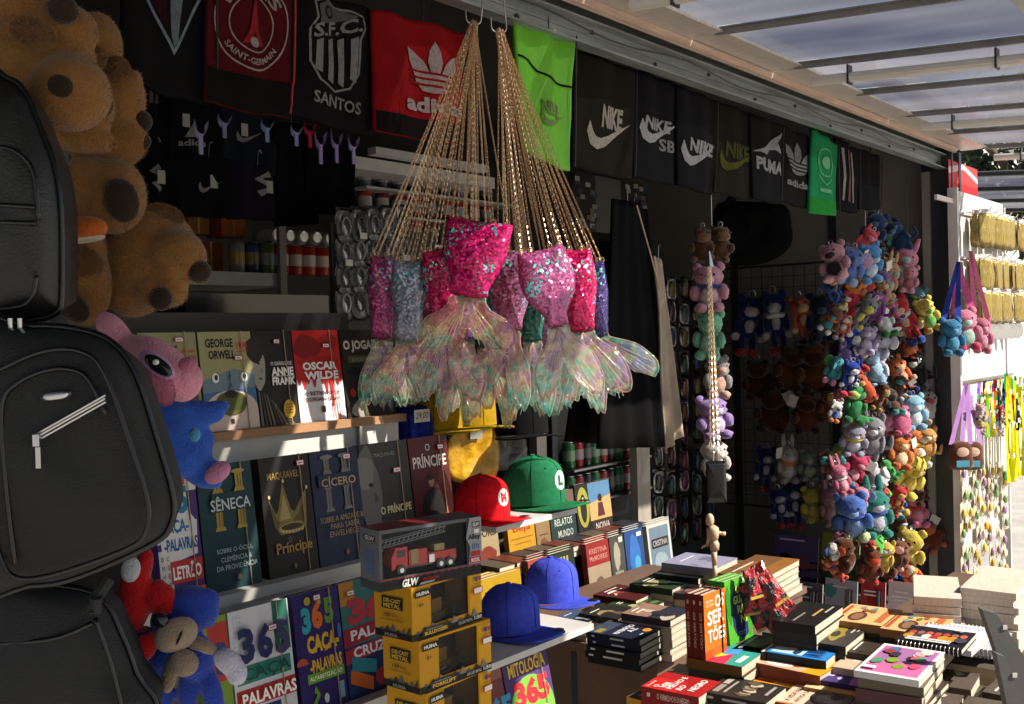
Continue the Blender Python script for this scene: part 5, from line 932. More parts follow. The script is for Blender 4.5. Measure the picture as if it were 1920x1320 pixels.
for i in range(5): m.tube([mj(1325, 1022), mj(1320 - i * 0.6, 1023 + i * 0.9), mj(1316 - i * 0.2, 1024 + i * 1.2)], [0.0022, 0.0016, 0.0011], 6)
m.build('hand', LW, fg, None, True)
m = MB(); m.tube([mj(1322, 1024), mj(1335, 1023)], 0.0012, 5); m.build('held_stick', LW, fg)
# ================================================================== drawstring bags hanging along the header
def quadmap(q, y, rz=0.0, fold=0.006, seed=0, nf=3):
    TL, TR, BR, BL = [onY(p[0], p[1], y) for p in q]
    ny = Vector((0, -1, 0))
    def f(u, v, off=0.0):
        p = (BL.lerp(BR, u)).lerp(TL.lerp(TR, u), v)
        d = fold * (0.35 + 0.9 * v) * math.sin(u * nf * 2 * math.pi + seed + 1.2 * v) + fold * 1.2 * noise.noise(Vector((u * 2.2 + seed, v * 2.6, seed)))
        e = 0.010 * (1 - (2 * u - 1) ** 4)
        dr = -0.006 * math.sin(math.pi * u) * (1 - v) + 0.006 * noise.noise(Vector((u * 3 + seed * 2, 0.3, seed))) * (1 - v)
        return p + ny * (d + e + off) + Vector((0, 0, dr))
    return f
def cloth(name, f, col, parent, th=0.012, nu=18, nv=18, ma=None, v0=0.0, v1=1.0, loc=None):
    v = []; fc = []; W_ = nu + 1
    for s_ in (0, 1):
        for j in range(nv + 1):
            for i in range(W_):
                p = f(i / nu, v0 + (v1 - v0) * j / nv, 0.0 if s_ == 0 else -th); v.append(p - (loc or Vector()))
    K = W_ * (nv + 1)
    for j in range(nv):
        for i in range(nu): a = j * W_ + i; fc += [(a, a + 1, a + W_ + 1, a + W_), (K + a, K + a + W_, K + a + W_ + 1, K + a + 1)]
    for j in range(nv): a = j * W_; fc.append((a, a + W_, K + a + W_, K + a)); a = j * W_ + nu; fc.append((a, K + a, K + a + W_, a + W_))
    for i in range(nu): fc.append((i, K + i, K + i + 1, i + 1)); a = nv * W_ + i; fc.append((a, a + 1, K + a + 1, K + a))
    m = MB(); m.add(v, fc); return m.build(name, ma or CLOTH, parent, col, True)
CORD = mat('black_cord', (0.012, 0.012, 0.012), rough=0.7)
def swoosh(p, x, y, s, col, asp=1.3):
    P = [(0, 0.42), (-0.06, 0.25), (0.0, 0.06), (0.14, 0.0), (0.32, 0.06), (1.0, 0.52), (0.40, 0.24), (0.22, 0.18), (0.12, 0.2), (0.06, 0.28)]
    p.poly([(x + a * s, y + b * s / asp) for a, b in P], col)
def trefoil(p, cx, cy, s, col, bgc, asp=1.2):
    t = lambda a, b: (cx + a * s, cy + b * s / asp)
    p.poly([t(a, b) for a, b in ((-0.09, 0.0), (-0.16, 0.25), (-0.12, 0.5), (0, 0.72), (0.12, 0.5), (0.16, 0.25), (0.09, 0.0))], col)
    for sg in (-1, 1): p.poly([t(sg * a, b) for a, b in ((0.12, 0.0), (0.25, 0.25), (0.45, 0.42), (0.6, 0.5), (0.6, 0.22), (0.5, 0.0))], col)
    p.poly([t(a, b) for a, b in ((-0.5, 0.0), (0.5, 0.0), (0.42, -0.2), (0.25, -0.38), (0, -0.42), (-0.25, -0.38), (-0.42, -0.2))], col)
    for i, b in enumerate((0.0, -0.13, -0.26)): p.poly([t(-0.6, b + 0.05), t(0.6, b - 0.0), t(0.6, b - 0.05), t(-0.6, b)], bgc)
def b_shield(p):
    p.poly([(0.12, 1.0), (0.9, 1.0), (0.86, 0.8), (0.53, 0.32), (0.2, 0.8)], '8a9aa8').poly([(0.16, 1.0), (0.86, 1.0), (0.82, 0.8), (0.53, 0.37), (0.24, 0.8)], '17171a').poly([(0.46, 1.0), (0.62, 1.0), (0.57, 0.44), (0.53, 0.38), (0.5, 0.46)], '77828c').poly([(0.24, 0.98), (0.42, 0.98), (0.47, 0.5), (0.3, 0.75)], '3a1418')
def b_paris(p):
    c = 'b8a8a4'; p.rect(0, 0, 1, 0.26, '141416')
    for r_, w_ in ((0.42, 0.018), (0.26, 0.014)): p.line([(0.5 + r_ * math.cos(R(a)), 0.66 + r_ * 0.82 * math.sin(R(a))) for a in range(0, 360, 10)], w_, c, 1.3, True)
    arc = lambda x, y: (0.5 + (0.345 + (y - 0.5) * 0.6) * math.cos(R(150 - 120 * x)), 0.66 + (0.345 + (y - 0.5) * 0.6) * 0.82 * math.sin(R(150 - 120 * x)))
    p.text('PARIS', 0, 0.42, 1, 0.58, c, 0.03, 0, arc)
    arc2 = lambda x, y: (0.5 + (0.345 - (y - 0.5) * 0.6) * math.cos(R(215 + 110 * x)), 0.66 + (0.345 - (y - 0.5) * 0.6) * 0.82 * math.sin(R(215 + 110 * x)))
    p.text('SAINT-GERMAIN', 0, 0.45, 1, 0.55, c, 0.02, 0, arc2)
    p.poly([(0.36, 0.50), (0.44, 0.62), (0.485, 0.84), (0.515, 0.84), (0.56, 0.62), (0.64, 0.50), (0.57, 0.50), (0.5, 0.6), (0.43, 0.50)], 'a82a30').ell(0.5, 0.52, 0.06, 0.04, c)
def b_santos(p):
    c = '9a9c9c'; sh = [(0.22, 0.92), (0.36, 0.97), (0.5, 0.93), (0.66, 0.93), (0.78, 0.90), (0.82, 0.82), (0.76, 0.72), (0.76, 0.45), (0.68, 0.33), (0.5, 0.27), (0.32, 0.33), (0.22, 0.45), (0.2, 0.70), (0.26, 0.8)]
    p.line(sh, 0.022, c, 1.3, True).poly([(0.26, 0.90), (0.36, 0.95), (0.72, 0.90), (0.76, 0.84), (0.28, 0.72), (0.29, 0.8)], '6a6c6c').ell(0.4, 0.87, 0.07, 0.05, '1c1c1e').ell(0.4, 0.87, 0.045, 0.032, '6a6c6c')
    p.poly([(0.21, 0.62), (0.78, 0.80), (0.78, 0.90), (0.21, 0.73)], '1a1a1c').text('S.F.C.', 0.23, 0.635, 0.78, 0.745, c, 0.03, 0, lambda x, y: (x, y + (x - 0.23) * 0.28))
    for i in range(4): x = 0.26 + i * 0.135; p.poly([(x, 0.34 + 0.0 if i in (1, 2) else 0.40), (x + 0.07, 0.32 if i in (1, 2) else 0.38), (x + 0.07, 0.65 + 0.03 * i), (x, 0.62 + 0.03 * i)], c)
    p.text('SANTOS', 0.26, 0.14, 0.8, 0.235, c, 0.02)
def b_adired(p): p.rect(0, 0, 1, 0.17, '1c1214'); trefoil(p, 0.60, 0.56, 0.45, 'b8a4a0', '9a1a1c', 1.15); p.text('adidas', 0.28, 0.225, 1.0, 0.36, 'c0aca8', 0.04)
def b_lime(p): p.line([(0.0, 0.725), (0.18, 0.715), (0.32, 0.655), (0.6, 0.63), (1, 0.625)], 0.035, '10140c', 2.2); p.text('NIKE', 0.38, 0.36, 0.74, 0.46, '8aa860', 0.05); swoosh(p, 0.38, 0.27, 0.5, '8aa860', 2.0)
def b_nike1(p): p.text('NIKE', 0.38, 0.40, 0.76, 0.60, 'b0a89c', 0.05, 0.15); swoosh(p, 0.22, 0.20, 0.68, 'b8b0a4', 1.2)
def b_nikesb(p): p.text('NIKE', 0.15, 0.48, 0.75, 0.60, 'a8a8ac', 0.04, 0.15); swoosh(p, 0.12, 0.34, 0.85, 'b0b0b4', 1.6); p.text('SB', 0.5, 0.30, 0.86, 0.42, '8a8a8e', 0.03)
def b_nike2(p): p.text('NIKE', 0.25, 0.38, 0.95, 0.52, 'a8a8ac', 0.05, 0.15); swoosh(p, 0.1, 0.22, 0.95, 'b0b0b4', 1.6)
def b_nike3(p): p.text('NIKE', 0.25, 0.42, 0.85, 0.60, '4a4a22', 0.04, 0.1); swoosh(p, 0.15, 0.26, 0.85, '55581e', 1.6)
def b_puma(p): p.text('PUMA', 0.1, 0.36, 0.95, 0.52, '9a9a9e', 0.05); p.poly([(0.0, 0.56), (0.3, 0.64), (0.6, 0.78), (0.95, 0.92), (0.75, 0.76), (0.9, 0.62), (0.7, 0.66), (0.5, 0.64), (0.35, 0.56), (0.2, 0.58)], '9a9a9e')
def b_adi2(p): trefoil(p, 0.5, 0.58, 0.62, '8a8a8c', '161616', 1.6); p.text('adidas', 0.16, 0.24, 0.9, 0.34, '8a8a8c', 0.04)
def b_palm(p):
    p.rect(0, 0, 1, 0.2, '2a9a3a').line([(0.5 + 0.3 * math.cos(R(a)), 0.66 + 0.17 * math.sin(R(a))) for a in range(0, 360, 15)], 0.05, '7ac090', 2.6, True).line([(0.25, 0.48), (0.5, 0.38), (0.75, 0.48)], 0.05, '7ac090', 2.6).rect(0.3, 0.28, 0.7, 0.33, '7ac090').ell(0.5, 0.66, 0.14, 0.08, '7ac090')
def b_strip(p):
    for i in range(3): p.line([(0.25 + 0.2 * i, 0.9), (0.3 + 0.2 * i, 0.5), (0.22 + 0.22 * i, 0.15)], 0.08, ['a8a4a4', '8a5a5a', '9a9a9a'][i], 2)
GB = 'drawstring bags hanging under the kiosk header'
bags = [
 ([(225, -70), (398, -45), (394, 196), (228, 150)], '131315', b_shield, 'black drawstring bag with a pale pointed shield, leftmost in the row', 1.90),
 ([(390, -55), (545, -20), (540, 222), (384, 190)], '4a1218', b_paris, 'maroon drawstring bag with a round crest and black base', 1.88),
 ([(543, -25), (702, 22), (699, 258), (532, 208)], '161618', b_santos, 'black drawstring bag with a striped white shield crest', 1.90),
 ([(698, 18), (872, 62), (868, 272), (706, 244)], '8a1418', b_adired, 'red drawstring bag with a white three-leaf emblem', 1.87),
 ([(962, 35), (1073, 72), (1067, 322), (981, 283)], '5fae12', b_lime, 'bright lime green bag with a black zip line', 1.80),
 ([(1078, 92), (1192, 135), (1186, 336), (1074, 312)], '1f1d16', b_nike1, 'olive-black bag with a large white tick, right of the lime bag', 1.88),
 ([(1188, 130), (1275, 162), (1268, 348), (1190, 332)], '18181b', b_nikesb, 'black bag with two letters below its white tick', 1.90),
 ([(1268, 160), (1342, 190), (1336, 366), (1272, 345)], '17171a', b_nike2, 'black bag with a broad white tick over the plush string', 1.88),
 ([(1336, 188), (1414, 216), (1411, 376), (1338, 358)], '1c1b14', b_nike3, 'black bag with a faint olive tick', 1.90),
 ([(1408, 214), (1466, 238), (1462, 382), (1412, 372)], '161618', b_puma, 'black bag with a leaping cat emblem', 1.88),
 ([(1460, 234), (1522, 262), (1518, 390), (1460, 378)], '161616', b_adi2, 'black bag with a grey three-leaf emblem, beside the green bag', 1.90),
 ([(1521, 240), (1567, 272), (1568, 403), (1517, 398)], '1c7a4a', b_palm, 'green drawstring bag with pale crest near the far end', 1.87),
 ([(1566, 258), (1608, 282), (1606, 400), (1570, 392)], '131315', b_strip, 'narrow black bag with streaky white print near the far end', 1.90),
 ([(1606, 278), (1652, 296), (1650, 392), (1610, 392)], '121214', None, 'plain black bag at the far end of the row', 1.92)]
for i, (q, c, f_, lb, y) in enumerate(bags):
    mpf = quadmap(q, y, 0, 0.008 if i < 5 else 0.0045, i * 1.7, 2); loc = mpf(0.5, 1.0)
    o = empty('drawstring_bag', loc, 0, lb, 'bag', GB); cloth('bag', mpf, hx(c), o, 0.012, 44, 26, loc=loc, ma=mat('lime_nylon', hx('5fae12'), rough=0.5, var=0.12, bump=0.2, bscale=60) if i == 4 else None)
    if f_:
        p = Print(); f_(p); p.refine(0.05); link('emblem', p.mesh('emblem', lambda x, yy, l: mpf(min(1, max(0, x)), yy, 0.0028 + l) - loc, PRINTC, 0.0003), o)
    m = MB(); e = mpf(0.97, 1.0, 0.008) - loc; b0 = mpf(0.97, 0.03, 0.012) - loc; r_ = random.Random(i)
    m.tube([e + Vector((0.004 * math.sin(t * 3 + i), -0.003, (b0.z - e.z) * t - (0.03 + 0.03 * r_.random()) * math.sin(t * 3.1))) + Vector((b0.x - e.x, 0, 0)) * t for t in [k_ / 12 for k_ in range(13)]], 0.0026, 5); m.build('cord', CORD if i != 1 else mat('red_cord', (0.35, 0.02, 0.02), rough=0.7), o)
    m = MB(); m.tube([mpf(0.5, 1, 0) - loc, Vector((0, -0.005, 2.462 - loc.z + 0.01))], 0.002, 5) if 2.47 > loc.z else m.tube([mpf(0.5, 1, 0) - loc, mpf(0.5, 1, 0) - loc + Vector((0, 0, 0.03))], 0.002, 5); m.build('hanging_loop', CORD, o)
# ================================================================== mermaid-tail purses on gold chains
SEQ = bpy.data.materials.new('sequins'); SEQ.use_nodes = True; n = SEQ.node_tree.nodes; L = SEQ.node_tree.links; b = n['Principled BSDF']
tc = n.new('ShaderNodeTexCoord'); vo = n.new('ShaderNodeTexVoronoi'); vo.inputs['Scale'].default_value = 230; L.new(tc.outputs['Object'], vo.inputs['Vector'])
ge = n.new('ShaderNodeNewGeometry'); sb_ = n.new('ShaderNodeVectorMath'); sb_.operation = 'SUBTRACT'; sb_.inputs[1].default_value = (0.5, 0.5, 0.5); L.new(vo.outputs['Color'], sb_.inputs[0])
sc_ = n.new('ShaderNodeVectorMath'); sc_.operation = 'SCALE'; sc_.inputs['Scale'].default_value = 0.95; L.new(sb_.outputs[0], sc_.inputs[0])
av = n.new('ShaderNodeVectorMath'); av.operation = 'ADD'; L.new(ge.outputs['Normal'], av.inputs[0]); L.new(sc_.outputs[0], av.inputs[1]); nv_ = n.new('ShaderNodeVectorMath'); nv_.operation = 'NORMALIZE'; L.new(av.outputs[0], nv_.inputs[0]); L.new(nv_.outputs[0], b.inputs['Normal'])
oi = n.new('ShaderNodeObjectInfo'); nz = n.new('ShaderNodeTexNoise'); nz.inputs['Scale'].default_value = 16; nz.inputs['Detail'].default_value = 4; L.new(tc.outputs['Object'], nz.inputs['Vector'])
wn = n.new('ShaderNodeTexWhiteNoise'); L.new(vo.outputs['Position'], wn.inputs[0])
adm = n.new('ShaderNodeMath'); adm.operation = 'MULTIPLY_ADD'; adm.inputs[1].default_value = 0.3; L.new(wn.outputs['Value'], adm.inputs[0]); L.new(nz.outputs[0], adm.inputs[2])
gt = n.new('ShaderNodeMath'); gt.operation = 'GREATER_THAN'; gt.inputs[1].default_value = 0.80; L.new(adm.outputs[0], gt.inputs[0])
fl_ = n.new('ShaderNodeValToRGB'); e_ = fl_.color_ramp.elements; e_[0].color = (0.12, 0.75, 0.20, 1); e_[1].color = (0.35, 0.30, 0.95, 1); x_ = e_.new(0.55); x_.color = (0.10, 0.75, 0.70, 1); L.new(wn.outputs['Color'], fl_.inputs[0])
mc = n.new('ShaderNodeMix'); mc.data_type = 'RGBA'; L.new(gt.outputs[0], mc.inputs[0]); L.new(oi.outputs['Color'], mc.inputs[6]); L.new(fl_.outputs[0], mc.inputs[7]); L.new(mc.outputs[2], b.inputs['Base Color'])
b.inputs['Metallic'].default_value = 0.45; b.inputs['Roughness'].default_value = 0.22; b.inputs['Thin Film Thickness'].default_value = 420; b.inputs['Thin Film IOR'].default_value = 1.5; b.inputs['Coat Weight'].default_value = 0.5
FIN = bpy.data.materials.new('pearl_film'); FIN.use_nodes = True; n = FIN.node_tree.nodes; L = FIN.node_tree.links; b = n['Principled BSDF']
tc = n.new('ShaderNodeTexCoord'); nz = n.new('ShaderNodeTexNoise'); nz.inputs['Scale'].default_value = 13; nz.inputs['Detail'].default_value = 2; nz.inputs['Distortion'].default_value = 1.5; L.new(tc.outputs['Object'], nz.inputs['Vector'])
cr = n.new('ShaderNodeValToRGB'); e_ = cr.color_ramp.elements; e_[0].position = 0.25; e_[0].color = (0.02, 0.60, 0.62, 1); e_[1].position = 0.75; e_[1].color = (1.0, 0.36, 0.14, 1)
for ps, cl_ in ((0.38, (0.15, 0.85, 0.72, 1)), (0.47, (0.85, 0.80, 0.45, 1)), (0.55, (0.95, 0.35, 0.42, 1)), (0.64, (0.50, 0.36, 0.85, 1))): q_ = e_.new(ps); q_.color = cl_
L.new(nz.outputs[0], cr.inputs[0]); oi = n.new('ShaderNodeObjectInfo'); mc = n.new('ShaderNodeMix'); mc.data_type = 'RGBA'; mc.inputs[0].default_value = 0.42; L.new(cr.outputs[0], mc.inputs[6]); L.new(oi.outputs['Color'], mc.inputs[7]); L.new(mc.outputs[2], b.inputs['Base Color'])
b.inputs['Roughness'].default_value = 0.06; b.inputs['Metallic'].default_value = 0.3; b.inputs['Alpha'].default_value = 0.50; b.inputs['Thin Film Thickness'].default_value = 380; b.inputs['Thin Film IOR'].default_value = 1.7; b.inputs['Coat Weight'].default_value = 0.8; b.inputs['Coat Roughness'].default_value = 0.1
n2 = n.new('ShaderNodeTexNoise'); n2.inputs['Scale'].default_value = 45; L.new(tc.outputs['Object'], n2.inputs['Vector']); bp = n.new('ShaderNodeBump'); bp.inputs['Strength'].default_value = 0.55; bp.inputs['Distance'].default_value = 0.01; L.new(n2.outputs[0], bp.inputs['Height']); L.new(bp.outputs[0], b.inputs['Normal'])
def chain_mesh(a, b_, wire=0.0007, lk=0.0078, wd=0.0021, sag=0.0):
    a, b_ = Vector(a), Vector(b_); n_ = max(4, int((b_ - a).length / lk)); m = MB(); t = (b_ - a).normalized(); o1 = t.orthogonal().normalized(); o2 = t.cross(o1)
    for i in range(n_):
        c = a.lerp(b_, (i + 0.5) / n_) + Vector((0, 0, -sag * 4 * ((i + 0.5) / n_) * (1 - (i + 0.5) / n_))); w_ = o1 if i % 2 else o2; hl = lk * 0.66
        m.tube([c + t * hl * math.cos(q_) + w_ * wd * math.sin(q_) for q_ in (0, 1.05, 2.09, 3.14, 4.19, 5.24)], wire, 3, closed=True)
    return m
HK = [at(890, 42, 2.50), at(937, 58, 2.52)]
for i, (p_, top) in enumerate(zip(HK, ((905, -12), (945, 5)))):
    t_ = at(top[0], top[1], 2.52); m = MB(); e = p_ + Vector((0, 0, -0.004))
    pts = [e + Vector((-0.018, 0.012, 0.035)), e + Vector((-0.016, 0.01, 0.006)), e, e + Vector((0.012, -0.006, 0.004)), e + Vector((0.016, -0.008, 0.02)), t_ + Vector((0, 0, 0.0)), t_ + Vector((0.006, 0, 0.05))]
    m.tube([Vector(q_) for q_ in smooth_pts([tuple(v_) for v_ in pts], 4, False)], 0.0018, 6)
    tag(m.build('s_hook', METAL, None, None, True), ['steel hook carrying the left bundle of gold chains', 'steel hook carrying the right bundle of gold chains'][i], 'hook', 'steel hooks on the header')
def tailpurse(label, top, waist, wt, wm, ww, fin, col, d, hook=0, fcol='b8d8cc', th=0.022, rz=None, chains=True, flat_=1.0):
    """top / waist: photo pixels of the body's axis; w*: widths in pixels; fin: (tip px, spread px)"""
    rz = FACE if rz is None else rz; anc = at(waist[0], waist[1], d); ax = Vector((waist[0] - top[0], waist[1] - top[1])); ln = ax.length; ax /= ln; pr_ = Vector((-ax.y, ax.x))
    prof = [(0.0, wt * 0.86), (0.03, wt), (0.18, (wt + wm) / 2), (0.4, wm), (0.62, wm * 0.86), (0.85, ww * 1.25), (1.0, ww)]
    Lp = [Vector(top) + ax * ln * t + pr_ * w_ / 2 for t, w_ in prof]; Rp = [Vector(top) + ax * ln * t - pr_ * w_ / 2 for t, w_ in prof]
    mid_ = Vector(top) + ax * (0.02 * ln)
    out = smooth_pts([tuple(p) for p in Lp] + [tuple(p) for p in Rp[::-1]] + [tuple(mid_)], 4)
    o = empty('mermaid_tail_purse', anc, rz, label, 'purse', 'sequinned mermaid-tail purses on gold chains')
    loc = plane_px(out, anc, rz); m = MB(); m.inflate(loc, th, th, 7, pw=0.55, wob=0.004); m.build('sequin_body', SEQ, o, hx(col), True)
    # fin: two lobes with scalloped rims
    rv = random.Random(int(top[0] * 3 + top[1])); tip, sp = fin; tx = Vector(tip) - Vector(waist); fl2 = tx.length; ta = tx / fl2; tp = Vector((-ta.y, ta.x)); P = []
    W_ = Vector(waist); seq = []
    for sg in (1, -1):
        lobe = [(0.0, ww * 0.5 / sp), (0.08, ww * 0.55 / sp), (0.22, 0.26), (0.42, 0.44), (0.66, 0.54), (0.88, 0.54), (1.04, 0.47), (1.0, 0.41), (1.03, 0.35), (0.94, 0.29), (0.94, 0.23), (0.82, 0.17), (0.78, 0.11), (0.66, 0.06)]
        k1, k2 = rv.uniform(0.86, 1.08), rv.uniform(0.85, 1.12); lp = [W_ + ta * fl2 * a * (k1 if a > 0.3 else 1) * rv.uniform(0.97, 1.03) + tp * sg * b__ * sp * (k2 if a > 0.2 else 1) * rv.uniform(0.96, 1.04) for a, b__ in lobe]; seq.append(lp)
    outl = seq[0] + [W_ + ta * fl2 * 0.52] + seq[1][::-1]
    fo_ = smooth_pts([tuple(p) for p in outl], 2); loc = plane_px(fo_, anc, rz)
    cw = plane_px([tuple(W_ + ta * fl2 * 0.36)], anc, rz)[0]
    m = MB(); m.inflate(loc, 0.006, 0.006, 9, cen=cw, wob=0.026); fo = m.build('tail_fin', FIN, o, hx(fcol), True)
    m = MB()
    for sg in (1, -1):
        for k_, b__ in enumerate((0.08, 0.16, 0.25, 0.34, 0.42, 0.49)):
            ln2 = [0.62, 0.80, 0.92, 0.99, 0.98, 0.85][k_]
            pts = plane_px([tuple(W_ + ta * fl2 * (t * ln2) + tp * sg * sp * b__ * (t ** 1.05)) for t in (0.02, 0.2, 0.4, 0.6, 0.8, 1.0)], anc, rz)
            m.tube([(x, -0.0065 - 0.002 * math.sin(i_ * 0.6), z) for i_, (x, z) in enumerate(pts)], 0.0013, 5)
    rim = plane_px(fo_, anc, rz); m.tube([(x, -0.001, z) for x, z in rim], 0.0013, 4, closed=True)
    m.build('fin_ridges', FIN, fo, hx('e0d8b8'), True)
    if chains:
        M_ = Matrix.Rotation(-rz, 4, 'Z')
        for sg in (1, -1, 0.5, -0.5):
            c_ = Vector(top) + pr_ * sg * wt * 0.42 + ax * 2; e = at(c_.x, c_.y, d) - anc; h_ = HK[hook] + Vector((random.uniform(-0.011, 0.011), random.uniform(-0.008, 0.008), random.uniform(-0.006, 0.006))) - anc
            chain_mesh(M_ @ h_, M_ @ e, sag=random.uniform(0, 0.008)).build('chain', GOLD, o)
            m = MB(); q_ = M_ @ e; m.tube([q_ + Vector((0.005 * math.cos(a), 0, 0.004 + 0.006 * math.sin(a))) for a in [k_ * 0.9 for k_ in range(7)]], 0.0012, 4, closed=True); m.build('ring', GOLD, o)
    return o
TP = [
 ('hot pink sequin tail purse with purple sheen, largest and foremost of the bunch', (900, 412), (876, 556), 126, 122, 62, ((872, 668), 172), 'd81470', 2.22, 0, 'f09060'),
 ('dusty pink sequin tail purse with green sparkles, right of the foremost one', (1012, 466), (1047, 612), 88, 104, 36, ((1068, 748), 118), 'b85a90', 2.27, 1, 'b8c0a8'),
 ('hot pink tail purse at the right with a smoky fin', (1080, 466), (1092, 622), 56, 70, 40, ((1122, 742), 130), 'd0105e', 2.36, 1, '8a9aa0'),
 ('purple sequin tail purse with an orange and turquoise fin, rightmost of the bunch', (1112, 490), (1126, 632), 40, 46, 26, ((1196, 722), 100), '4a3a78', 2.44, 1, '20c8c0'),
 ('dark green sequin tail purse hanging between the pink ones', (985, 545), (1000, 640), 60, 62, 30, ((992, 770), 80), '1a6a58', 2.42, 1, '9ad8d0'),
 ('pink sequin tail purse at the far left of the bunch', (716, 478), (716, 636), 42, 56, 34, ((722, 752), 96), 'b0487e', 2.40, 0, 'a8d0b0'),
 ('silver sequin tail purse second from the left', (764, 486), (766, 640), 56, 66, 40, ((760, 752), 110), '9aa0b4', 2.36, 0, 'f0a888'),
 ('hot pink tail purse half hidden left of the foremost one', (816, 466), (838, 612), 52, 66, 40, ((840, 742), 116), 'd01460', 2.34, 0, 'e8a0a8'),
 ('pale rose sequin tail purse behind the foremost one', (958, 470), (955, 620), 60, 82, 40, ((940, 752), 110), 'b0648c', 2.36, 1, 'd8c0b0'),
 ('lilac tail purse tucked behind at the centre left', (860, 500), (868, 640), 50, 60, 36, ((880, 772), 96), '8a5a9a', 2.50, 0, 'a8d8c8'),
 ('teal tail purse at the back, centre of the bunch', (905, 500), (915, 650), 50, 60, 36, ((915, 782), 90), '2a7a7a', 2.54, 0, 'e0c070'),
 ('rose tail purse at the back, left of centre', (790, 500), (800, 645), 46, 60, 36, ((808, 762), 90), 'b0507a', 2.56, 0, '80c8b8'),
 ('violet tail purse at the back, right of centre', (1040, 500), (1040, 640), 46, 60, 36, ((1030, 765), 96), '6a4a9a', 2.52, 1, '70d0d0'),
 ('aqua tail purse at the back right, above the turquoise fins', (1075, 500), (1075, 650), 46, 60, 36, ((1085, 768), 96), '3a8aa0', 2.56, 1, '60c8d0'),
 ('magenta tail purse at the back under the right chain bundle', (965, 505), (975, 650), 46, 60, 36, ((985, 785), 84), 'a81a6a', 2.58, 1, 'e0d080'),
 ('grey tail purse at the back left, between silver and pink', (745, 510), (742, 650), 44, 54, 34, ((735, 755), 84), '77788a', 2.52, 0, '90d0a0'),
 ('rose-gold tail purse at the back, hidden behind the foremost fin', (880, 520), (845, 655), 46, 56, 34, ((862, 775), 88), 'b06a5a', 2.46, 0, 'd8a080'),
 ('mauve tail purse at the back, right behind the dusty pink one', (1010, 505), (1010, 655), 46, 58, 34, ((1005, 780), 86), '8a4a7a', 2.48, 1, 'b0d8d8')]
for t_ in TP: tailpurse(t_[0], t_[1], t_[2], t_[3], t_[4], t_[5], t_[6], t_[7], t_[8], t_[9], t_[10], rz=FACE + R(random.uniform(-14, 14)))
# ================================================================== dark garments hanging inside
def draped(name, label, cat, q, y, col, folds, amp=0.012, group=None, th=0.01, ma=None, seed=0.0, bottom=0.0):
    TL, TR, BR, BL = [onY(p[0], p[1], y) for p in q]
    def f(u, v, off=0.0):
        p = (BL.lerp(BR, u)).lerp(TL.lerp(TR, u), v); g = amp * (1 - 0.6 * v) * math.sin(u * folds * 6.283 + seed + 0.8 * math.sin(v * 3 + seed)) + amp * noise.noise(Vector((u * 3 + seed, v * 2, seed)))
        return p + Vector((0, -1, 0)) * (g + off) + Vector((0, 0, bottom * math.sin(u * 9 + seed) * (1 - v)))
    loc = f(0.5, 1); o = empty(name, loc, 0, label, cat, group); cloth('fabric', f, hx(col), o, th, 40, 14, ma, loc=loc)
    m = MB(); a, b = f(0.5, 1) - loc, Vector((0, 0, 0.03)); m.tube([a, b + Vector((0.004, 0, 0.012)), b + Vector((0.012, 0, 0.02)), b + Vector((0.016, 0, 0.008))], 0.0015, 5); m.build('hanger_hook', METAL, o)
    return f, o, loc
GJ = 'dark garments hanging in the kiosk'
draped('hanging_apron', 'long black apron hanging in the middle of the kiosk', 'apron', [(1150, 372), (1200, 380), (1248, 838), (1122, 842)], 1.98, '09090b', 3, 0.007, GJ)
draped('hanging_apron', 'navy-black apron behind the long black one', 'apron', [(1165, 385), (1212, 392), (1262, 800), (1138, 800)], 2.06, '0c0c14', 4, 0.008, GJ, seed=2)
draped('hanging_apron', 'wide black apron reaching lowest, beside the tails', 'apron', [(1115, 450), (1180, 455), (1212, 838), (1062, 828)], 2.16, '08080a', 3, 0.006, GJ, seed=4)
draped('hanging_towel', 'cream cloth hanging behind the aprons, lit at its edge', 'towel', [(1226, 480), (1240, 486), (1277, 818), (1246, 850)], 2.02, 'c8b8a4', 2, 0.012, GJ, seed=1)
m = MB(); a, b = onY(1194, 385, 1.9), onY(1238, 545, 1.95); m.tube([a, a.lerp(b, 0.5) + Vector((0.004, 0, -0.004)), b], 0.0028, 6); tag(m.build('tan_strap', mat('tan_strap', (0.45, 0.33, 0.2), rough=0.7)), 'thin tan strap hanging in front of the black aprons', 'strap')
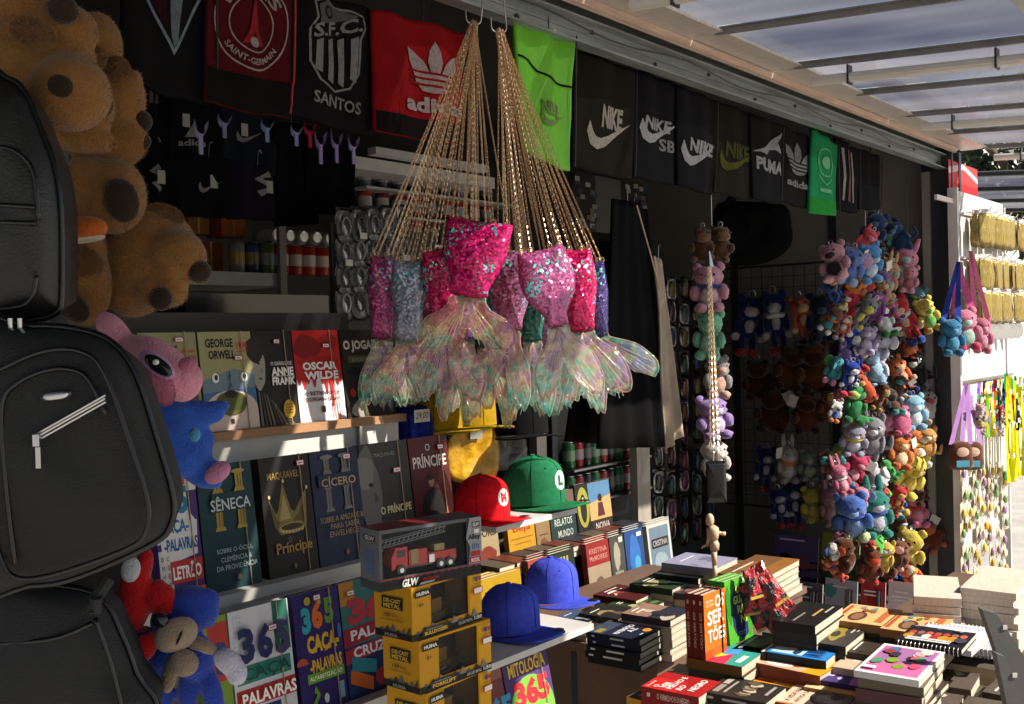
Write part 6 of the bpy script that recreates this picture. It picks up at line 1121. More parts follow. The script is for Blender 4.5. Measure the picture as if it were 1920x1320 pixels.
# ================================================================== plush key-rings
def pmesh(key, ells, n=12, m_=8):
    if key not in CACHE:
        b = MB()
        for c, r in ells: b.ell(c, r, n, m_, jit=0.0 if key[1] == 'eye' else 0.22)
        CACHE[key] = b.mesh(key[1], EYE if key[1] == 'eye' else PLUSHS, True)
    return CACHE[key]
def both(c, r): return [((c[0], c[1], c[2]), r), ((-c[0], c[1], c[2]), r)]
BASEP = [('body', 0, [((0, 0, -0.18), (0.25, 0.21, 0.27))]), ('head', 0, [((0, -0.03, 0.22), (0.28, 0.25, 0.24))])]
FACEP = [('muzzle', 1, [((0, -0.22, 0.15), (0.12, 0.10, 0.085))]), ('eye', 3, both((0.11, -0.245, 0.25), (0.03, 0.02, 0.035)))]
KINDS = {
 'bear': BASEP + FACEP + [('ear', 0, both((0.21, 0, 0.42), (0.10, 0.06, 0.10))), ('arm', 0, both((0.27, -0.10, -0.10), (0.10, 0.10, 0.16))), ('foot', 2, both((0.16, -0.18, -0.40), (0.12, 0.15, 0.10))), ('belly', 1, [((0, -0.15, -0.18), (0.17, 0.09, 0.19))])],
 'bunny': BASEP + FACEP + [('ear', 0, both((0.12, 0.02, 0.56), (0.075, 0.05, 0.22))), ('arm', 0, both((0.25, -0.10, -0.08), (0.08, 0.08, 0.15))), ('foot', 2, both((0.15, -0.17, -0.40), (0.11, 0.15, 0.09))), ('belly', 1, [((0, -0.14, -0.18), (0.15, 0.09, 0.17))])],
 'doll': [('body', 0, [((0, 0, -0.02), (0.13, 0.11, 0.18))]), ('head', 0, [((0, 0, 0.28), (0.21, 0.19, 0.19))]), ('muzzle', 1, [((0, -0.14, 0.24), (0.12, 0.09, 0.09))]), ('eye', 3, both((0.07, -0.17, 0.33), (0.025, 0.02, 0.04))), ('ear', 0, both((0.16, 0.02, 0.44), (0.06, 0.04, 0.08))), ('arm', 0, both((0.17, -0.02, -0.01), (0.05, 0.05, 0.16))), ('hand', 1, both((0.20, -0.05, -0.18), (0.07, 0.06, 0.07))), ('leg', 0, both((0.08, 0, -0.27), (0.05, 0.05, 0.17))), ('foot', 2, both((0.09, -0.06, -0.43), (0.09, 0.13, 0.07))), ('belly', 1, [((0, -0.08, 0.0), (0.08, 0.05, 0.11))])],
 'capy': [('body', 0, [((0, 0.02, -0.10), (0.30, 0.27, 0.33))]), ('head', 0, [((0, -0.12, 0.24), (0.22, 0.26, 0.2))]), ('muzzle', 1, [((0, -0.33, 0.18), (0.15, 0.08, 0.13))]), ('ear', 0, both((0.16, 0.05, 0.40), (0.06, 0.04, 0.07))), ('foot', 1, both((0.18, -0.16, -0.38), (0.09, 0.12, 0.08))), ('arm', 0, both((0.25, -0.2, -0.08), (0.08, 0.10, 0.13))), ('eye', 3, both((0.17, -0.26, 0.30), (0.03, 0.025, 0.03)))],
 'dino': [('body', 0, [((0, 0, -0.12), (0.2, 0.2, 0.28)), ((0.22, 0.06, -0.30), (0.20, 0.09, 0.09)), ((0.40, 0.08, -0.26), (0.13, 0.05, 0.05))]), ('head', 0, [((-0.05, -0.06, 0.25), (0.24, 0.22, 0.18))]), ('muzzle', 1, [((-0.12, -0.2, 0.18), (0.14, 0.12, 0.10))]), ('eye', 3, both((0.10, -0.24, 0.32), (0.03, 0.02, 0.035))), ('arm', 0, both((0.2, -0.14, -0.05), (0.06, 0.08, 0.10))), ('foot', 2, both((0.14, -0.12, -0.40), (0.11, 0.14, 0.09)))],
 'cat': BASEP + FACEP + [('ear', 0, both((0.19, 0, 0.45), (0.07, 0.04, 0.14))), ('arm', 0, both((0.24, -0.08, -0.14), (0.07, 0.07, 0.20))), ('leg', 0, both((0.14, -0.04, -0.42), (0.08, 0.08, 0.18))), ('tail', 2, [((0.30, 0.12, -0.25), (0.20, 0.05, 0.05)), ((0.46, 0.12, -0.12), (0.05, 0.05, 0.16))]), ('face_patch', 1, [((0, -0.17, 0.24), (0.2, 0.09, 0.13))])],
 'duck': [('body', 0, [((0, 0.04, -0.14), (0.27, 0.30, 0.26)), ((0, 0.32, -0.04), (0.10, 0.14, 0.08))]), ('head', 0, [((0, -0.10, 0.24), (0.20, 0.20, 0.20))]), ('beak', 2, [((0, -0.34, 0.20), (0.13, 0.13, 0.045))]), ('eye', 3, both((0.09, -0.27, 0.30), (0.035, 0.02, 0.04))), ('arm', 1, both((0.27, 0.02, -0.10), (0.06, 0.20, 0.14))), ('foot', 2, both((0.12, -0.12, -0.40), (0.10, 0.14, 0.04))), ('cap', 1, [((0, -0.08, 0.40), (0.17, 0.17, 0.08)), ((0, -0.24, 0.37), (0.13, 0.12, 0.02))])],
 'ele': BASEP + [('trunk', 0, [((0, -0.28, 0.14), (0.07, 0.10, 0.07)), ((0, -0.36, 0.02), (0.06, 0.06, 0.12))]), ('ear', 1, both((0.34, 0.02, 0.24), (0.17, 0.05, 0.19))), ('eye', 3, both((0.11, -0.25, 0.28), (0.03, 0.02, 0.035))), ('arm', 0, both((0.25, -0.12, -0.10), (0.09, 0.09, 0.16))), ('foot', 2, both((0.15, -0.14, -0.40), (0.12, 0.13, 0.11)))],
 'sack': [('body', 0, [((0, 0, -0.1), (0.30, 0.20, 0.34)), ((0, 0, 0.2), (0.24, 0.18, 0.24))]), ('muzzle', 1, [((0, -0.16, 0.1), (0.13, 0.08, 0.09))]), ('eye', 3, both((0.09, -0.17, 0.24), (0.03, 0.02, 0.035))), ('foot', 2, both((0.18, -0.08, -0.42), (0.10, 0.12, 0.07)))]}
WORD = {'bear': 'plush bear', 'bunny': 'long-eared plush', 'doll': 'long-limbed plush', 'capy': 'plush rodent', 'dino': 'plush dinosaur', 'sack': 'plush creature', 'cat': 'plush cat', 'duck': 'plush duck', 'ele': 'plush elephant'}
RINGM = None
def plush(kind, pos, size, ca, cb, cc, label, group, rz=None, tilt=0.0, roll=0.0, ring=True):
    o = empty('plush_toy', pos, (FACE if rz is None else rz), label, 'plush toy', group); o.rotation_euler = (tilt, roll, o.rotation_euler.z); o.scale = (size * rp_.uniform(0.86, 1.14), size * rp_.uniform(0.85, 1.1), size * rp_.uniform(0.9, 1.08))
    mute = lambda c: tuple(0.80 * (0.86 * q + 0.14 * (c[0] * 0.3 + c[1] * 0.59 + c[2] * 0.11)) for q in c)
    cols = [mute(hx(ca)), mute(hx(cb)), mute(hx(cc)), (0.01, 0.01, 0.01)]
    for i, (nm, ci, el) in enumerate(KINDS[kind]):
        if len(el) == 2 and nm in ('ear', 'arm', 'foot', 'leg', 'hand', 'eye'):
            for j in (0, 1): link(nm, pmesh((kind + str(j), nm), [el[j]], 8 if nm == 'eye' else 11, 5 if nm == 'eye' else 7), o, cols[ci])
        else: link(nm, pmesh((kind, nm), el, 14, 10), o, cols[ci])
    if ring:
        if 'ring' not in CACHE:
            b = MB(); b.tube([(0.05 * math.cos(q_ * 0.63), 0, 0.52 + 0.06 * math.sin(q_ * 0.63)) for q_ in range(10)], 0.008, 4, closed=True); CACHE['ring'] = b.mesh('key_ring', METAL)
        link('key_ring', CACHE['ring'], o)
        if rp_.random() < 0.12:
            if 'ptag' not in CACHE: b = MB(); b.box(-0.10, 0.10, -0.004, 0.004, -0.14, 0.14); CACHE['ptag'] = b.mesh('paper_tag', MATTE)
            q = link('paper_tag', CACHE['ptag'], o, hx('c8c4bc')); q.location = (rp_.choice((-0.3, 0.3)), -0.2, 0.3); q.rotation_euler = (0.2, rp_.uniform(-0.7, 0.7), rp_.uniform(-0.6, 0.6))
        if rp_.random() < 0.4 and kind in ('bear', 'bunny', 'doll'):
            k_ = 'scarf' + str(kind == 'doll')
            if k_ not in CACHE: b = MB(); rr_, zz_ = (0.15, 0.12) if kind == 'doll' else (0.215, 0.03); b.tube([(rr_ * math.cos(q_ * 0.524), rr_ * 0.9 * math.sin(q_ * 0.524), zz_) for q_ in range(12)], 0.045, 6, closed=True); CACHE[k_] = b.mesh('scarf', PLUSH, True)
            link('scarf', CACHE[k_], o, hx(rp_.choice(['c82a30', '2a4aa0', 'e0c030', '3a8a4a', 'd8d4d0', 'b03a80', 'e07020'])))
    return o
rp_ = random.Random(21)
def strand(xm, ys, y, lb):
    a, b = onY(xm, ys[0], y), onY(xm, ys[1], y); b = Vector((a.x, y, b.z)); m = MB(); m.tube([a, a.lerp(b, 0.5), b], 0.0015, 5); tag(m.build('hanging_chain', METAL), lb, 'chain', 'chains carrying the plush toys')
strand(1620, (300, 1060), 1.93, 'chain inside the left column of plush key-rings'); strand(1700, (330, 1080), 1.97, 'chain inside the right column of plush key-rings'); strand(1333, (360, 900), 1.90, 'chain carrying the pastel plush string')
PL = [
 (1640, 432, 66, 'bear', '24406a', '4a6a8a', '24406a', 'dark blue'), (1684, 444, 62, 'bear', '2a4a78', '6a88a0', '2a4a78', 'slate blue'),
 (1566, 492, 78, 'bear', 'c88a98', '3a3036', 'd8a0a8', 'pale pink'), (1592, 498, 74, 'bunny', '5a78b8', 'b088b0', '8aa8c8', 'periwinkle'), (1626, 490, 84, 'bear', '4a90d0', 'b8cce0', '6aa8d8', 'sky blue'), (1664, 524, 68, 'bunny', 'b88a5a', '8aa080', 'c8a070', 'tan and green'), (1692, 500, 82, 'bunny', 'd07a94', 'a8d0c8', 'c890b0', 'rose pink'), (1706, 524, 54, 'bear', 'd890a0', 'c8707e', 'd890a0', 'light rose'), (1655, 545, 56, 'sack', 'a87a4a', 'c8a070', 'a87a4a', 'caramel'),
 (1585, 572, 70, 'bear', 'b8202c', 'd8d0d0', 'a01c28', 'crimson'), (1612, 592, 84, 'doll', '77767c', 'd0c83a', 'c8c8cc', 'grey and yellow-faced'), (1644, 575, 56, 'bear', '8a4a8a', 'c890b8', '6a3a7a', 'plum'), (1656, 602, 70, 'dino', 'd8dcd4', '3aa048', '3a8a40', 'white and green'), (1698, 600, 98, 'doll', 'c8202a', 'd8b090', '2a4aa0', 'red and blue'), (1736, 590, 74, 'bear', 'd8c840', '6ab84a', 'c8a030', 'yellow and green'), (1580, 615, 62, 'doll', 'd86a4a', 'e0d0c8', 'd8d4d0', 'coral'), (1715, 560, 56, 'bear', '5a98a0', 'a8b84a', '5a98a0', 'teal'),
 (1600, 655, 100, 'doll', '1c3aa0', 'd8d4d8', 'c02028', 'royal blue and red-footed'), (1640, 690, 78, 'bunny', '9ac0d8', 'd8e0e8', '88b0d0', 'icy blue'), (1625, 640, 62, 'bear', 'b0a0c8', 'd8d0e0', 'b0a0c8', 'lilac'), (1690, 706, 88, 'doll', 'e0661c', 'd8a888', '232a6a', 'orange and navy'), (1716, 690, 78, 'bear', '26262a', 'd0d0d4', '26262a', 'black and white'), (1592, 708, 72, 'doll', '1c3a98', 'd8d4d8', 'c82028', 'deep blue'), (1650, 655, 64, 'bunny', 'c0bcd0', 'e0dce4', 'b8b4c8', 'silver lilac'), (1730, 715, 60, 'bear', '3a3a44', '8a8a96', '3a3a44', 'charcoal'),
 (1602, 758, 76, 'dino', '2a8a4a', 'a8c858', '246a3c', 'green'), (1642, 742, 64, 'capy', '5a3018', 'a8843a', '4a2a16', 'chocolate'), (1712, 772, 74, 'bear', '88c0d8', 'd0e4ec', '7ab4d0', 'baby blue'), (1736, 762, 74, 'sack', 'c8b0a0', 'a84a4a', 'c8b0a0', 'pale fawn'), (1622, 728, 60, 'sack', 'd85018', 'e0a058', 'b84018', 'orange'),
 (1600, 822, 70, 'bear', '9a92a8', 'c8c4d0', '9a92a8', 'dusk lilac'), (1634, 818, 78, 'bear', '8a888e', 'd8d8d8', '8a888e', 'grey and white-bellied'), (1664, 802, 84, 'bunny', 'd880a0', 'e8b0c0', 'd880a0', 'candy pink'), (1690, 786, 76, 'sack', 'c85a80', 'e0a0b4', 'c85a80', 'raspberry'), (1686, 848, 74, 'bear', 'd87018', 'e8c898', 'c86018', 'tangerine'), (1716, 840, 80, 'bunny', 'e0781c', 'f0e0c8', 'e0e0dc', 'orange and white'), (1735, 830, 62, 'bear', 'd89a4a', 'f0dcb0', 'd89a4a', 'amber'),
 (1600, 878, 72, 'bear', 'c02a58', 'e08aa0', 'b02450', 'magenta'), (1640, 888, 80, 'bunny', 'c8c4cc', 'e8e4e8', 'c0bcc4', 'white'), (1668, 880, 50, 'dino', '3aa84a', 'd8e0a0', '3a8a40', 'small green'), (1704, 890, 84, 'bear', 'e0c828', 'd8b020', 'e0c828', 'sunny yellow'), (1732, 896, 64, 'bear', 'd8be24', 'c8a81c', 'd8be24', 'golden'), (1575, 900, 60, 'bunny', 'c05a78', 'd898a8', 'c05a78', 'dark rose'),
 (1612, 936, 58, 'bear', 'd88a9a', '6a86b0', 'd88a9a', 'pink'), (1598, 966, 96, 'bear', '4a70c0', '7a98d0', 'b8c48a', 'cornflower blue'), (1640, 962, 96, 'bunny', '1c7a6c', 'b8b8c4', '1c7a6c', 'dark teal'), (1666, 938, 50, 'dino', '5ac82a', '88d850', '3a8a30', 'lime green'), (1682, 940, 60, 'doll', 'c81c20', 'd8b030', 'b81c20', 'scarlet'), (1714, 918, 66, 'capy', '4a2614', '6a3a20', '4a2614', 'dark brown'), (1716, 958, 66, 'bunny', 'd86a8a', 'e890a8', 'd86a8a', 'flamingo pink'), (1718, 985, 52, 'bear', '68c82a', '2a2a2a', 'd87a94', 'bright green'), (1740, 1004, 78, 'capy', '6a3018', 'b85a28', '5a2a14', 'russet'),
 (1704, 1030, 80, 'bear', 'd8bc24', 'e0cc60', 'd8b020', 'yellow'), (1580, 1042, 78, 'capy', '5a2c14', 'c84a14', '6a3418', 'brown'), (1630, 1058, 82, 'capy', '6a3418', 'c83a1c', '5a2c14', 'chestnut'), (1662, 1056, 80, 'capy', '6a3216', 'a84a1c', '5a2c14', 'reddish brown'), (1686, 1040, 66, 'capy', '7a4630', 'd8a8a0', '6a3c28', 'rosy brown'), (1632, 1030, 44, 'sack', 'c81c20', 'e0b020', 'c81c20', 'small red'), (1644, 1020, 52, 'sack', '3ac02a', '68d84a', '3ac02a', 'small bright green'), (1712, 1084, 92, 'doll', 'e05a14', 'e8c0a0', '1c1614', 'orange and black-footed'), (1720, 1050, 60, 'sack', '2a2422', 'd8d4d0', '2a2422', 'black')]
kc = {}
for i, q in enumerate(PL):                      # vary the shapes
    if i % 5 == 1 and q[3] in ('bear', 'sack'): PL[i] = q[:3] + ('cat',) + q[4:]
    elif i % 5 == 3 and q[3] in ('bear', 'bunny'): PL[i] = q[:3] + (('duck', 'ele')[i % 2],) + q[4:]
CW = [('c83a40', 'crimson'), ('2a5ab0', 'cobalt'), ('e0b830', 'corn yellow'), ('d87a9a', 'blossom pink'), ('5aa84a', 'leaf green'), ('7a5a9a', 'violet'), ('d8d4d0', 'off-white'), ('6a4228', 'cocoa'), ('3a9aa0', 'aqua'), ('e07a28', 'apricot'), ('3a3a40', 'graphite')]
for i in range(52):
    c_ = i % 2; py = 455 + (i // 2) * 24.5 + rp_.uniform(-6, 6); px = (1612 if c_ == 0 else 1702) + rp_.uniform(-34, 30); cc, w_ = CW[(i * 7) % 11]; c2 = CW[(i * 5 + 3) % 11][0]
    PL.append((px, py, rp_.uniform(44, 60), ['cat', 'bear', 'duck', 'doll', 'ele', 'bunny', 'dino'][(i * 3) % 7], cc, c2, CW[(i + 5) % 11][0], 'tucked-in ' + w_))
seen = {}
for i, (px, py, s_, kd, a, b, c, w_) in enumerate(PL):
    y = (1.86 if px < 1660 else 1.90) + rp_.uniform(-0.05, 0.07); p = onY(px, py, y); d = (p - CAM).dot(FWD); sz = s_ * d / F * 1.06
    near = ['at the top', 'in the upper part', 'in the middle', 'in the lower part', 'at the bottom'][min(4, int((py - 400) / 150))]; col_ = 'left' if px < 1665 else 'right'
    if i >= 62: p = p + Vector((0, 0.05, 0))
    lb_ = '%s %s %s of the %s key-ring column' % (w_, WORD[kd], near, col_); seen[lb_] = seen.get(lb_, 0) + 1
    if seen[lb_] > 1: lb_ += ', %s' % ['', '', 'below its twin', 'third of its kind'][min(3, seen[lb_])]
    plush(kd, p, sz * 0.94, a, b, c, lb_, 'plush key-rings in two hanging columns', FACE + R(rp_.uniform(-45, 35)), R(rp_.uniform(-25, 25)), R(rp_.uniform(-38, 38)))
for i, (px, py, s_, kd, a, b, c, w_) in enumerate([(1316, 460, 74, 'capy', '5a3a22', '7a5636', '5a3a22', 'left brown'), (1346, 458, 74, 'capy', '5a3a22', '7a5636', '5a3a22', 'right brown'), (1330, 540, 84, 'bear', 'c88aa0', 'e0b8c0', 'c88aa0', 'pink'), (1332, 628, 90, 'bear', '78c8a0', 'a8dcc0', '78c8a0', 'mint green'), (1342, 706, 80, 'bear', '8a8684', 'c89a88', 'c89a88', 'grey'), (1335, 782, 88, 'bear', '9a78b8', 'd0b8d8', '9a78b8', 'purple'), (1338, 862, 80, 'bunny', 'c8beb4', 'e0d0c8', 'c8beb4', 'cream')]):
    p = onY(px, py, 1.88); d = (p - CAM).dot(FWD); plush(kd, p, s_ * d / F * 1.05, a, b, c, '%s pastel-string plush, %s' % (w_, ['beside its twin at the top', 'beside its twin at the top', 'under the brown pair', 'third from the top', 'in the middle behind chains', 'above the cream one', 'lowest of the string']  [i]), 'plush toys on the middle string', FACE + R(rp_.uniform(-40, 30)), 0, R(rp_.uniform(-12, 12)))
# grid panel on the end wall with more plush toys
GXp = 5.72
gp = empty('wire_grid', (GXp, 2.5, 1.0), 0, 'black wire grid panel on the end wall behind the plush toys', 'grid panel'); m = MB()
ya, yb, z0_, z1_ = 1.98, 3.05, 0.55, 1.98
m2_ = MB()
for q_ in ((ya, z0_), (yb, z0_)): m2_.tube([(0, q_[0] - 2.5, z0_ - 1), (0, q_[0] - 2.5, z1_ - 1)], 0.007, 6)
for zq in (z0_, z1_): m2_.tube([(0, ya - 2.5, zq - 1), (0, yb - 2.5, zq - 1)], 0.007, 6)
m2_.build('frame', BLACKM, gp)
for i in range(1, 16): y = ya + (yb - ya) * i / 16; mm_ = MB(); mm_.tube([(0.004, y - 2.5, z0_ - 1), (0.004, y - 2.5, z1_ - 1)], 0.0022, 4); mm_.build('wire', BLACKM, gp)
for i in range(1, 22): z = z0_ + (z1_ - z0_) * i / 22; mm_ = MB(); mm_.tube([(-0.003, ya - 2.5, z - 1), (-0.003, yb - 2.5, z - 1)], 0.0022, 4); mm_.build('wire', BLACKM, gp)
for y in (2.05, 2.98): mm_ = MB(); mm_.tube([(0, y - 2.5, -1.0), (0, y - 2.5, z0_ - 1)], 0.008, 6); mm_.build('leg', BLACKM, gp)
for i, (px, py, s_, kd, a, b, c, w_) in enumerate([(1404, 612, 112, 'doll', '1a2a68', 'b8b0b0', 'b02024', 'leftmost navy, red-footed'), (1456, 606, 116, 'doll', '1c3072', 'b8b4b8', 'b02024', 'second navy, red-footed'), (1506, 600, 96, 'doll', 'b84a18', 'c89a6a', '2a1c18', 'orange spectacled'), (1540, 596, 88, 'bear', '1c2a4a', '4a5a78', '1c2a4a', 'midnight blue'), (1422, 712, 90, 'capy', '4a2812', '3a2010', '4a2812', 'dark brown, left'), (1478, 690, 96, 'capy', '54300f', '3a2010', '4a2812', 'dark brown, upper'), (1530, 690, 104, 'capy', '5a3414', '3a2010', '4a2812', 'dark brown, right'), (1450, 770, 92, 'capy', '4a2410', '3a1c0c', '4a2410', 'dark brown, lower left'), (1510, 775, 92, 'capy', '5a3012', '3a1c0c', '4a2410', 'dark brown, lower right'), (1552, 760, 70, 'capy', '6a3814', '4a2410', '5a3012', 'russet brown'), (1434, 880, 92, 'doll', '1c2c6a', 'b8b4b8', 'a81c20', 'navy, third row'), (1476, 870, 72, 'bunny', 'a8a094', 'c8c0b8', 'a8a094', 'cream, third row'), (1518, 872, 64, 'bear', '7a8a78', 'a8b09a', '7a8a78', 'sage green'), (1554, 872, 58, 'bear', '8a5a54', 'b08a80', '8a5a54', 'dusky pink'), (1464, 952, 84, 'doll', '1c2e70', 'c0bcc0', 'b02024', 'navy, lowest row left'), (1492, 948, 92, 'doll', '1c2e70', 'c0bcc0', 'b02024', 'navy, lowest row right'), (1526, 945, 66, 'bear', 'b8a824', 'c8bc50', 'b8a824', 'mustard yellow'), (1556, 950, 72, 'bunny', 'b87a88', 'c8a0a0', 'b87a88', 'dull pink')]):
    p = onX(px, py, GXp - 0.09 - 0.02 * (i % 3)); d = (p - CAM).dot(FWD); plush(kd, p, s_ * d / F, a, b, c, '%s plush hanging on the wire grid' % w_, 'plush toys on the wire grid', FACE + R(rp_.uniform(-25, 15)), 0, R(rp_.uniform(-10, 10)))
# activity books on the wall below the grid
for i, (q, pal_, lb) in enumerate((((1450, 1002, 1532, 1085), ['1c2030', '5a4a7a', '3a5a7a', 'a8903a', '7a4a5a'], 'dark space-themed activity book under the grid'), ((1540, 998, 1610, 1080), ['3a4a20', '7a8a2a', '5a6a3a', 'a89a3a'], 'green activity book under the grid'), ((1470, 1088, 1540, 1165), ['5a5068', '8a7a8a', '6a6a9a'], 'mauve activity set on the lower rail'), ((1545, 1085, 1605, 1170), ['4a8a86', 'a8a0b0', 'a86a8a', '6aa070'], 'turquoise activity set on the lower rail'), ((1612, 1088, 1658, 1172), ['8a2024', 'a83438', '6a2a2a'], 'red activity set on the lower rail'), ((1664, 1090, 1735, 1175), ['b098a0', 'c8b0b0', '9a9a9a'], 'pale pink activity set on the lower rail'))):
    x = 4.9 if i >= 2 else 5.5; p = onX(q[0], q[3], x); r_ = onX(q[2], q[3], x); t_ = onX(q[0], q[1], x); o = book('activity_book', lb, 'book', abs(p.y - r_.y), t_.z - p.z, 0.012, pal_[0], gen(60 + i, pal_), (x, p.y, p.z), (R(-8), 0, R(-90)), 'activity books on the end wall')
    for j in range(3 if i >= 2 else 0): m = MB(); h_ = (t_.z - p.z); m.tube([(abs(p.y - r_.y) * (0.7 + 0.08 * j), -0.006, 0.1 * h_), (abs(p.y - r_.y) * (0.7 + 0.08 * j), -0.006, 0.8 * h_)], 0.005, 6); m.build('marker_pen', PLAST, o, hx(['3a2a24', '8a8a90', '5a2a2a'][j]))
# gold chains and black phone case on the plush string
gc = empty('gold_chain_bunch', onY(1331, 500, 1.80), 0, 'bunch of thin gold chains hanging in front of the pastel plush', 'chain')
m = MB(); m.add([(-0.004, 0, 0.055), (0.004, 0, 0.055), (0.014, -0.008, 0), (-0.014, -0.008, 0), (-0.004, 0.008, 0.055), (0.004, 0.008, 0.055), (0.014, 0.016, 0), (-0.014, 0.016, 0)], [(0, 1, 2, 3), (4, 7, 6, 5), (0, 3, 7, 4), (1, 5, 6, 2), (3, 2, 6, 7), (0, 4, 5, 1)]); m.build('clip', METAL, gc)
for i in range(9):
    x = -0.016 + 0.004 * i; e = Vector((x * 1.6 + 0.03 * (i / 8) ** 2, 0.004 * (i % 3), -0.62 - 0.02 * (i % 4))); chain_mesh((x * 0.6, 0.002 * (i % 3), 0.0), e, 0.001, 0.011, 0.0028).build('chain', GOLD, gc)
pc_ = onY(1342, 862, 1.80); o = empty('phone_case', pc_, FACE + R(8), 'black phone case with strap hanging below the gold chains', 'phone case')
lp = smooth_pts([(-0.034, -0.005), (0.034, -0.005), (0.037, -0.02), (0.037, -0.145), (0.032, -0.152), (-0.032, -0.152), (-0.037, -0.145), (-0.037, -0.02)], 3); m = MB(); m.inflate(lp, 0.006, 0.006, 4, pw=0.2); m.build('case', PLAST, o, hx('0b0b0d'), True)
m = MB(); m.tube([(-0.01, 0, -0.005), (-0.006, 0, 0.03), (0.006, 0, 0.03), (0.01, 0, -0.005)], 0.002, 5); m.build('strap', METAL, o)
# ================================================================== sunlit pegboard outside the corner post
PWH = mat('pegboard_white', (0.62, 0.58, 0.56), rough=0.5, var=0.06, vscale=20)
PY = 1.72
def gy(px, py): return onY(px, py, PY)
a_, b_ = gy(1790, 356), gy(1880, 384); zt = a_.z; xa, xb = a_.x, b_.x
pgx = gy(1800, 1090); pg = empty('pegboard_stand', (xa, PY, 0), 0, 'white pegboard stand in the sun beside the corner post', 'display stand')
m = MB(); m.box(0, xb - xa, 0, 0.02, 0.35, zt); m.build('board', PWH, pg)
m = MB(); m.box(-0.03, -0.001, -0.02, 0.03, 0, zt + 0.01); m.build('upright', PWH, pg)
m = MB(); m.box(xb - xa + 0.001, xb - xa + 0.02, -0.01, 0.03, 0, zt - 0.02); m.build('upright', PWH, pg)
m = MB(); m.box(-0.30, -0.0305, 0.0, 0.015, zt - 0.075, zt - 0.05); m.build('arm', PWH, pg)
m = MB(); pf = Print(); pf.rect(0, 0, 1, 0.4, 'b81c20').rect(0, 0.4, 1, 1, 'c83a3c').poly([(0, 0.6), (0.5, 0.85), (1, 0.55), (1, 0.7), (0.5, 1), (0, 0.8)], 'e0b8b8')
rl = gy(1784, 362); rh = gy(1838, 362); link('red_sign', pf.mesh('red_sign', lambda x, y, l: (0.0 + x * (rh.x - rl.x), 0.03 - l, zt - 0.02 + y * 0.19)), pg)
HOOKM = mat('clear_plastic_hook', (0.75, 0.72, 0.70), rough=0.2)
GFO = mat('gold_foil_pack', (0.38, 0.27, 0.07), rough=0.3, metal=0.4, var=0.5, vscale=40, stretch=(4, 1, 0.5), bump=0.6, bscale=90)
rr = random.Random(31)
rows = [(0.40, 'gold'), (0.60, 'gold'), (0.83, 'gold'), (1.05, 'lens')]
ordw = ['first', 'second', 'third', 'fourth', 'fifth', 'sixth', 'seventh']
rowz = [gy(1850, 412).z, gy(1850, 490).z, gy(1850, 548).z, gy(1850, 602).z]
for ri, z in enumerate(rowz):
    nn = 7; rail = MB(); rail.box(0.02, xb - xa - 0.01, -0.012, -0.001, z - 0.006, z + 0.006); rail.build('hook_rail', HOOKM, pg)
    for i in range(nn):
        x = 0.10 + (xb - xa - 0.14) * i / (nn - 1)
        m = MB(); m.tube([(x, -0.012, z), (x, -0.13, z - 0.004), (x, -0.15, z + 0.004), (x, -0.16, z + 0.02)], 0.003, 5); m.build('hook', HOOKM, pg)
        if ri < 3:
            for j in range(3):
                if rr.random() < 0.06: continue
                o = empty('gold_packet', (xa + x, PY - 0.04 - 0.042 * j, z), R(rr.uniform(-35, 15)), 'gold foil packet %s along hook row %s, %s one on its hook' % (ordw[i], ['one', 'two', 'three'][ri], ['inner', 'middle', 'outer'][j]), 'packet', 'gold packets on the pegboard')
                m = MB(); m.inflate(smooth_pts([(-0.045, -0.01), (0.045, -0.01), (0.046, -0.09), (0.045, -0.175), (-0.045, -0.175), (-0.046, -0.09)], 2), 0.004, 0.004, 4, pw=0.3, wob=0.02); m.build('pack', GFO, o, None, True)
                m = MB(); m.box(-0.04, 0.04, -0.001, 0.001, -0.012, 0.012); m.build('header_card', PWH, o)
        else:
            o = empty('round_mirror', (xa + x, PY - 0.08, z), R(-30), 'small round mirror hanging on the fourth hook row, %s in line' % ordw[i], 'mirror', 'round mirrors on the pegboard')
            m = MB(); m.lathe([(0.045, -0.004), (0.05, 0), (0.045, 0.004)], 18, 0, Matrix.Translation((0, 0, -0.06)) @ Matrix.Rotation(R(90), 4, 'X')); m.build('disc', METAL, o); m = MB(); m.box(-0.004, 0.004, -0.003, 0.003, -0.012, 0.004); m.build('tab', PWH, o)
# lanyards below
def lanyard(label, x, y, z, ln, wd, c1, c2, cat='lanyard', pend=True):
    o = empty('lanyard', (x, y, z), R(rr.uniform(-50, 20)), label, cat, 'lanyards on the pegboard')
    for sg in (-1, 1):
        m = MB(); v = []; f = []; N = 12
        for k_ in range(N + 1):
            t = k_ / N; cx = sg * (0.004 + 0.02 * math.sin(t * 2.6)); tw = 0.5 * math.sin(t * 4 + sg)
            for e in (-1, 1): v.append((cx + e * wd / 2 * math.cos(tw), sg * 0.004 + e * wd / 2 * math.sin(tw), -ln * t))
        for k_ in range(N): f.append((2 * k_, 2 * k_ + 1, 2 * k_ + 3, 2 * k_ + 2))
        m.add(v, f); m.build('strap', CLOTH, o, hx(c1 if sg < 0 else c2))
        for k_ in range(3): t = 0.15 + 0.3 * k_; cx = sg * (0.004 + 0.02 * math.sin(t * 2.6)); m = MB(); m.box(cx - wd * 0.3, cx + wd * 0.3, sg * 0.004 - 0.010, sg * 0.004 - 0.008, -ln * t - 0.014, -ln * t + 0.014); m.build('woven_mark', CLOTH, o, hx(c2 if sg < 0 else 'd8d8d0'))
    m = MB(); m.tube([(0.008 * math.cos(q_ * 0.9), 0, -ln - 0.012 + 0.012 * math.sin(q_ * 0.9)) for q_ in range(7)], 0.002, 4, closed=True); m.build('clasp', GOLD, o)
    return o
lz = gy(1840, 712).z
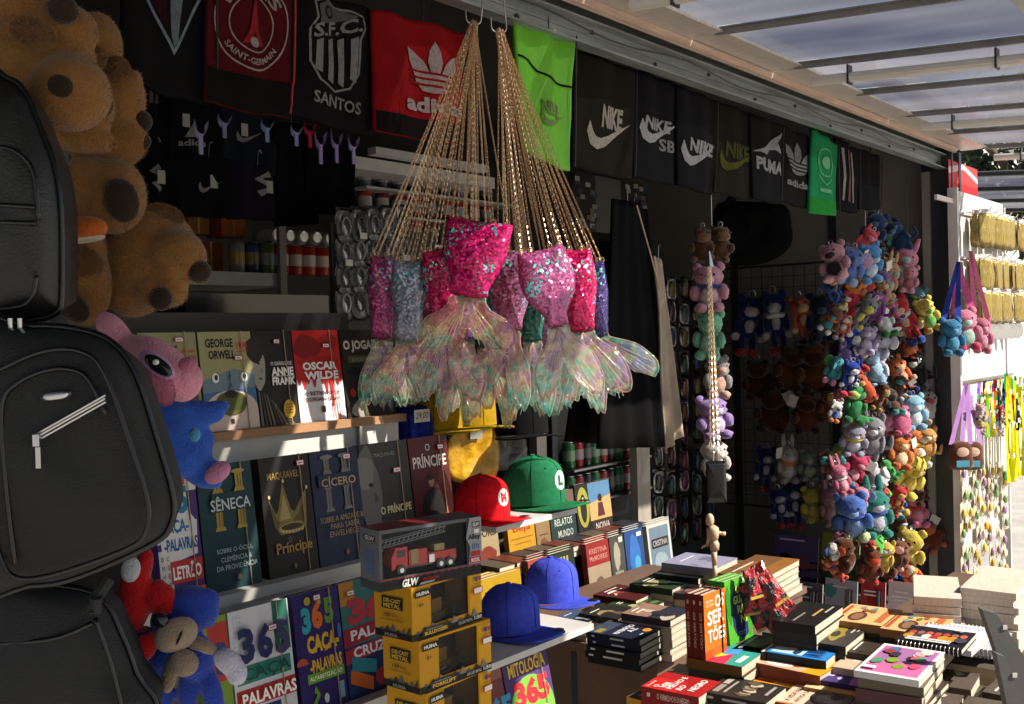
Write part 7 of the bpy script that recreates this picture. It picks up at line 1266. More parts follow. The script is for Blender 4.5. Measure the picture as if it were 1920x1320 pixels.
m = MB(); m.box(0.02, xb - xa + 0.12, -0.015, -0.001, lz - 0.004, lz + 0.012); m.build('hook_rail', METAL, pg)
LC = [('c8202c', 'c8202c', 'red'), ('9a6ab8', 'b888c8', 'lilac patterned'), ('d8b81c', '2a2a8a', 'yellow and blue'), ('1c1c22', 'c8a81c', 'black and yellow'), ('c01c24', '2a2a2e', 'red and black'), ('2a4a9a', '1c2a5a', 'navy'), ('e0861c', '3a9a3a', 'orange and green'), ('2a2a2c', '2a2a2c', 'black'), ('7ab83a', 'c8c83a', 'light green'), ('2a8a4a', 'd8c81c', 'green and yellow')]
for i, (c1, c2, w_) in enumerate(LC):
    x = xa + 0.06 + (xb - xa + 0.02) * i / 9; lanyard('%s lanyard hanging in the short row on the pegboard' % w_, x, PY - 0.03 - 0.03 * (i % 3), lz - 0.004, 0.16 + 0.05 * (i % 3 == 1), 0.022, c1, c2)
for i, (c1, c2, w_) in enumerate(LC[::-1]):
    x = xa + 0.03 + (xb - xa + 0.02) * i / 9; lanyard('%s lanyard hanging in the second row on the pegboard' % w_, x, PY - 0.10 - 0.02 * (i % 3), lz - 0.06, 0.20 + 0.04 * (i % 2), 0.024, c1, c2)
for i in range(8):
    p = onY(1886 + 5.2 * i, 700 + 5 * i, PY - 0.12 - 0.03 * (i % 2)); lanyard('long %s lanyard at the outer edge of the pegboard, %s in line' % (['green and yellow', 'yellow'][i % 2], ['first', 'second', 'third', 'fourth', 'fifth', 'sixth', 'seventh', 'eighth'][i]), p.x, p.y, p.z, 0.62 - 0.02 * i, 0.026, ['1a8a3a', 'd8d01c'][i % 2], 'd8d01c')
p = gy(1886, 690); m = MB(); m.box(p.x - xa - 0.02, p.x - xa + 0.45, -0.14, -0.125, p.z - 0.0, p.z + 0.02); m.build('side_rail', METAL, pg)
# charms at the lanyard ends
for i in range(12):
    px, py = 1838 + (i * 37) % 74, 770 + (i * 13) % 36; p = onY(px, py, PY - 0.14); o = plush(['bear', 'sack', 'bunny'][i % 3], p, 0.075, ['e0a8b8', '2a4a9a', 'd8b02a', 'c83a3a', '3a3a3e', 'e0dcd4'][i % 6], 'e0d8d0', 'c8a890', 'small %s charm hanging below the short lanyards, %s from the left' % (['pink', 'blue', 'gold', 'red', 'black', 'white'][i % 6], ['first', 'second'][i // 6] + ' ' + ['bear', 'blob', 'rabbit'][i % 3]), 'charms on the lanyards')
# clear strips of trinkets on the lower board
CLR = mat('bright_clear_bag', (0.62, 0.52, 0.34), rough=0.2, var=0.3, vscale=40, coat=0.8, bump=0.7, bscale=60)
for c_ in range(7):
    for r_ in range(9):
        if rr.random() < 0.08: continue
        px = 1806 + c_ * 12.5 + rr.uniform(-4, 4); py = 880 + r_ * 25 + rr.uniform(-8, 8); p = onY(px, py, PY - 0.02 - 0.015 * (c_ % 2)); o = empty('trinket_bag', p, R(rr.uniform(-10, 10)), 'small clear trinket bag, row %s of column %s low on the pegboard' % (ordw[r_] if r_ < 7 else ['eighth', 'ninth'][r_ - 7], ordw[c_]), 'packet', 'clear trinket bags on the pegboard')
        m = MB(); m.inflate(smooth_pts([(-0.03, -0.05), (0.034, -0.045), (0.03, 0.04), (-0.034, 0.045)], 2), 0.006, 0.003, 3, wob=0.02); m.build('bag', CLR, o, None, True)
        m = MB(); m.ell((0, -0.012, -0.008), (0.024, 0.010, 0.026), 8, 6); m.build('trinket', PLAST, o, hx(rr.choice(['c89a2a', 'c8a84a', '6a8a5a', '8a6a8a', 'd8c8a8', 'b88a1c'])), True)
# plush purses on straps at the post
for i, (px, py, s_, a, b, c, w_) in enumerate([(1808, 618, 76, 'd87a98', 'a8c8b8', 'c83a5a', 'pink'), (1782, 632, 74, '2a7aa8', '4a98c0', '2a7aa8', 'blue'), (1838, 628, 66, 'c86a88', 'd890a8', 'c86a88', 'rose')]):
    p = onY(px, py, PY - 0.10 - 0.02 * (i == 0)); d = (p - CAM).dot(FWD); o = plush('bear', p, s_ * d / F, a, b, c, '%s plush purse on a wide strap beside the post' % w_, 'plush purses on straps', FACE, 0, R(4 * i - 4), False)
    t_ = onY([1803, 1800, 1806][i], 497, PY - 0.09); e = Vector(t_) - Vector(p); M_ = Matrix.Rotation(-FACE, 4, 'Z') 
    for sg in (-1, 1):
        q0 = (M_ @ e) / o.scale.x; m = MB(); q1 = Vector((0.2 * sg, -0.02, 0.42)); sd_ = Vector((0.09, 0, 0)); m.add([q0 - sd_ * 0.6, q0 + sd_ * 0.6, q1 + sd_, q1 - sd_], [(0, 1, 2, 3)]); m.build('strap', CLOTH, o, hx(['c85a88', '2a3a8a', 'c86a90'][i]))
for i, px in enumerate((1802, 1822)):
    p = onY(px, 855, PY - 0.10 - 0.02 * i); d = (p - CAM).dot(FWD); o = empty('bear_purse', p, FACE, ['brown felt purse with a pale round face, left of the pair', 'brown felt purse with a pale round face, right of the pair'][i], 'purse', 'brown felt purses on the pegboard'); s_ = d / F
    m = MB(); m.inflate(smooth_pts([(x * s_, z * s_) for x, z in ((-20, -24), (20, -24), (22, 0), (18, 22), (0, 28), (-18, 22), (-22, 0))], 3), 0.02, 0.02, 5); m.build('body', PLUSH, o, hx('5a3220'), True)
    m = MB(); m.ell((0, -0.021, 8 * s_), (12 * s_, 0.006, 9 * s_), 14, 8); m.build('face', PLUSH, o, hx('d8b098'), True)
    m = MB(); m.box(-12 * s_, 12 * s_, -0.024, -0.018, -20 * s_, -8 * s_); m.build('pocket', CLOTH, o, hx('5aa0b8'))
    t_ = onY(1812, 720, PY - 0.06); e = Matrix.Rotation(-FACE, 4, 'Z') @ (t_ - p)
    for sg in (-1, 1): m = MB(); sd_ = Vector((0.012, 0, 0)); q1 = Vector((0.05 * sg, 0, 0.06)); m.add([e - sd_, e + sd_, q1 + sd_, q1 - sd_], [(0, 1, 2, 3)]); m.build('strap', CLOTH, o, hx(['a87ab8', 'b890c8'][i]))
# ================================================================== big plush toys at the left
FUR = mat('fur', obj=True, rough=0.95, var=0.3, vscale=25, sheen=0.3)
def ewell(px, py, rx, ry, d, dep=None, rot=0.0, do=0.0):
    """photo ellipse -> (centre, radii, rotation) of an ellipsoid at distance d"""
    s_ = d / F; return (at(px, py, d + do), (rx * s_, (dep if dep else min(rx, ry) * 0.8) * s_, ry * s_), rot)
def furry(name, col, els, parent, anc, vox=0.006, blades=9000, bl=0.009, seed=0, smooth_it=6):
    b = MB(); Ri = Matrix.Rotation(-FACE, 4, 'Z'); loc = []
    for c, r, rot in els:
        lc = Ri @ (c - anc); loc.append((lc, r, Matrix.Rotation(rot, 3, 'Y'))); b.ell(lc, r, 28, 18, 0, Matrix.Rotation(rot, 4, 'Y'))
    o = b.build(name, PLUSH, parent, hx(col), True)
    mo = o.modifiers.new('fuse', 'REMESH'); mo.mode = 'VOXEL'; mo.voxel_size = vox; mo.use_smooth_shade = True
    ms = o.modifiers.new('soften', 'SMOOTH'); ms.iterations = smooth_it; ms.factor = 0.5
    if blades:
        r_ = random.Random(seed); area = [e[1][0] * e[1][2] for e in loc]; tot = sum(area); v = []; f = []
        for (lc, r, M_), ar in zip(loc, area):
            for _ in range(int(blades * ar / tot)):
                d = Vector((r_.gauss(0, 1), r_.gauss(0, 1), r_.gauss(0, 1))).normalized()
                if d.y > 0.45: continue
                p = lc + M_ @ Vector((d.x * r[0], d.y * r[1], d.z * r[2])); ins = False
                for l2, r2, M2 in loc:
                    if l2 is lc: continue
                    q = M2.transposed() @ (p - l2)
                    if (q.x / r2[0]) ** 2 + (q.y / r2[1]) ** 2 + (q.z / r2[2]) ** 2 < 0.96: ins = True; break
                if ins: continue
                nn = (M_ @ Vector((d.x / r[0], d.y / r[1], d.z / r[2]))).normalized(); t = (nn + Vector((r_.gauss(0, 0.5), r_.gauss(0, 0.5), r_.gauss(0, 0.5) - 0.35))).normalized(); sd_ = t.cross(nn); sd_ = sd_.normalized() * 0.0011 if sd_.length > 1e-4 else Vector((0.001, 0, 0))
                p = p - nn * 0.003; k_ = len(v); v += [p - sd_, p + sd_, p + t * bl * r_.uniform(0.6, 1.2)]; f.append((k_, k_ + 1, k_ + 2))
        m = MB(); m.add(v, f); q = m.build('fur', FUR, o, hx(col)); q['kind'] = 'stuff'
    return o
def bit(name, col, e, parent, anc, ma=None):
    c, r, rot = e; b = MB(); b.ell(Matrix.Rotation(-FACE, 4, 'Z') @ (c - anc), r, 18, 12, 0, Matrix.Rotation(rot, 4, 'Y')); return b.build(name, ma or PLUSH, parent, hx(col), True)
def bigplush(label, anc, groups, bits, seed, blades=7000, cat='plush toy', group='large plush toys stacked at the left', vox=0.006, bl=0.0065):
    o = empty('large_plush', anc, FACE, label, cat, group)
    for nm, col, els in groups: furry(nm, col, els, o, anc, vox, blades, bl, seed)
    for nm, col, e in bits: bit(nm, col, e, o, anc, EYE if nm == 'eye' else None)
    return o
E = ewell; BR, BRD = '875f36', '35271e'
D1 = 1.52
bigplush('brown plush rodent at the top left corner above the suitcases', at(60, 260, D1), [('body', BR, [E(55, 130, 125, 110, D1, 90), E(130, 175, 75, 70, D1, 70, 0, -0.04), E(20, 20, 90, 70, D1, 70), E(90, 60, 95, 60, D1, 60)]), ('ear', BR, [E(62, 62, 40, 25, D1, 18, R(20), -0.10)])], [('nose', BRD, E(112, 162, 27, 24, D1, 14, R(20), -0.085)), ('foot', BRD, E(118, 18, 30, 26, D1, 18, R(30), -0.05))], 1, 12000)
D2 = 1.58
bigplush('brown plush rodent with a dark nose, second in the pile', at(160, 290, D2), [('body', BR, [E(150, 195, 62, 72, D2, 60, R(-15)), E(105, 235, 70, 50, D2, 50), E(130, 250, 90, 34, D2, 45, R(15))]), ('ear', BR, [E(168, 112, 30, 24, D2, 18, R(-25), -0.03)])], [('nose', BRD, E(187, 196, 25, 24, D2, 14, R(20), -0.075))], 2, 9000)
D3 = 1.72
bigplush('brown plush rodent behind the others, reaching furthest right', at(220, 320, D3), [('body', BR, [E(182, 85, 46, 62, D3, 50), E(225, 195, 45, 62, D3, 50, R(20)), E(200, 262, 78, 58, D3, 55), E(190, 150, 50, 60, D3, 50), E(250, 150, 18, 20, D3, 20)]), ('ear', BR, [E(217, 128, 24, 20, D3, 14, 0, -0.04)])], [('foot', BRD, E(262, 228, 24, 22, D3, 16)), ('foot', BRD, E(258, 268, 26, 18, D3, 16, R(-10))), ('nose', BRD, E(202, 68, 18, 34, D3, 12, R(-10), 0.03))], 3, 10000)
D4 = 1.60
bigplush('seated brown plush with dark soles and an orange bill', at(190, 600, D4), [('body', BR, [E(214, 368, 60, 72, D4, 55), E(170, 350, 60, 60, D4, 50), E(110, 370, 42, 62, D4, 45), E(160, 530, 48, 82, D4, 48), E(150, 470, 50, 50, D4, 45)]), ('arm', BR, [E(152, 488, 40, 26, D4, 24, R(25), -0.05)])], [('foot', BRD, E(228, 376, 32, 42, D4, 16, R(-15), -0.05)), ('foot', BRD, E(112, 380, 14, 34, D4, 14, 0, -0.04)), ('bill', 'b05a22', E(150, 430, 50, 24, D4, 26, R(-4), -0.075)), ('bill_rim', 'b8a894', E(152, 447, 44, 9, D4, 22, R(-4), -0.072)), ('foot', BRD, E(135, 575, 36, 24, D4, 16, R(40), -0.045))], 4, 11000)
D5 = 1.66
bigplush('round brown plush rodent with its snout to the right, lowest of the brown pile', at(290, 598, D5), [('body', BR, [E(282, 478, 88, 92, D5, 75, R(20)), E(330, 480, 58, 52, D5, 50, R(30), -0.03), E(250, 540, 60, 55, D5, 55), E(300, 545, 52, 32, D5, 40, R(10), -0.03), E(225, 470, 40, 50, D5, 40)]), ('ear', BR, [E(306, 404, 36, 20, D5, 16, R(15), -0.02)])], [('nose', BRD, E(374, 510, 23, 21, D5, 18, R(10), -0.045)), ('foot', BRD, E(302, 560, 21, 22, D5, 16, 0, -0.06))], 5, 12000)
D6 = 1.54
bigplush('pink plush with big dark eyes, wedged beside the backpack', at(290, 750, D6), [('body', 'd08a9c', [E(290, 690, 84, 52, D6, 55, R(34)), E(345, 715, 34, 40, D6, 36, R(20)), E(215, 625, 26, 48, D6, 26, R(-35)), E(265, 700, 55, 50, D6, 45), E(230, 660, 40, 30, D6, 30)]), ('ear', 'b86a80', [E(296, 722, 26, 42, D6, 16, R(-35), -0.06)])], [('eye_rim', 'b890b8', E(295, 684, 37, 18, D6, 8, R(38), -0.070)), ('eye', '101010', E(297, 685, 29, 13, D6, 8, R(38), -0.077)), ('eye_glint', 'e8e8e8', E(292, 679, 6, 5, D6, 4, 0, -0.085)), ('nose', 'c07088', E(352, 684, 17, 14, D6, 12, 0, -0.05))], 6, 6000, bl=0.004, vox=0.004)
D7 = 1.60
bigplush('bright blue plush with a pointed ear under the pink one', at(340, 900, D7), [('body', '345cb8', [E(325, 815, 66, 74, D7, 50), E(350, 845, 48, 52, D7, 44), E(300, 770, 55, 35, D7, 40), E(360, 774, 62, 26, D7, 22, R(5)), E(400, 766, 34, 15, D7, 14, R(-12)), E(388, 820, 14, 20, D7, 16, R(-20)), E(372, 872, 50, 17, D7, 18, R(8)), E(380, 895, 40, 20, D7, 18, R(20))])], [('inner_ear', 'b87a98', E(408, 886, 27, 18, D7, 13, R(-35), -0.028)), ('patch', '4a8ab0', E(365, 815, 10, 13, D7, 10, 0, -0.07))], 7, 0, vox=0.004)
D8 = 1.48
bigplush('plain red plush hanging below the backpack', at(265, 1230, D8), [('body', 'a8161a', [E(250, 1125, 34, 70, D8, 34, R(10)), E(268, 1065, 18, 40, D8, 20, R(15)), E(290, 1120, 40, 26, D8, 24, R(-15)), E(305, 1130, 26, 26, D8, 20), E(298, 1100, 14, 16, D8, 14), E(325, 1140, 12, 12, D8, 12)]), ('foot', 'b81a1c', [E(268, 1206, 27, 34, D8, 26)])], [('patch', 'b0b4b8', E(245, 1068, 18, 24, D8, 8, R(15), -0.03)), ('cuff', '1c2450', E(258, 1188, 30, 8, D8, 26, R(-12)))], 8, 0, vox=0.004)
D9 = 1.50
bigplush('dark blue plush with beige muzzle and white hand beside the puzzle books', at(360, 1330, D9), [('body', '2a409a', [E(360, 1140, 52, 42, D9, 42, R(15)), E(330, 1165, 48, 42, D9, 38), E(390, 1118, 24, 16, D9, 14, R(20)), E(385, 1160, 22, 16, D9, 14, R(40)), E(368, 1232, 36, 44, D9, 34), E(300, 1245, 24, 42, D9, 22, R(20)), E(352, 1300, 18, 50, D9, 20), E(398, 1300, 20, 56, D9, 20, R(-12)), E(305, 1300, 20, 50, D9, 18)]), ('arm', '8a7866', [E(366, 1205, 22, 14, D9, 14, R(15), -0.045), E(385, 1212, 26, 13, D9, 13, R(28), -0.05)]), ('hand', 'b8b4c4', [E(428, 1240, 30, 22, D9, 20, R(40), -0.05), E(444, 1262, 20, 24, D9, 18, 0, -0.05)])], [('muzzle', '9a8672', E(330, 1190, 42, 30, D9, 22, R(-25), -0.055)), ('mouth', '1a1412', E(336, 1196, 3, 14, D9, 4, R(25), -0.082)), ('belly', '8a7866', E(345, 1243, 27, 25, D9, 14, 0, -0.06)), ('eye', '101010', E(300, 1163, 16, 13, D9, 7, R(25), -0.062)), ('leg', '7a6a58', E(318, 1265, 14, 34, D9, 13, R(10), -0.05))], 9, 0, vox=0.004)
# ================================================================== black luggage at the left edge
BLK = mat('black_canvas', (0.012, 0.012, 0.013), rough=0.75, var=0.3, vscale=90, bump=0.6, bscale=450)
BLKL = mat('black_leatherette', (0.009, 0.009, 0.010), rough=0.45, var=0.2, vscale=30, bump=0.25, bscale=260)
PIPE = mat('black_piping', (0.006, 0.006, 0.007), rough=0.25)
GL = 'black luggage at the left edge'
def luggage(label, pts, d, front, back, ma, pipes, name='suitcase', cen=None, pw=0.28):
    anc = at(pts[len(pts) // 2][0], pts[len(pts) // 2][1], d); o = empty(name, anc, FACE, label, 'luggage', GL); lp = smooth_pts(plane_px(pts, anc, FACE), 4)
    m = MB(); c = plane_px([cen], anc, FACE)[0] if cen else None; m.inflate(lp, front, back, 10, pw=pw, cen=c, wob=0.008); m.build('shell', ma, o, None, True)
    m = MB(); m.tube([(x, -0.004, z) for x, z in lp], 0.0045, 6, closed=True); m.build('piping', PIPE, o, None, True)
    for pp in pipes:
        q = smooth_pts(plane_px([p[:2] for p in pp], anc, FACE), 5, False); m = MB(); m.tube([(x, -front * 0.93 - 0.001, z) for x, z in q], 0.0032, 6); m.build('piping', PIPE, o, None, True)
    return o, anc
luggage('black suitcase at the upper left edge with curved piping', [(-60, 140), (15, 148), (48, 172), (75, 232), (104, 308), (117, 400), (118, 555), (106, 588), (60, 600), (-60, 606)], 1.36, 0.05, 0.10, BLKL, [[(-60, 283), (20, 286), (65, 298), (95, 335), (104, 420)], [(-60, 585), (50, 580), (88, 565), (100, 520)], [(-60, 392), (30, 393), (98, 397)], [(-60, 422), (30, 424), (98, 426)]], cen=(20, 380))
bp_, anc = luggage('black canvas backpack with a slanted silver zip', [(-60, 632), (60, 612), (150, 618), (212, 642), (256, 700), (296, 822), (326, 930), (322, 982), (288, 1018), (150, 1080), (60, 1096), (-60, 1085)], 1.30, 0.055, 0.12, BLK, [[(12, 1000), (4, 850), (10, 720), (60, 680), (130, 655), (190, 660), (228, 700), (275, 830), (305, 930), (300, 985), (262, 1015), (140, 1058), (70, 1065), (40, 1030), (18, 960)], [(66, 1040), (50, 900), (42, 760), (70, 715), (130, 690), (180, 694), (205, 720), (228, 770)]], 'backpack', (130, 860))
lz_ = plane_px([(232, 742), (108, 812)], anc, FACE); yf = -0.0575
m = MB()
for off in (-0.004, 0.0, 0.004): m.tube([(lz_[0][0], yf - 0.002 * (off == 0), lz_[0][1] + off), (lz_[1][0], yf - 0.002 * (off == 0), lz_[1][1] + off)], 0.0016, 5)
m.build('zip', METAL, bp_); q_ = plane_px([(112, 815), (124, 862)], anc, FACE); m = MB(); m.box(q_[0][0] - 0.004, q_[0][0] + 0.004, yf - 0.008, yf - 0.002, q_[0][1] - 0.008, q_[0][1] + 0.006); m.box(q_[0][0] - 0.001, q_[0][0] + 0.005, yf - 0.008, yf - 0.007, q_[0][1] - 0.034, q_[0][1] - 0.009); m.build('zip_pull', METAL, bp_)
q_ = plane_px([(142, 738)], anc, FACE)[0]; m = MB(); m.inflate([(q_[0] + x, q_[1] + z) for x, z in smooth_pts([(-0.015, -0.006), (0.015, -0.003), (0.0155, 0.007), (-0.0145, 0.004)], 3)], 0.004, 0.001, 3, y0=yf); m.build('name_plate', METAL, bp_, None, True)
luggage('black holdall at the bottom left corner under the backpack', [(-60, 1090), (100, 1096), (190, 1118), (232, 1190), (258, 1260), (280, 1345), (-60, 1360)], 1.38, 0.05, 0.10, BLK, [[(205, 1140), (236, 1230), (262, 1340)], [(-40, 1190), (120, 1180), (200, 1150)]], 'holdall', (80, 1240))
m = MB(); a = at(180, 1120, 1.31); b = at(160, 1150, 1.31); m.tube([a, a.lerp(b, 0.4) + Vector((0.005, 0, -0.01)), b, at(205, 1085, 1.33)], 0.008, 8); tag(m.build('shoulder_strap', BLK), 'black shoulder strap dangling below the backpack', 'strap')
# handle clips above the backpack
for i, px in enumerate((20, 38)):
    p = at(px, 615, 1.28); m = MB(); m.tube([p + Vector((0, 0, 0.012)), p, p + Vector((0.004, -0.004, -0.010))], 0.003, 6); tag(m.build('metal_clip', METAL), ['left small metal clip between suitcase and backpack', 'right small metal clip between suitcase and backpack'][i], 'clip')
# upright rail that carries the luggage and plush
m = MB(); p = at(120, 700, 1.85); m.tube([(p.x, p.y, 0), (p.x, p.y, 2.45)], 0.02, 8); tag(m.build('luggage_pole', DKPOST), 'dark upright pole behind the luggage and brown plush', 'pole')
# ================================================================== dim interior
def can_mesh(key, r=0.03, h=0.115):
    if key not in CACHE:
        b = MB(); b.lathe([(r * 0.8, 0), (r, h * 0.06), (r, h * 0.90), (r * 0.80, h)], 14); c = b.mesh('can_body', PLAST, True); b = MB(); b.lathe([(r * 0.8, 0), (r * 0.78, 0.003), (r * 0.6, 0.0005)], 14); l_ = b.mesh('can_lid', METAL); CACHE[key] = (c, l_)
    return CACHE[key]
def can(label, pos, col, group, lying=False, rz=0.0, band=None):
    c, l_ = can_mesh('can'); o = empty('drink_can', pos, rz, label, 'can', group)
    if lying: o.rotation_euler = (R(90), 0, rz)
    link('body', c, o, hx(col)); q = link('lid', l_, o); q.location.z = 0.1152
    b = CACHE.get('band') or CACHE.setdefault('band', MB().lathe([(0.0304, 0.035), (0.0304, 0.08)], 14, cap=False).mesh('label_band', PLAST, True)); link('label_band', b, o, hx(band or 'b8b4b0'))
SHY = 3.20
sh = empty('drinks_shelf', (1.6, SHY, 0), 0, 'metal shelf unit at the back left with cans and boxes', 'shelf')
def sp(name, m, ma): o = m.build(name, ma); o.parent = sh; o.matrix_parent_inverse = Matrix.Translation((-1.6, -SHY, 0)); return o
za = onY(450, 510, SHY).z; xl, xr = onY(300, 520, SHY).x, onY(532, 520, SHY).x
m = MB(); m.box(xl, xr, SHY, SHY + 0.35, za - 0.05, za); sp('shelf', m, WHITEP)
for dz in (0.42, -0.45): m = MB(); m.box(xl, xr, SHY, SHY + 0.35, za + dz - 0.03, za + dz); sp('shelf', m, WHITEP)
for x in (xr - 0.03, xl): m = MB(); m.box(x, x + 0.03, SHY - 0.02, SHY - 0.001, 0.14, 2.2); sp('post', m, GREYW)
for i in range(7): x = xl + 0.36 + i * 0.068; can(['%s upright can on the back left shelf, %s from the post' % (w_, o_) for w_, o_ in zip(('white', 'blue', 'green', 'red', 'crimson', 'scarlet', 'ruby'), ('seventh', 'sixth', 'fifth', 'fourth', 'third', 'second', 'first'))][i], (x, SHY + 0.06, za), ['8a8a88', '3a4a6a', '5a7a3a', 'a83020', 'a82c1c', 'b03424', 'a82c1c'][i], 'cans on the back left shelf', band=['a88a3a', '7a6a3a', '8a8a88', 'c8c0b8', 'c8b0a0', 'c8c0b8', 'c8b0a0'][i])
for i in range(5): x = xl + 0.52 + i * 0.066; can('lying can with its shiny end out, %s from the left, back left shelf' % ['first', 'second', 'third', 'fourth', 'fifth'][i], (x, SHY + 0.14, za + 0.148), '9a9a9c', 'cans on the back left shelf', True)
for i, (px, w_, h_, c) in enumerate(((350, 0.10, 0.12, '8a4a1a'), (392, 0.11, 0.10, 'b05a1c'), (330, 0.09, 0.08, '8a5a24'))):
    p = onY(px, 445, SHY + 0.2); o = empty('small_carton', (p.x, SHY + 0.12, za + 0.145 if i else za), 0, ['tall orange-brown carton on the drinks shelf', 'bright orange carton above the cans', 'low ochre carton at the left of the drinks shelf'][i], 'carton', 'cartons on the drinks shelf'); m = MB(); m.box(0, w_, 0, 0.1, 0, h_); m.build('box', COVER, o, hx(c)); m = MB(); m.box(w_ * 0.45, w_ * 0.55, -0.001, 0.101, -0.0005, h_ + 0.001); m.build('tape', PLAST, o, hx('a8824a'))
m = MB(); bx0, bx1 = onY(350, 600, 2.25), onY(616, 560, 2.25); o = empty('black_appliance', (bx0.x, 2.25, 1.62), 0, 'glossy black flat appliance lying behind the top row of books', 'appliance'); m.box(0, bx1.x - bx0.x, 0, 0.3, 0, 0.11); m.build('case', mat('gloss_black', (0.012, 0.012, 0.013), rough=0.12, var=0.05, bump=0.1, bscale=8), o)
m = MB(); m.box(0.02, bx1.x - bx0.x - 0.02, -0.004, -0.0005, 0.02, 0.06); m.build('front_panel', PLAST, o, hx('080808')); m = MB(); m.box(0, bx1.x - bx0.x, 0.02, 0.3, -0.22, -0.0005); m.build('stand', DKWALL, o)
# blister packs with earphones
cb = MB(); cb.inflate(smooth_pts([(-0.036, -0.05), (0.036, -0.05), (0.036, 0.05), (-0.036, 0.05)], 3), 0.014, 0.002, 5, wob=0.02); CBM = cb.mesh('blister', FILM, True)
for r_ in range(4):
    for c_ in range(5):
        p = onY(648 + c_ * 27, 425 + r_ * 48 - c_ * 2, 2.55); o = empty('blister_pack', p, 0, 'clear blister pack of cable, row %s column %s, hanging left of the tails' % (['one', 'two', 'three', 'four'][r_], ['one', 'two', 'three', 'four', 'five'][c_]), 'packet', 'blister packs behind the tails')
        link('blister', CBM, o); m = MB(); m.box(-0.036, 0.036, 0.003, 0.005, -0.055, 0.062); m.build('card', COVER, o, hx(['3a3c40', '2a2a2e', '4a4a4e'][(r_ + c_) % 3]))
        m = MB(); m.tube([(0.018 * math.cos(q_ * 0.7), -0.004, 0.03 * math.sin(q_ * 0.7)) for q_ in range(18)], 0.004, 5); m.build('cable', PLAST, o, hx(['8a8a8e', '1a1a1c', '6a6a70'][(r_ * 2 + c_) % 3]), True)
        if (r_ + c_) % 4 == 1: m = MB(); m.box(-0.015, 0.015, -0.017, -0.0155, -0.045, -0.025); m.build('price_label', COVER, o, hx('c8c4bc'))
m = MB(); xq = onY(636, 500, 2.55).x; m.box(xq - 0.02, xq + 0.46, 2.56, 2.575, 0.9, 1.98); tag(m.build('blister_board', DKWALL), 'dark board behind the cable blister packs', 'board')
# upper can shelves behind the chains
for r_ in range(3):
    z = onY(750, 352 + r_ * 48, 3.3).z - 0.02; x0_ = onY(690, 360, 3.3).x
    m = MB(); m.box(x0_ - 0.06, x0_ + 0.95, 3.24, 3.45, z - 0.012, z - 0.0005); tag(m.build('can_shelf', METAL if r_ else WHITEP), 'thin shelf carrying the %s row of cans behind the chains' % ['upper', 'middle', 'lower'][r_], 'shelf', 'can shelves behind the chains')
    for i in range(9): can('%s can, %s along the %s row behind the chains' % (['red', 'grey', 'dark violet'][(i + r_) % 3], ['first', 'second', 'third', 'fourth', 'fifth', 'sixth', 'seventh', 'eighth', 'ninth'][i], ['upper', 'middle', 'lower'][r_]), (x0_ + i * 0.1, 3.32, z), [['6a6a72', '3a3a44', '4a3a5a'], ['a83a2c', '7a2c24', 'a8402c'], ['b84a34', '8a2c24', '9a9a9a']][r_][i % 3], 'cans behind the chains')
m = MB(); p = onY(655, 300, 3.15); m.box(p.x, p.x + 0.9, 3.15, 3.5, p.z - 0.03, p.z + 0.02); m.box(p.x + 0.1, p.x + 0.8, 3.1, 3.149, p.z + 0.03, p.z + 0.06); tag(m.build('white_ledge', mat('white_ledge', (0.75, 0.74, 0.7), rough=0.5)), 'white ledge high at the back, seen under the bags', 'ledge')
# black shirts and caps at the back left
GS = 'dark clothes at the back left'
for i, (q, c, lb) in enumerate((([(225, 160), (320, 168), (318, 300), (228, 290)], '0e0e10', 'black shirt with three white bars, beside the brown plush'), ([(318, 170), (420, 180), (415, 305), (316, 300)], '101012', 'black shirt with a small triangular emblem'), ([(416, 185), (520, 205), (515, 330), (412, 310)], '1c2028', 'dark slate shirt under the maroon bag'), ([(238, 285), (345, 292), (342, 405), (245, 400)], '0c0c0e', 'black shirt with a curling white mark, lower left'), ([(342, 290), (440, 300), (436, 410), (340, 406)], '0f0f12', 'black shirt with a white tick, lower row'), ([(436, 300), (530, 318), (525, 415), (432, 410)], '1c1826', 'dark violet shirt with a white monogram'), ([(505, 225), (585, 235), (600, 420), (520, 425)], '0b0b0d', 'black satchel hanging right of the shirts'), ([(575, 250), (665, 265), (660, 405), (570, 400)], '0d0d0f', 'black bag hanging under the striped-crest bag'))):
    fm, o, loc = draped('hanging_shirt' if i < 6 else 'hanging_bag', lb, 'shirt' if i < 6 else 'bag', q, 2.75, c, 2, 0.012, GS, seed=i)
    p = Print()
    if i == 0:
        for j in range(3): p.rect(0.4 + 0.14 * j, 0.78, 0.48 + 0.14 * j, 0.95, '6a6c70')
    elif i == 1: p.poly([(0.3, 0.35), (0.45, 0.6), (0.52, 0.35)], 'b0b0b0').poly([(0.5, 0.35), (0.4, 0.52), (0.62, 0.35)], 'b0b0b0'); p.text('adidas', 0.2, 0.22, 0.7, 0.32, 'b0b0b0', 0.03)
    elif i in (2, 4): swoosh(p, 0.3, 0.4, 0.45, '9a9a9a', 1.1)
    elif i == 3: p.line([(0.55, 0.8), (0.4, 0.72), (0.6, 0.6), (0.42, 0.5), (0.55, 0.4)], 0.1, 'a8a8aa')
    elif i == 5: p.line([(0.7, 0.85), (0.5, 0.75), (0.75, 0.62), (0.55, 0.48)], 0.12, 'b0b0b2')
    if p.v: p.refine(0.1); link('chest_print', p.mesh('chest_print', lambda x, y, l: fm(x, y, 0.003 + l) - loc, PRINTC), o)
    if i < 6: t_ = fm(0.15 + 0.1 * i, 0.5, 0.006) - loc; m = MB(); m.box(t_.x, t_.x + 0.025, t_.y - 0.001, t_.y, t_.z, t_.z + 0.04); m.build('paper_tag', COVER, o, hx('a8a89c'))
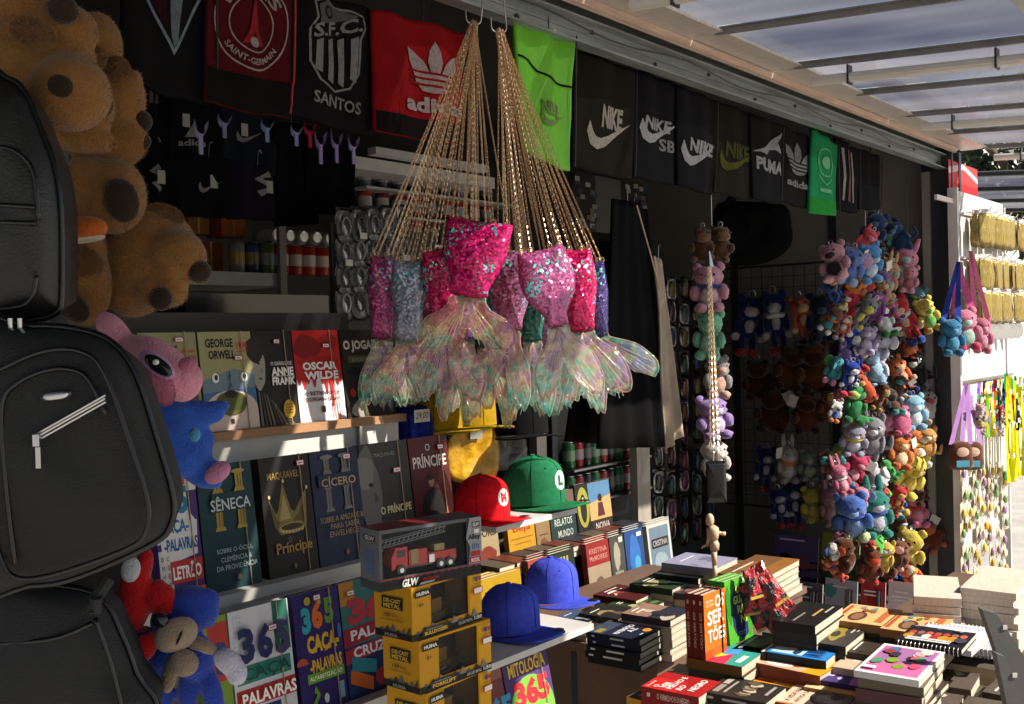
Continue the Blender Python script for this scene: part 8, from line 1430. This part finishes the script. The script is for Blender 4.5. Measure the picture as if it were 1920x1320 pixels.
for i, (px, py, h_, c) in enumerate(((375, 225, 50, 'a8a8d0'), (420, 215, 30, '8a8ab8'), (500, 225, 28, '8a9ac8'), (555, 235, 26, '9a9ad0'), (600, 245, 50, 'b090d0'), (630, 248, 45, 'a08ad0'), (662, 255, 40, 'b0a0d8'), (580, 228, 36, 'b02a50'))):
    p = onY(px, py, 2.4); s_ = (p - CAM).dot(FWD) / F; o = empty('ribbon_loop', p, 0, ['%s ribbon hanging under the bags, %s from the left' % (['lavender', 'crimson'][i == 7], ['first', 'second', 'third', 'fourth', 'sixth', 'seventh', 'eighth', 'fifth'][i])][0], 'ribbon', 'ribbons under the bags')
    m = MB(); v = []; f = []; N = 10
    for k_ in range(N + 1):
        q_ = math.pi * k_ / N; x, z = -0.022 * math.cos(q_) , -h_ * s_ * 0.55 * math.sin(q_)
        v += [(x, -0.006, z), (x * 0.8, 0.006, z - 0.012)]
    for k_ in range(N): f.append((2 * k_, 2 * k_ + 1, 2 * k_ + 3, 2 * k_ + 2))
    m.add(v, f); m.build('loop', CLOTH, o, hx(c), True); m = MB(); m.box(-0.006, 0.006, -0.002, 0.002, -h_ * s_ - 0.02, -h_ * s_ * 0.5); m.build('tail', CLOTH, o, hx(c))
# right half of the interior
for i, (px0, px1, py0, py1, y, lb) in enumerate(((1198, 1222, 560, 1010, 2.62, 'pale upright post right of the aprons'), (1366, 1382, 560, 1070, 3.3, 'slim grey post behind the pastel plush string'), (1008, 1026, 700, 880, 2.7, 'pale cabinet post under the tails'))):
    a = onY(px0, py1, y); b = onY(px1, py1, y); m = MB(); m.box(a.x, b.x, y, y + 0.04, 0.14, onY(px0, py0, y).z); tag(m.build('upright_post', mat('pale_post', (0.30, 0.27, 0.23), rough=0.5, var=0.15, stretch=(4, 4, 0.4))), lb, 'post', 'posts inside the kiosk')
fr_ = empty('drinks_fridge', (onY(1030, 870, 2.8).x, 2.8, 0.14), 0, 'dark glass-fronted drinks fridge below the aprons', 'fridge'); fw_ = onY(1200, 870, 2.8).x - fr_.location.x
zt_ = onY(1100, 640, 2.8).z - 0.14
m = MB(); m.box(0, fw_, 0.02, 0.5, 0, zt_); m.build('cabinet', DKWALL, fr_); m = MB(); m.box(0, fw_, -0.02, 0.0, zt_ - 0.06, zt_); m.box(0, 0.04, -0.02, 0.0, 0, zt_ - 0.061); m.box(fw_ - 0.04, fw_, -0.02, 0.0, 0, zt_ - 0.061); m.build('door_frame', DKPOST, fr_)
for r_ in range(2):
    zz_ = onY(1110, 868 + r_ * 62, 2.78).z; m = MB(); m.box(0.05, fw_ - 0.05, -0.10, 0.015, zz_ - 0.14 - 0.01, zz_ - 0.14 - 0.0005); m.build('wire_shelf', METAL, fr_)
    for i in range(10): can('%s can on the %s fridge shelf, %s in line' % (['green', 'red', 'dark'][i % 3], ['upper', 'lower'][r_], ['first', 'second', 'third', 'fourth', 'fifth', 'sixth', 'seventh', 'eighth', 'ninth', 'tenth'][i]), (fr_.location.x + 0.09 + i * (fw_ - 0.16) / 9, 2.76, zz_), ['2a6a3a', '8a2420', '2a2a2a'][i % 3], 'cans in the fridge', band=['7a9a7a', '9a8a8a', '5a5a5a'][i % 3])
# photo boards above the fridge
p = Print(); r_ = random.Random(77); p.rect(0, 0, 1, 1, '2a2a2a').rect(0.28, 0.0, 0.62, 1, '5a5a58')
for i in range(46):
    x = r_.choice([r_.uniform(0.0, 0.26), r_.uniform(0.62, 0.95)]); y = r_.uniform(0, 0.92); p.rect(x, y, x + 0.06, y + 0.08, r_.choice(['8a8a84', '5a6a5a', '9a9488', '4a4a4a', '7a6a4a', 'a8a8a0', '3a4a5a']))
a, b = onY(1076, 430, 3.0), onY(1215, 430, 3.0); zt_ = onY(1076, 322, 3.0).z; o = empty('photo_board', (a.x, 3.0, a.z), 0, 'grey board covered with small photo stickers behind the dark bags', 'board'); m = MB(); m.box(0, b.x - a.x, 0.001, 0.02, 0, zt_ - a.z); m.build('panel', DKWALL, o); link('stickers', p.mesh('stickers', lambda x, y, l: (x * (b.x - a.x), -0.0005 - l, y * (zt_ - a.z))), o)
# big black bag behind the pastel string
pts = [(1345, 382), (1400, 378), (1470, 384), (1484, 420), (1482, 462), (1440, 492), (1380, 498), (1345, 480), (1335, 430)]; anc = at(1410, 430, 4.3); o = empty('hanging_duffel', anc, FACE, 'large black bag hanging behind the pastel plush string', 'bag'); m = MB(); m.inflate(smooth_pts(plane_px(pts, anc, FACE), 3), 0.02, 0.05, 6, wob=0.05); m.build('bag', mat('dead_black_cloth', (0.004, 0.004, 0.004), rough=1.0, spec=0.0), o, None, True); m = MB(); a = plane_px([(1360, 385), (1400, 340), (1450, 385)], anc, FACE); m.tube([(x, 0, z) for x, z in smooth_pts(a, 5, False)], 0.012, 6); m.build('handle', CLOTH, o, hx('0b0b0c'))
# dim wall of packaged toys
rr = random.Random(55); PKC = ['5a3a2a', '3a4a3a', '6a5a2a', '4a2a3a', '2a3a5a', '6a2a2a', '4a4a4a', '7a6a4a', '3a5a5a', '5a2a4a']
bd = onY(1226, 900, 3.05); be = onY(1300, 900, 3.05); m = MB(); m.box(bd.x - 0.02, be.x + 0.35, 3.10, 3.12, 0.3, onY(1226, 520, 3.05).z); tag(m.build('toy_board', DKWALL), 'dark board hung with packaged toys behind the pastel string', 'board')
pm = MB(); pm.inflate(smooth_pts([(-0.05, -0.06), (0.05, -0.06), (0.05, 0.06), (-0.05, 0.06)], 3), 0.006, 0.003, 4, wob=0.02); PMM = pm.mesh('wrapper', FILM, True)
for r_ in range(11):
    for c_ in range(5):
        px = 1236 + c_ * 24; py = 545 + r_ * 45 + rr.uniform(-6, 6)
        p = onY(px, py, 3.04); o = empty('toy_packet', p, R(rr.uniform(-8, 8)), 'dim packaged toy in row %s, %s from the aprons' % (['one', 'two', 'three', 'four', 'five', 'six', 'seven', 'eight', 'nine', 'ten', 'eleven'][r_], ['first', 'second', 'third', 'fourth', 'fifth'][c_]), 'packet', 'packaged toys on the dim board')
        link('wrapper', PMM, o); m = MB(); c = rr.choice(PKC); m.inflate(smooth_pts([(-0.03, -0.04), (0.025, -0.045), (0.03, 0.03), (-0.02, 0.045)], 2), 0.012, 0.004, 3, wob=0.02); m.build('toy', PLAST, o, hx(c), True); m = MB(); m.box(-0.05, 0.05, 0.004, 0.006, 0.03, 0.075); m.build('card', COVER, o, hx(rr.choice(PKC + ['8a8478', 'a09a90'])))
# low stock under the plush columns
GK = 'cartons stored low behind the table'
for i, (x, y, w_, h_, c) in enumerate(((3.3, 2.2, 0.4, 0.22, '2a2420'), (3.8, 2.3, 0.5, 0.2, '221e1c'), (4.5, 2.4, 0.5, 0.25, '2a2622'))):
    o = empty('storage_carton', (x, y, 0.14), R(4 * i), ['low dark carton nearest the counter end', 'low dark carton in the middle behind the table', 'low dark carton under the plush grid'][i], 'carton', GK); m = MB(); m.box(0, w_, 0, 0.35, 0, h_); m.build('box', BROWN, o); m = MB(); m.box(w_ * 0.46, w_ * 0.54, -0.001, 0.351, -0.0005, h_ + 0.001); m.build('tape', PLAST, o, hx('5a4228'))
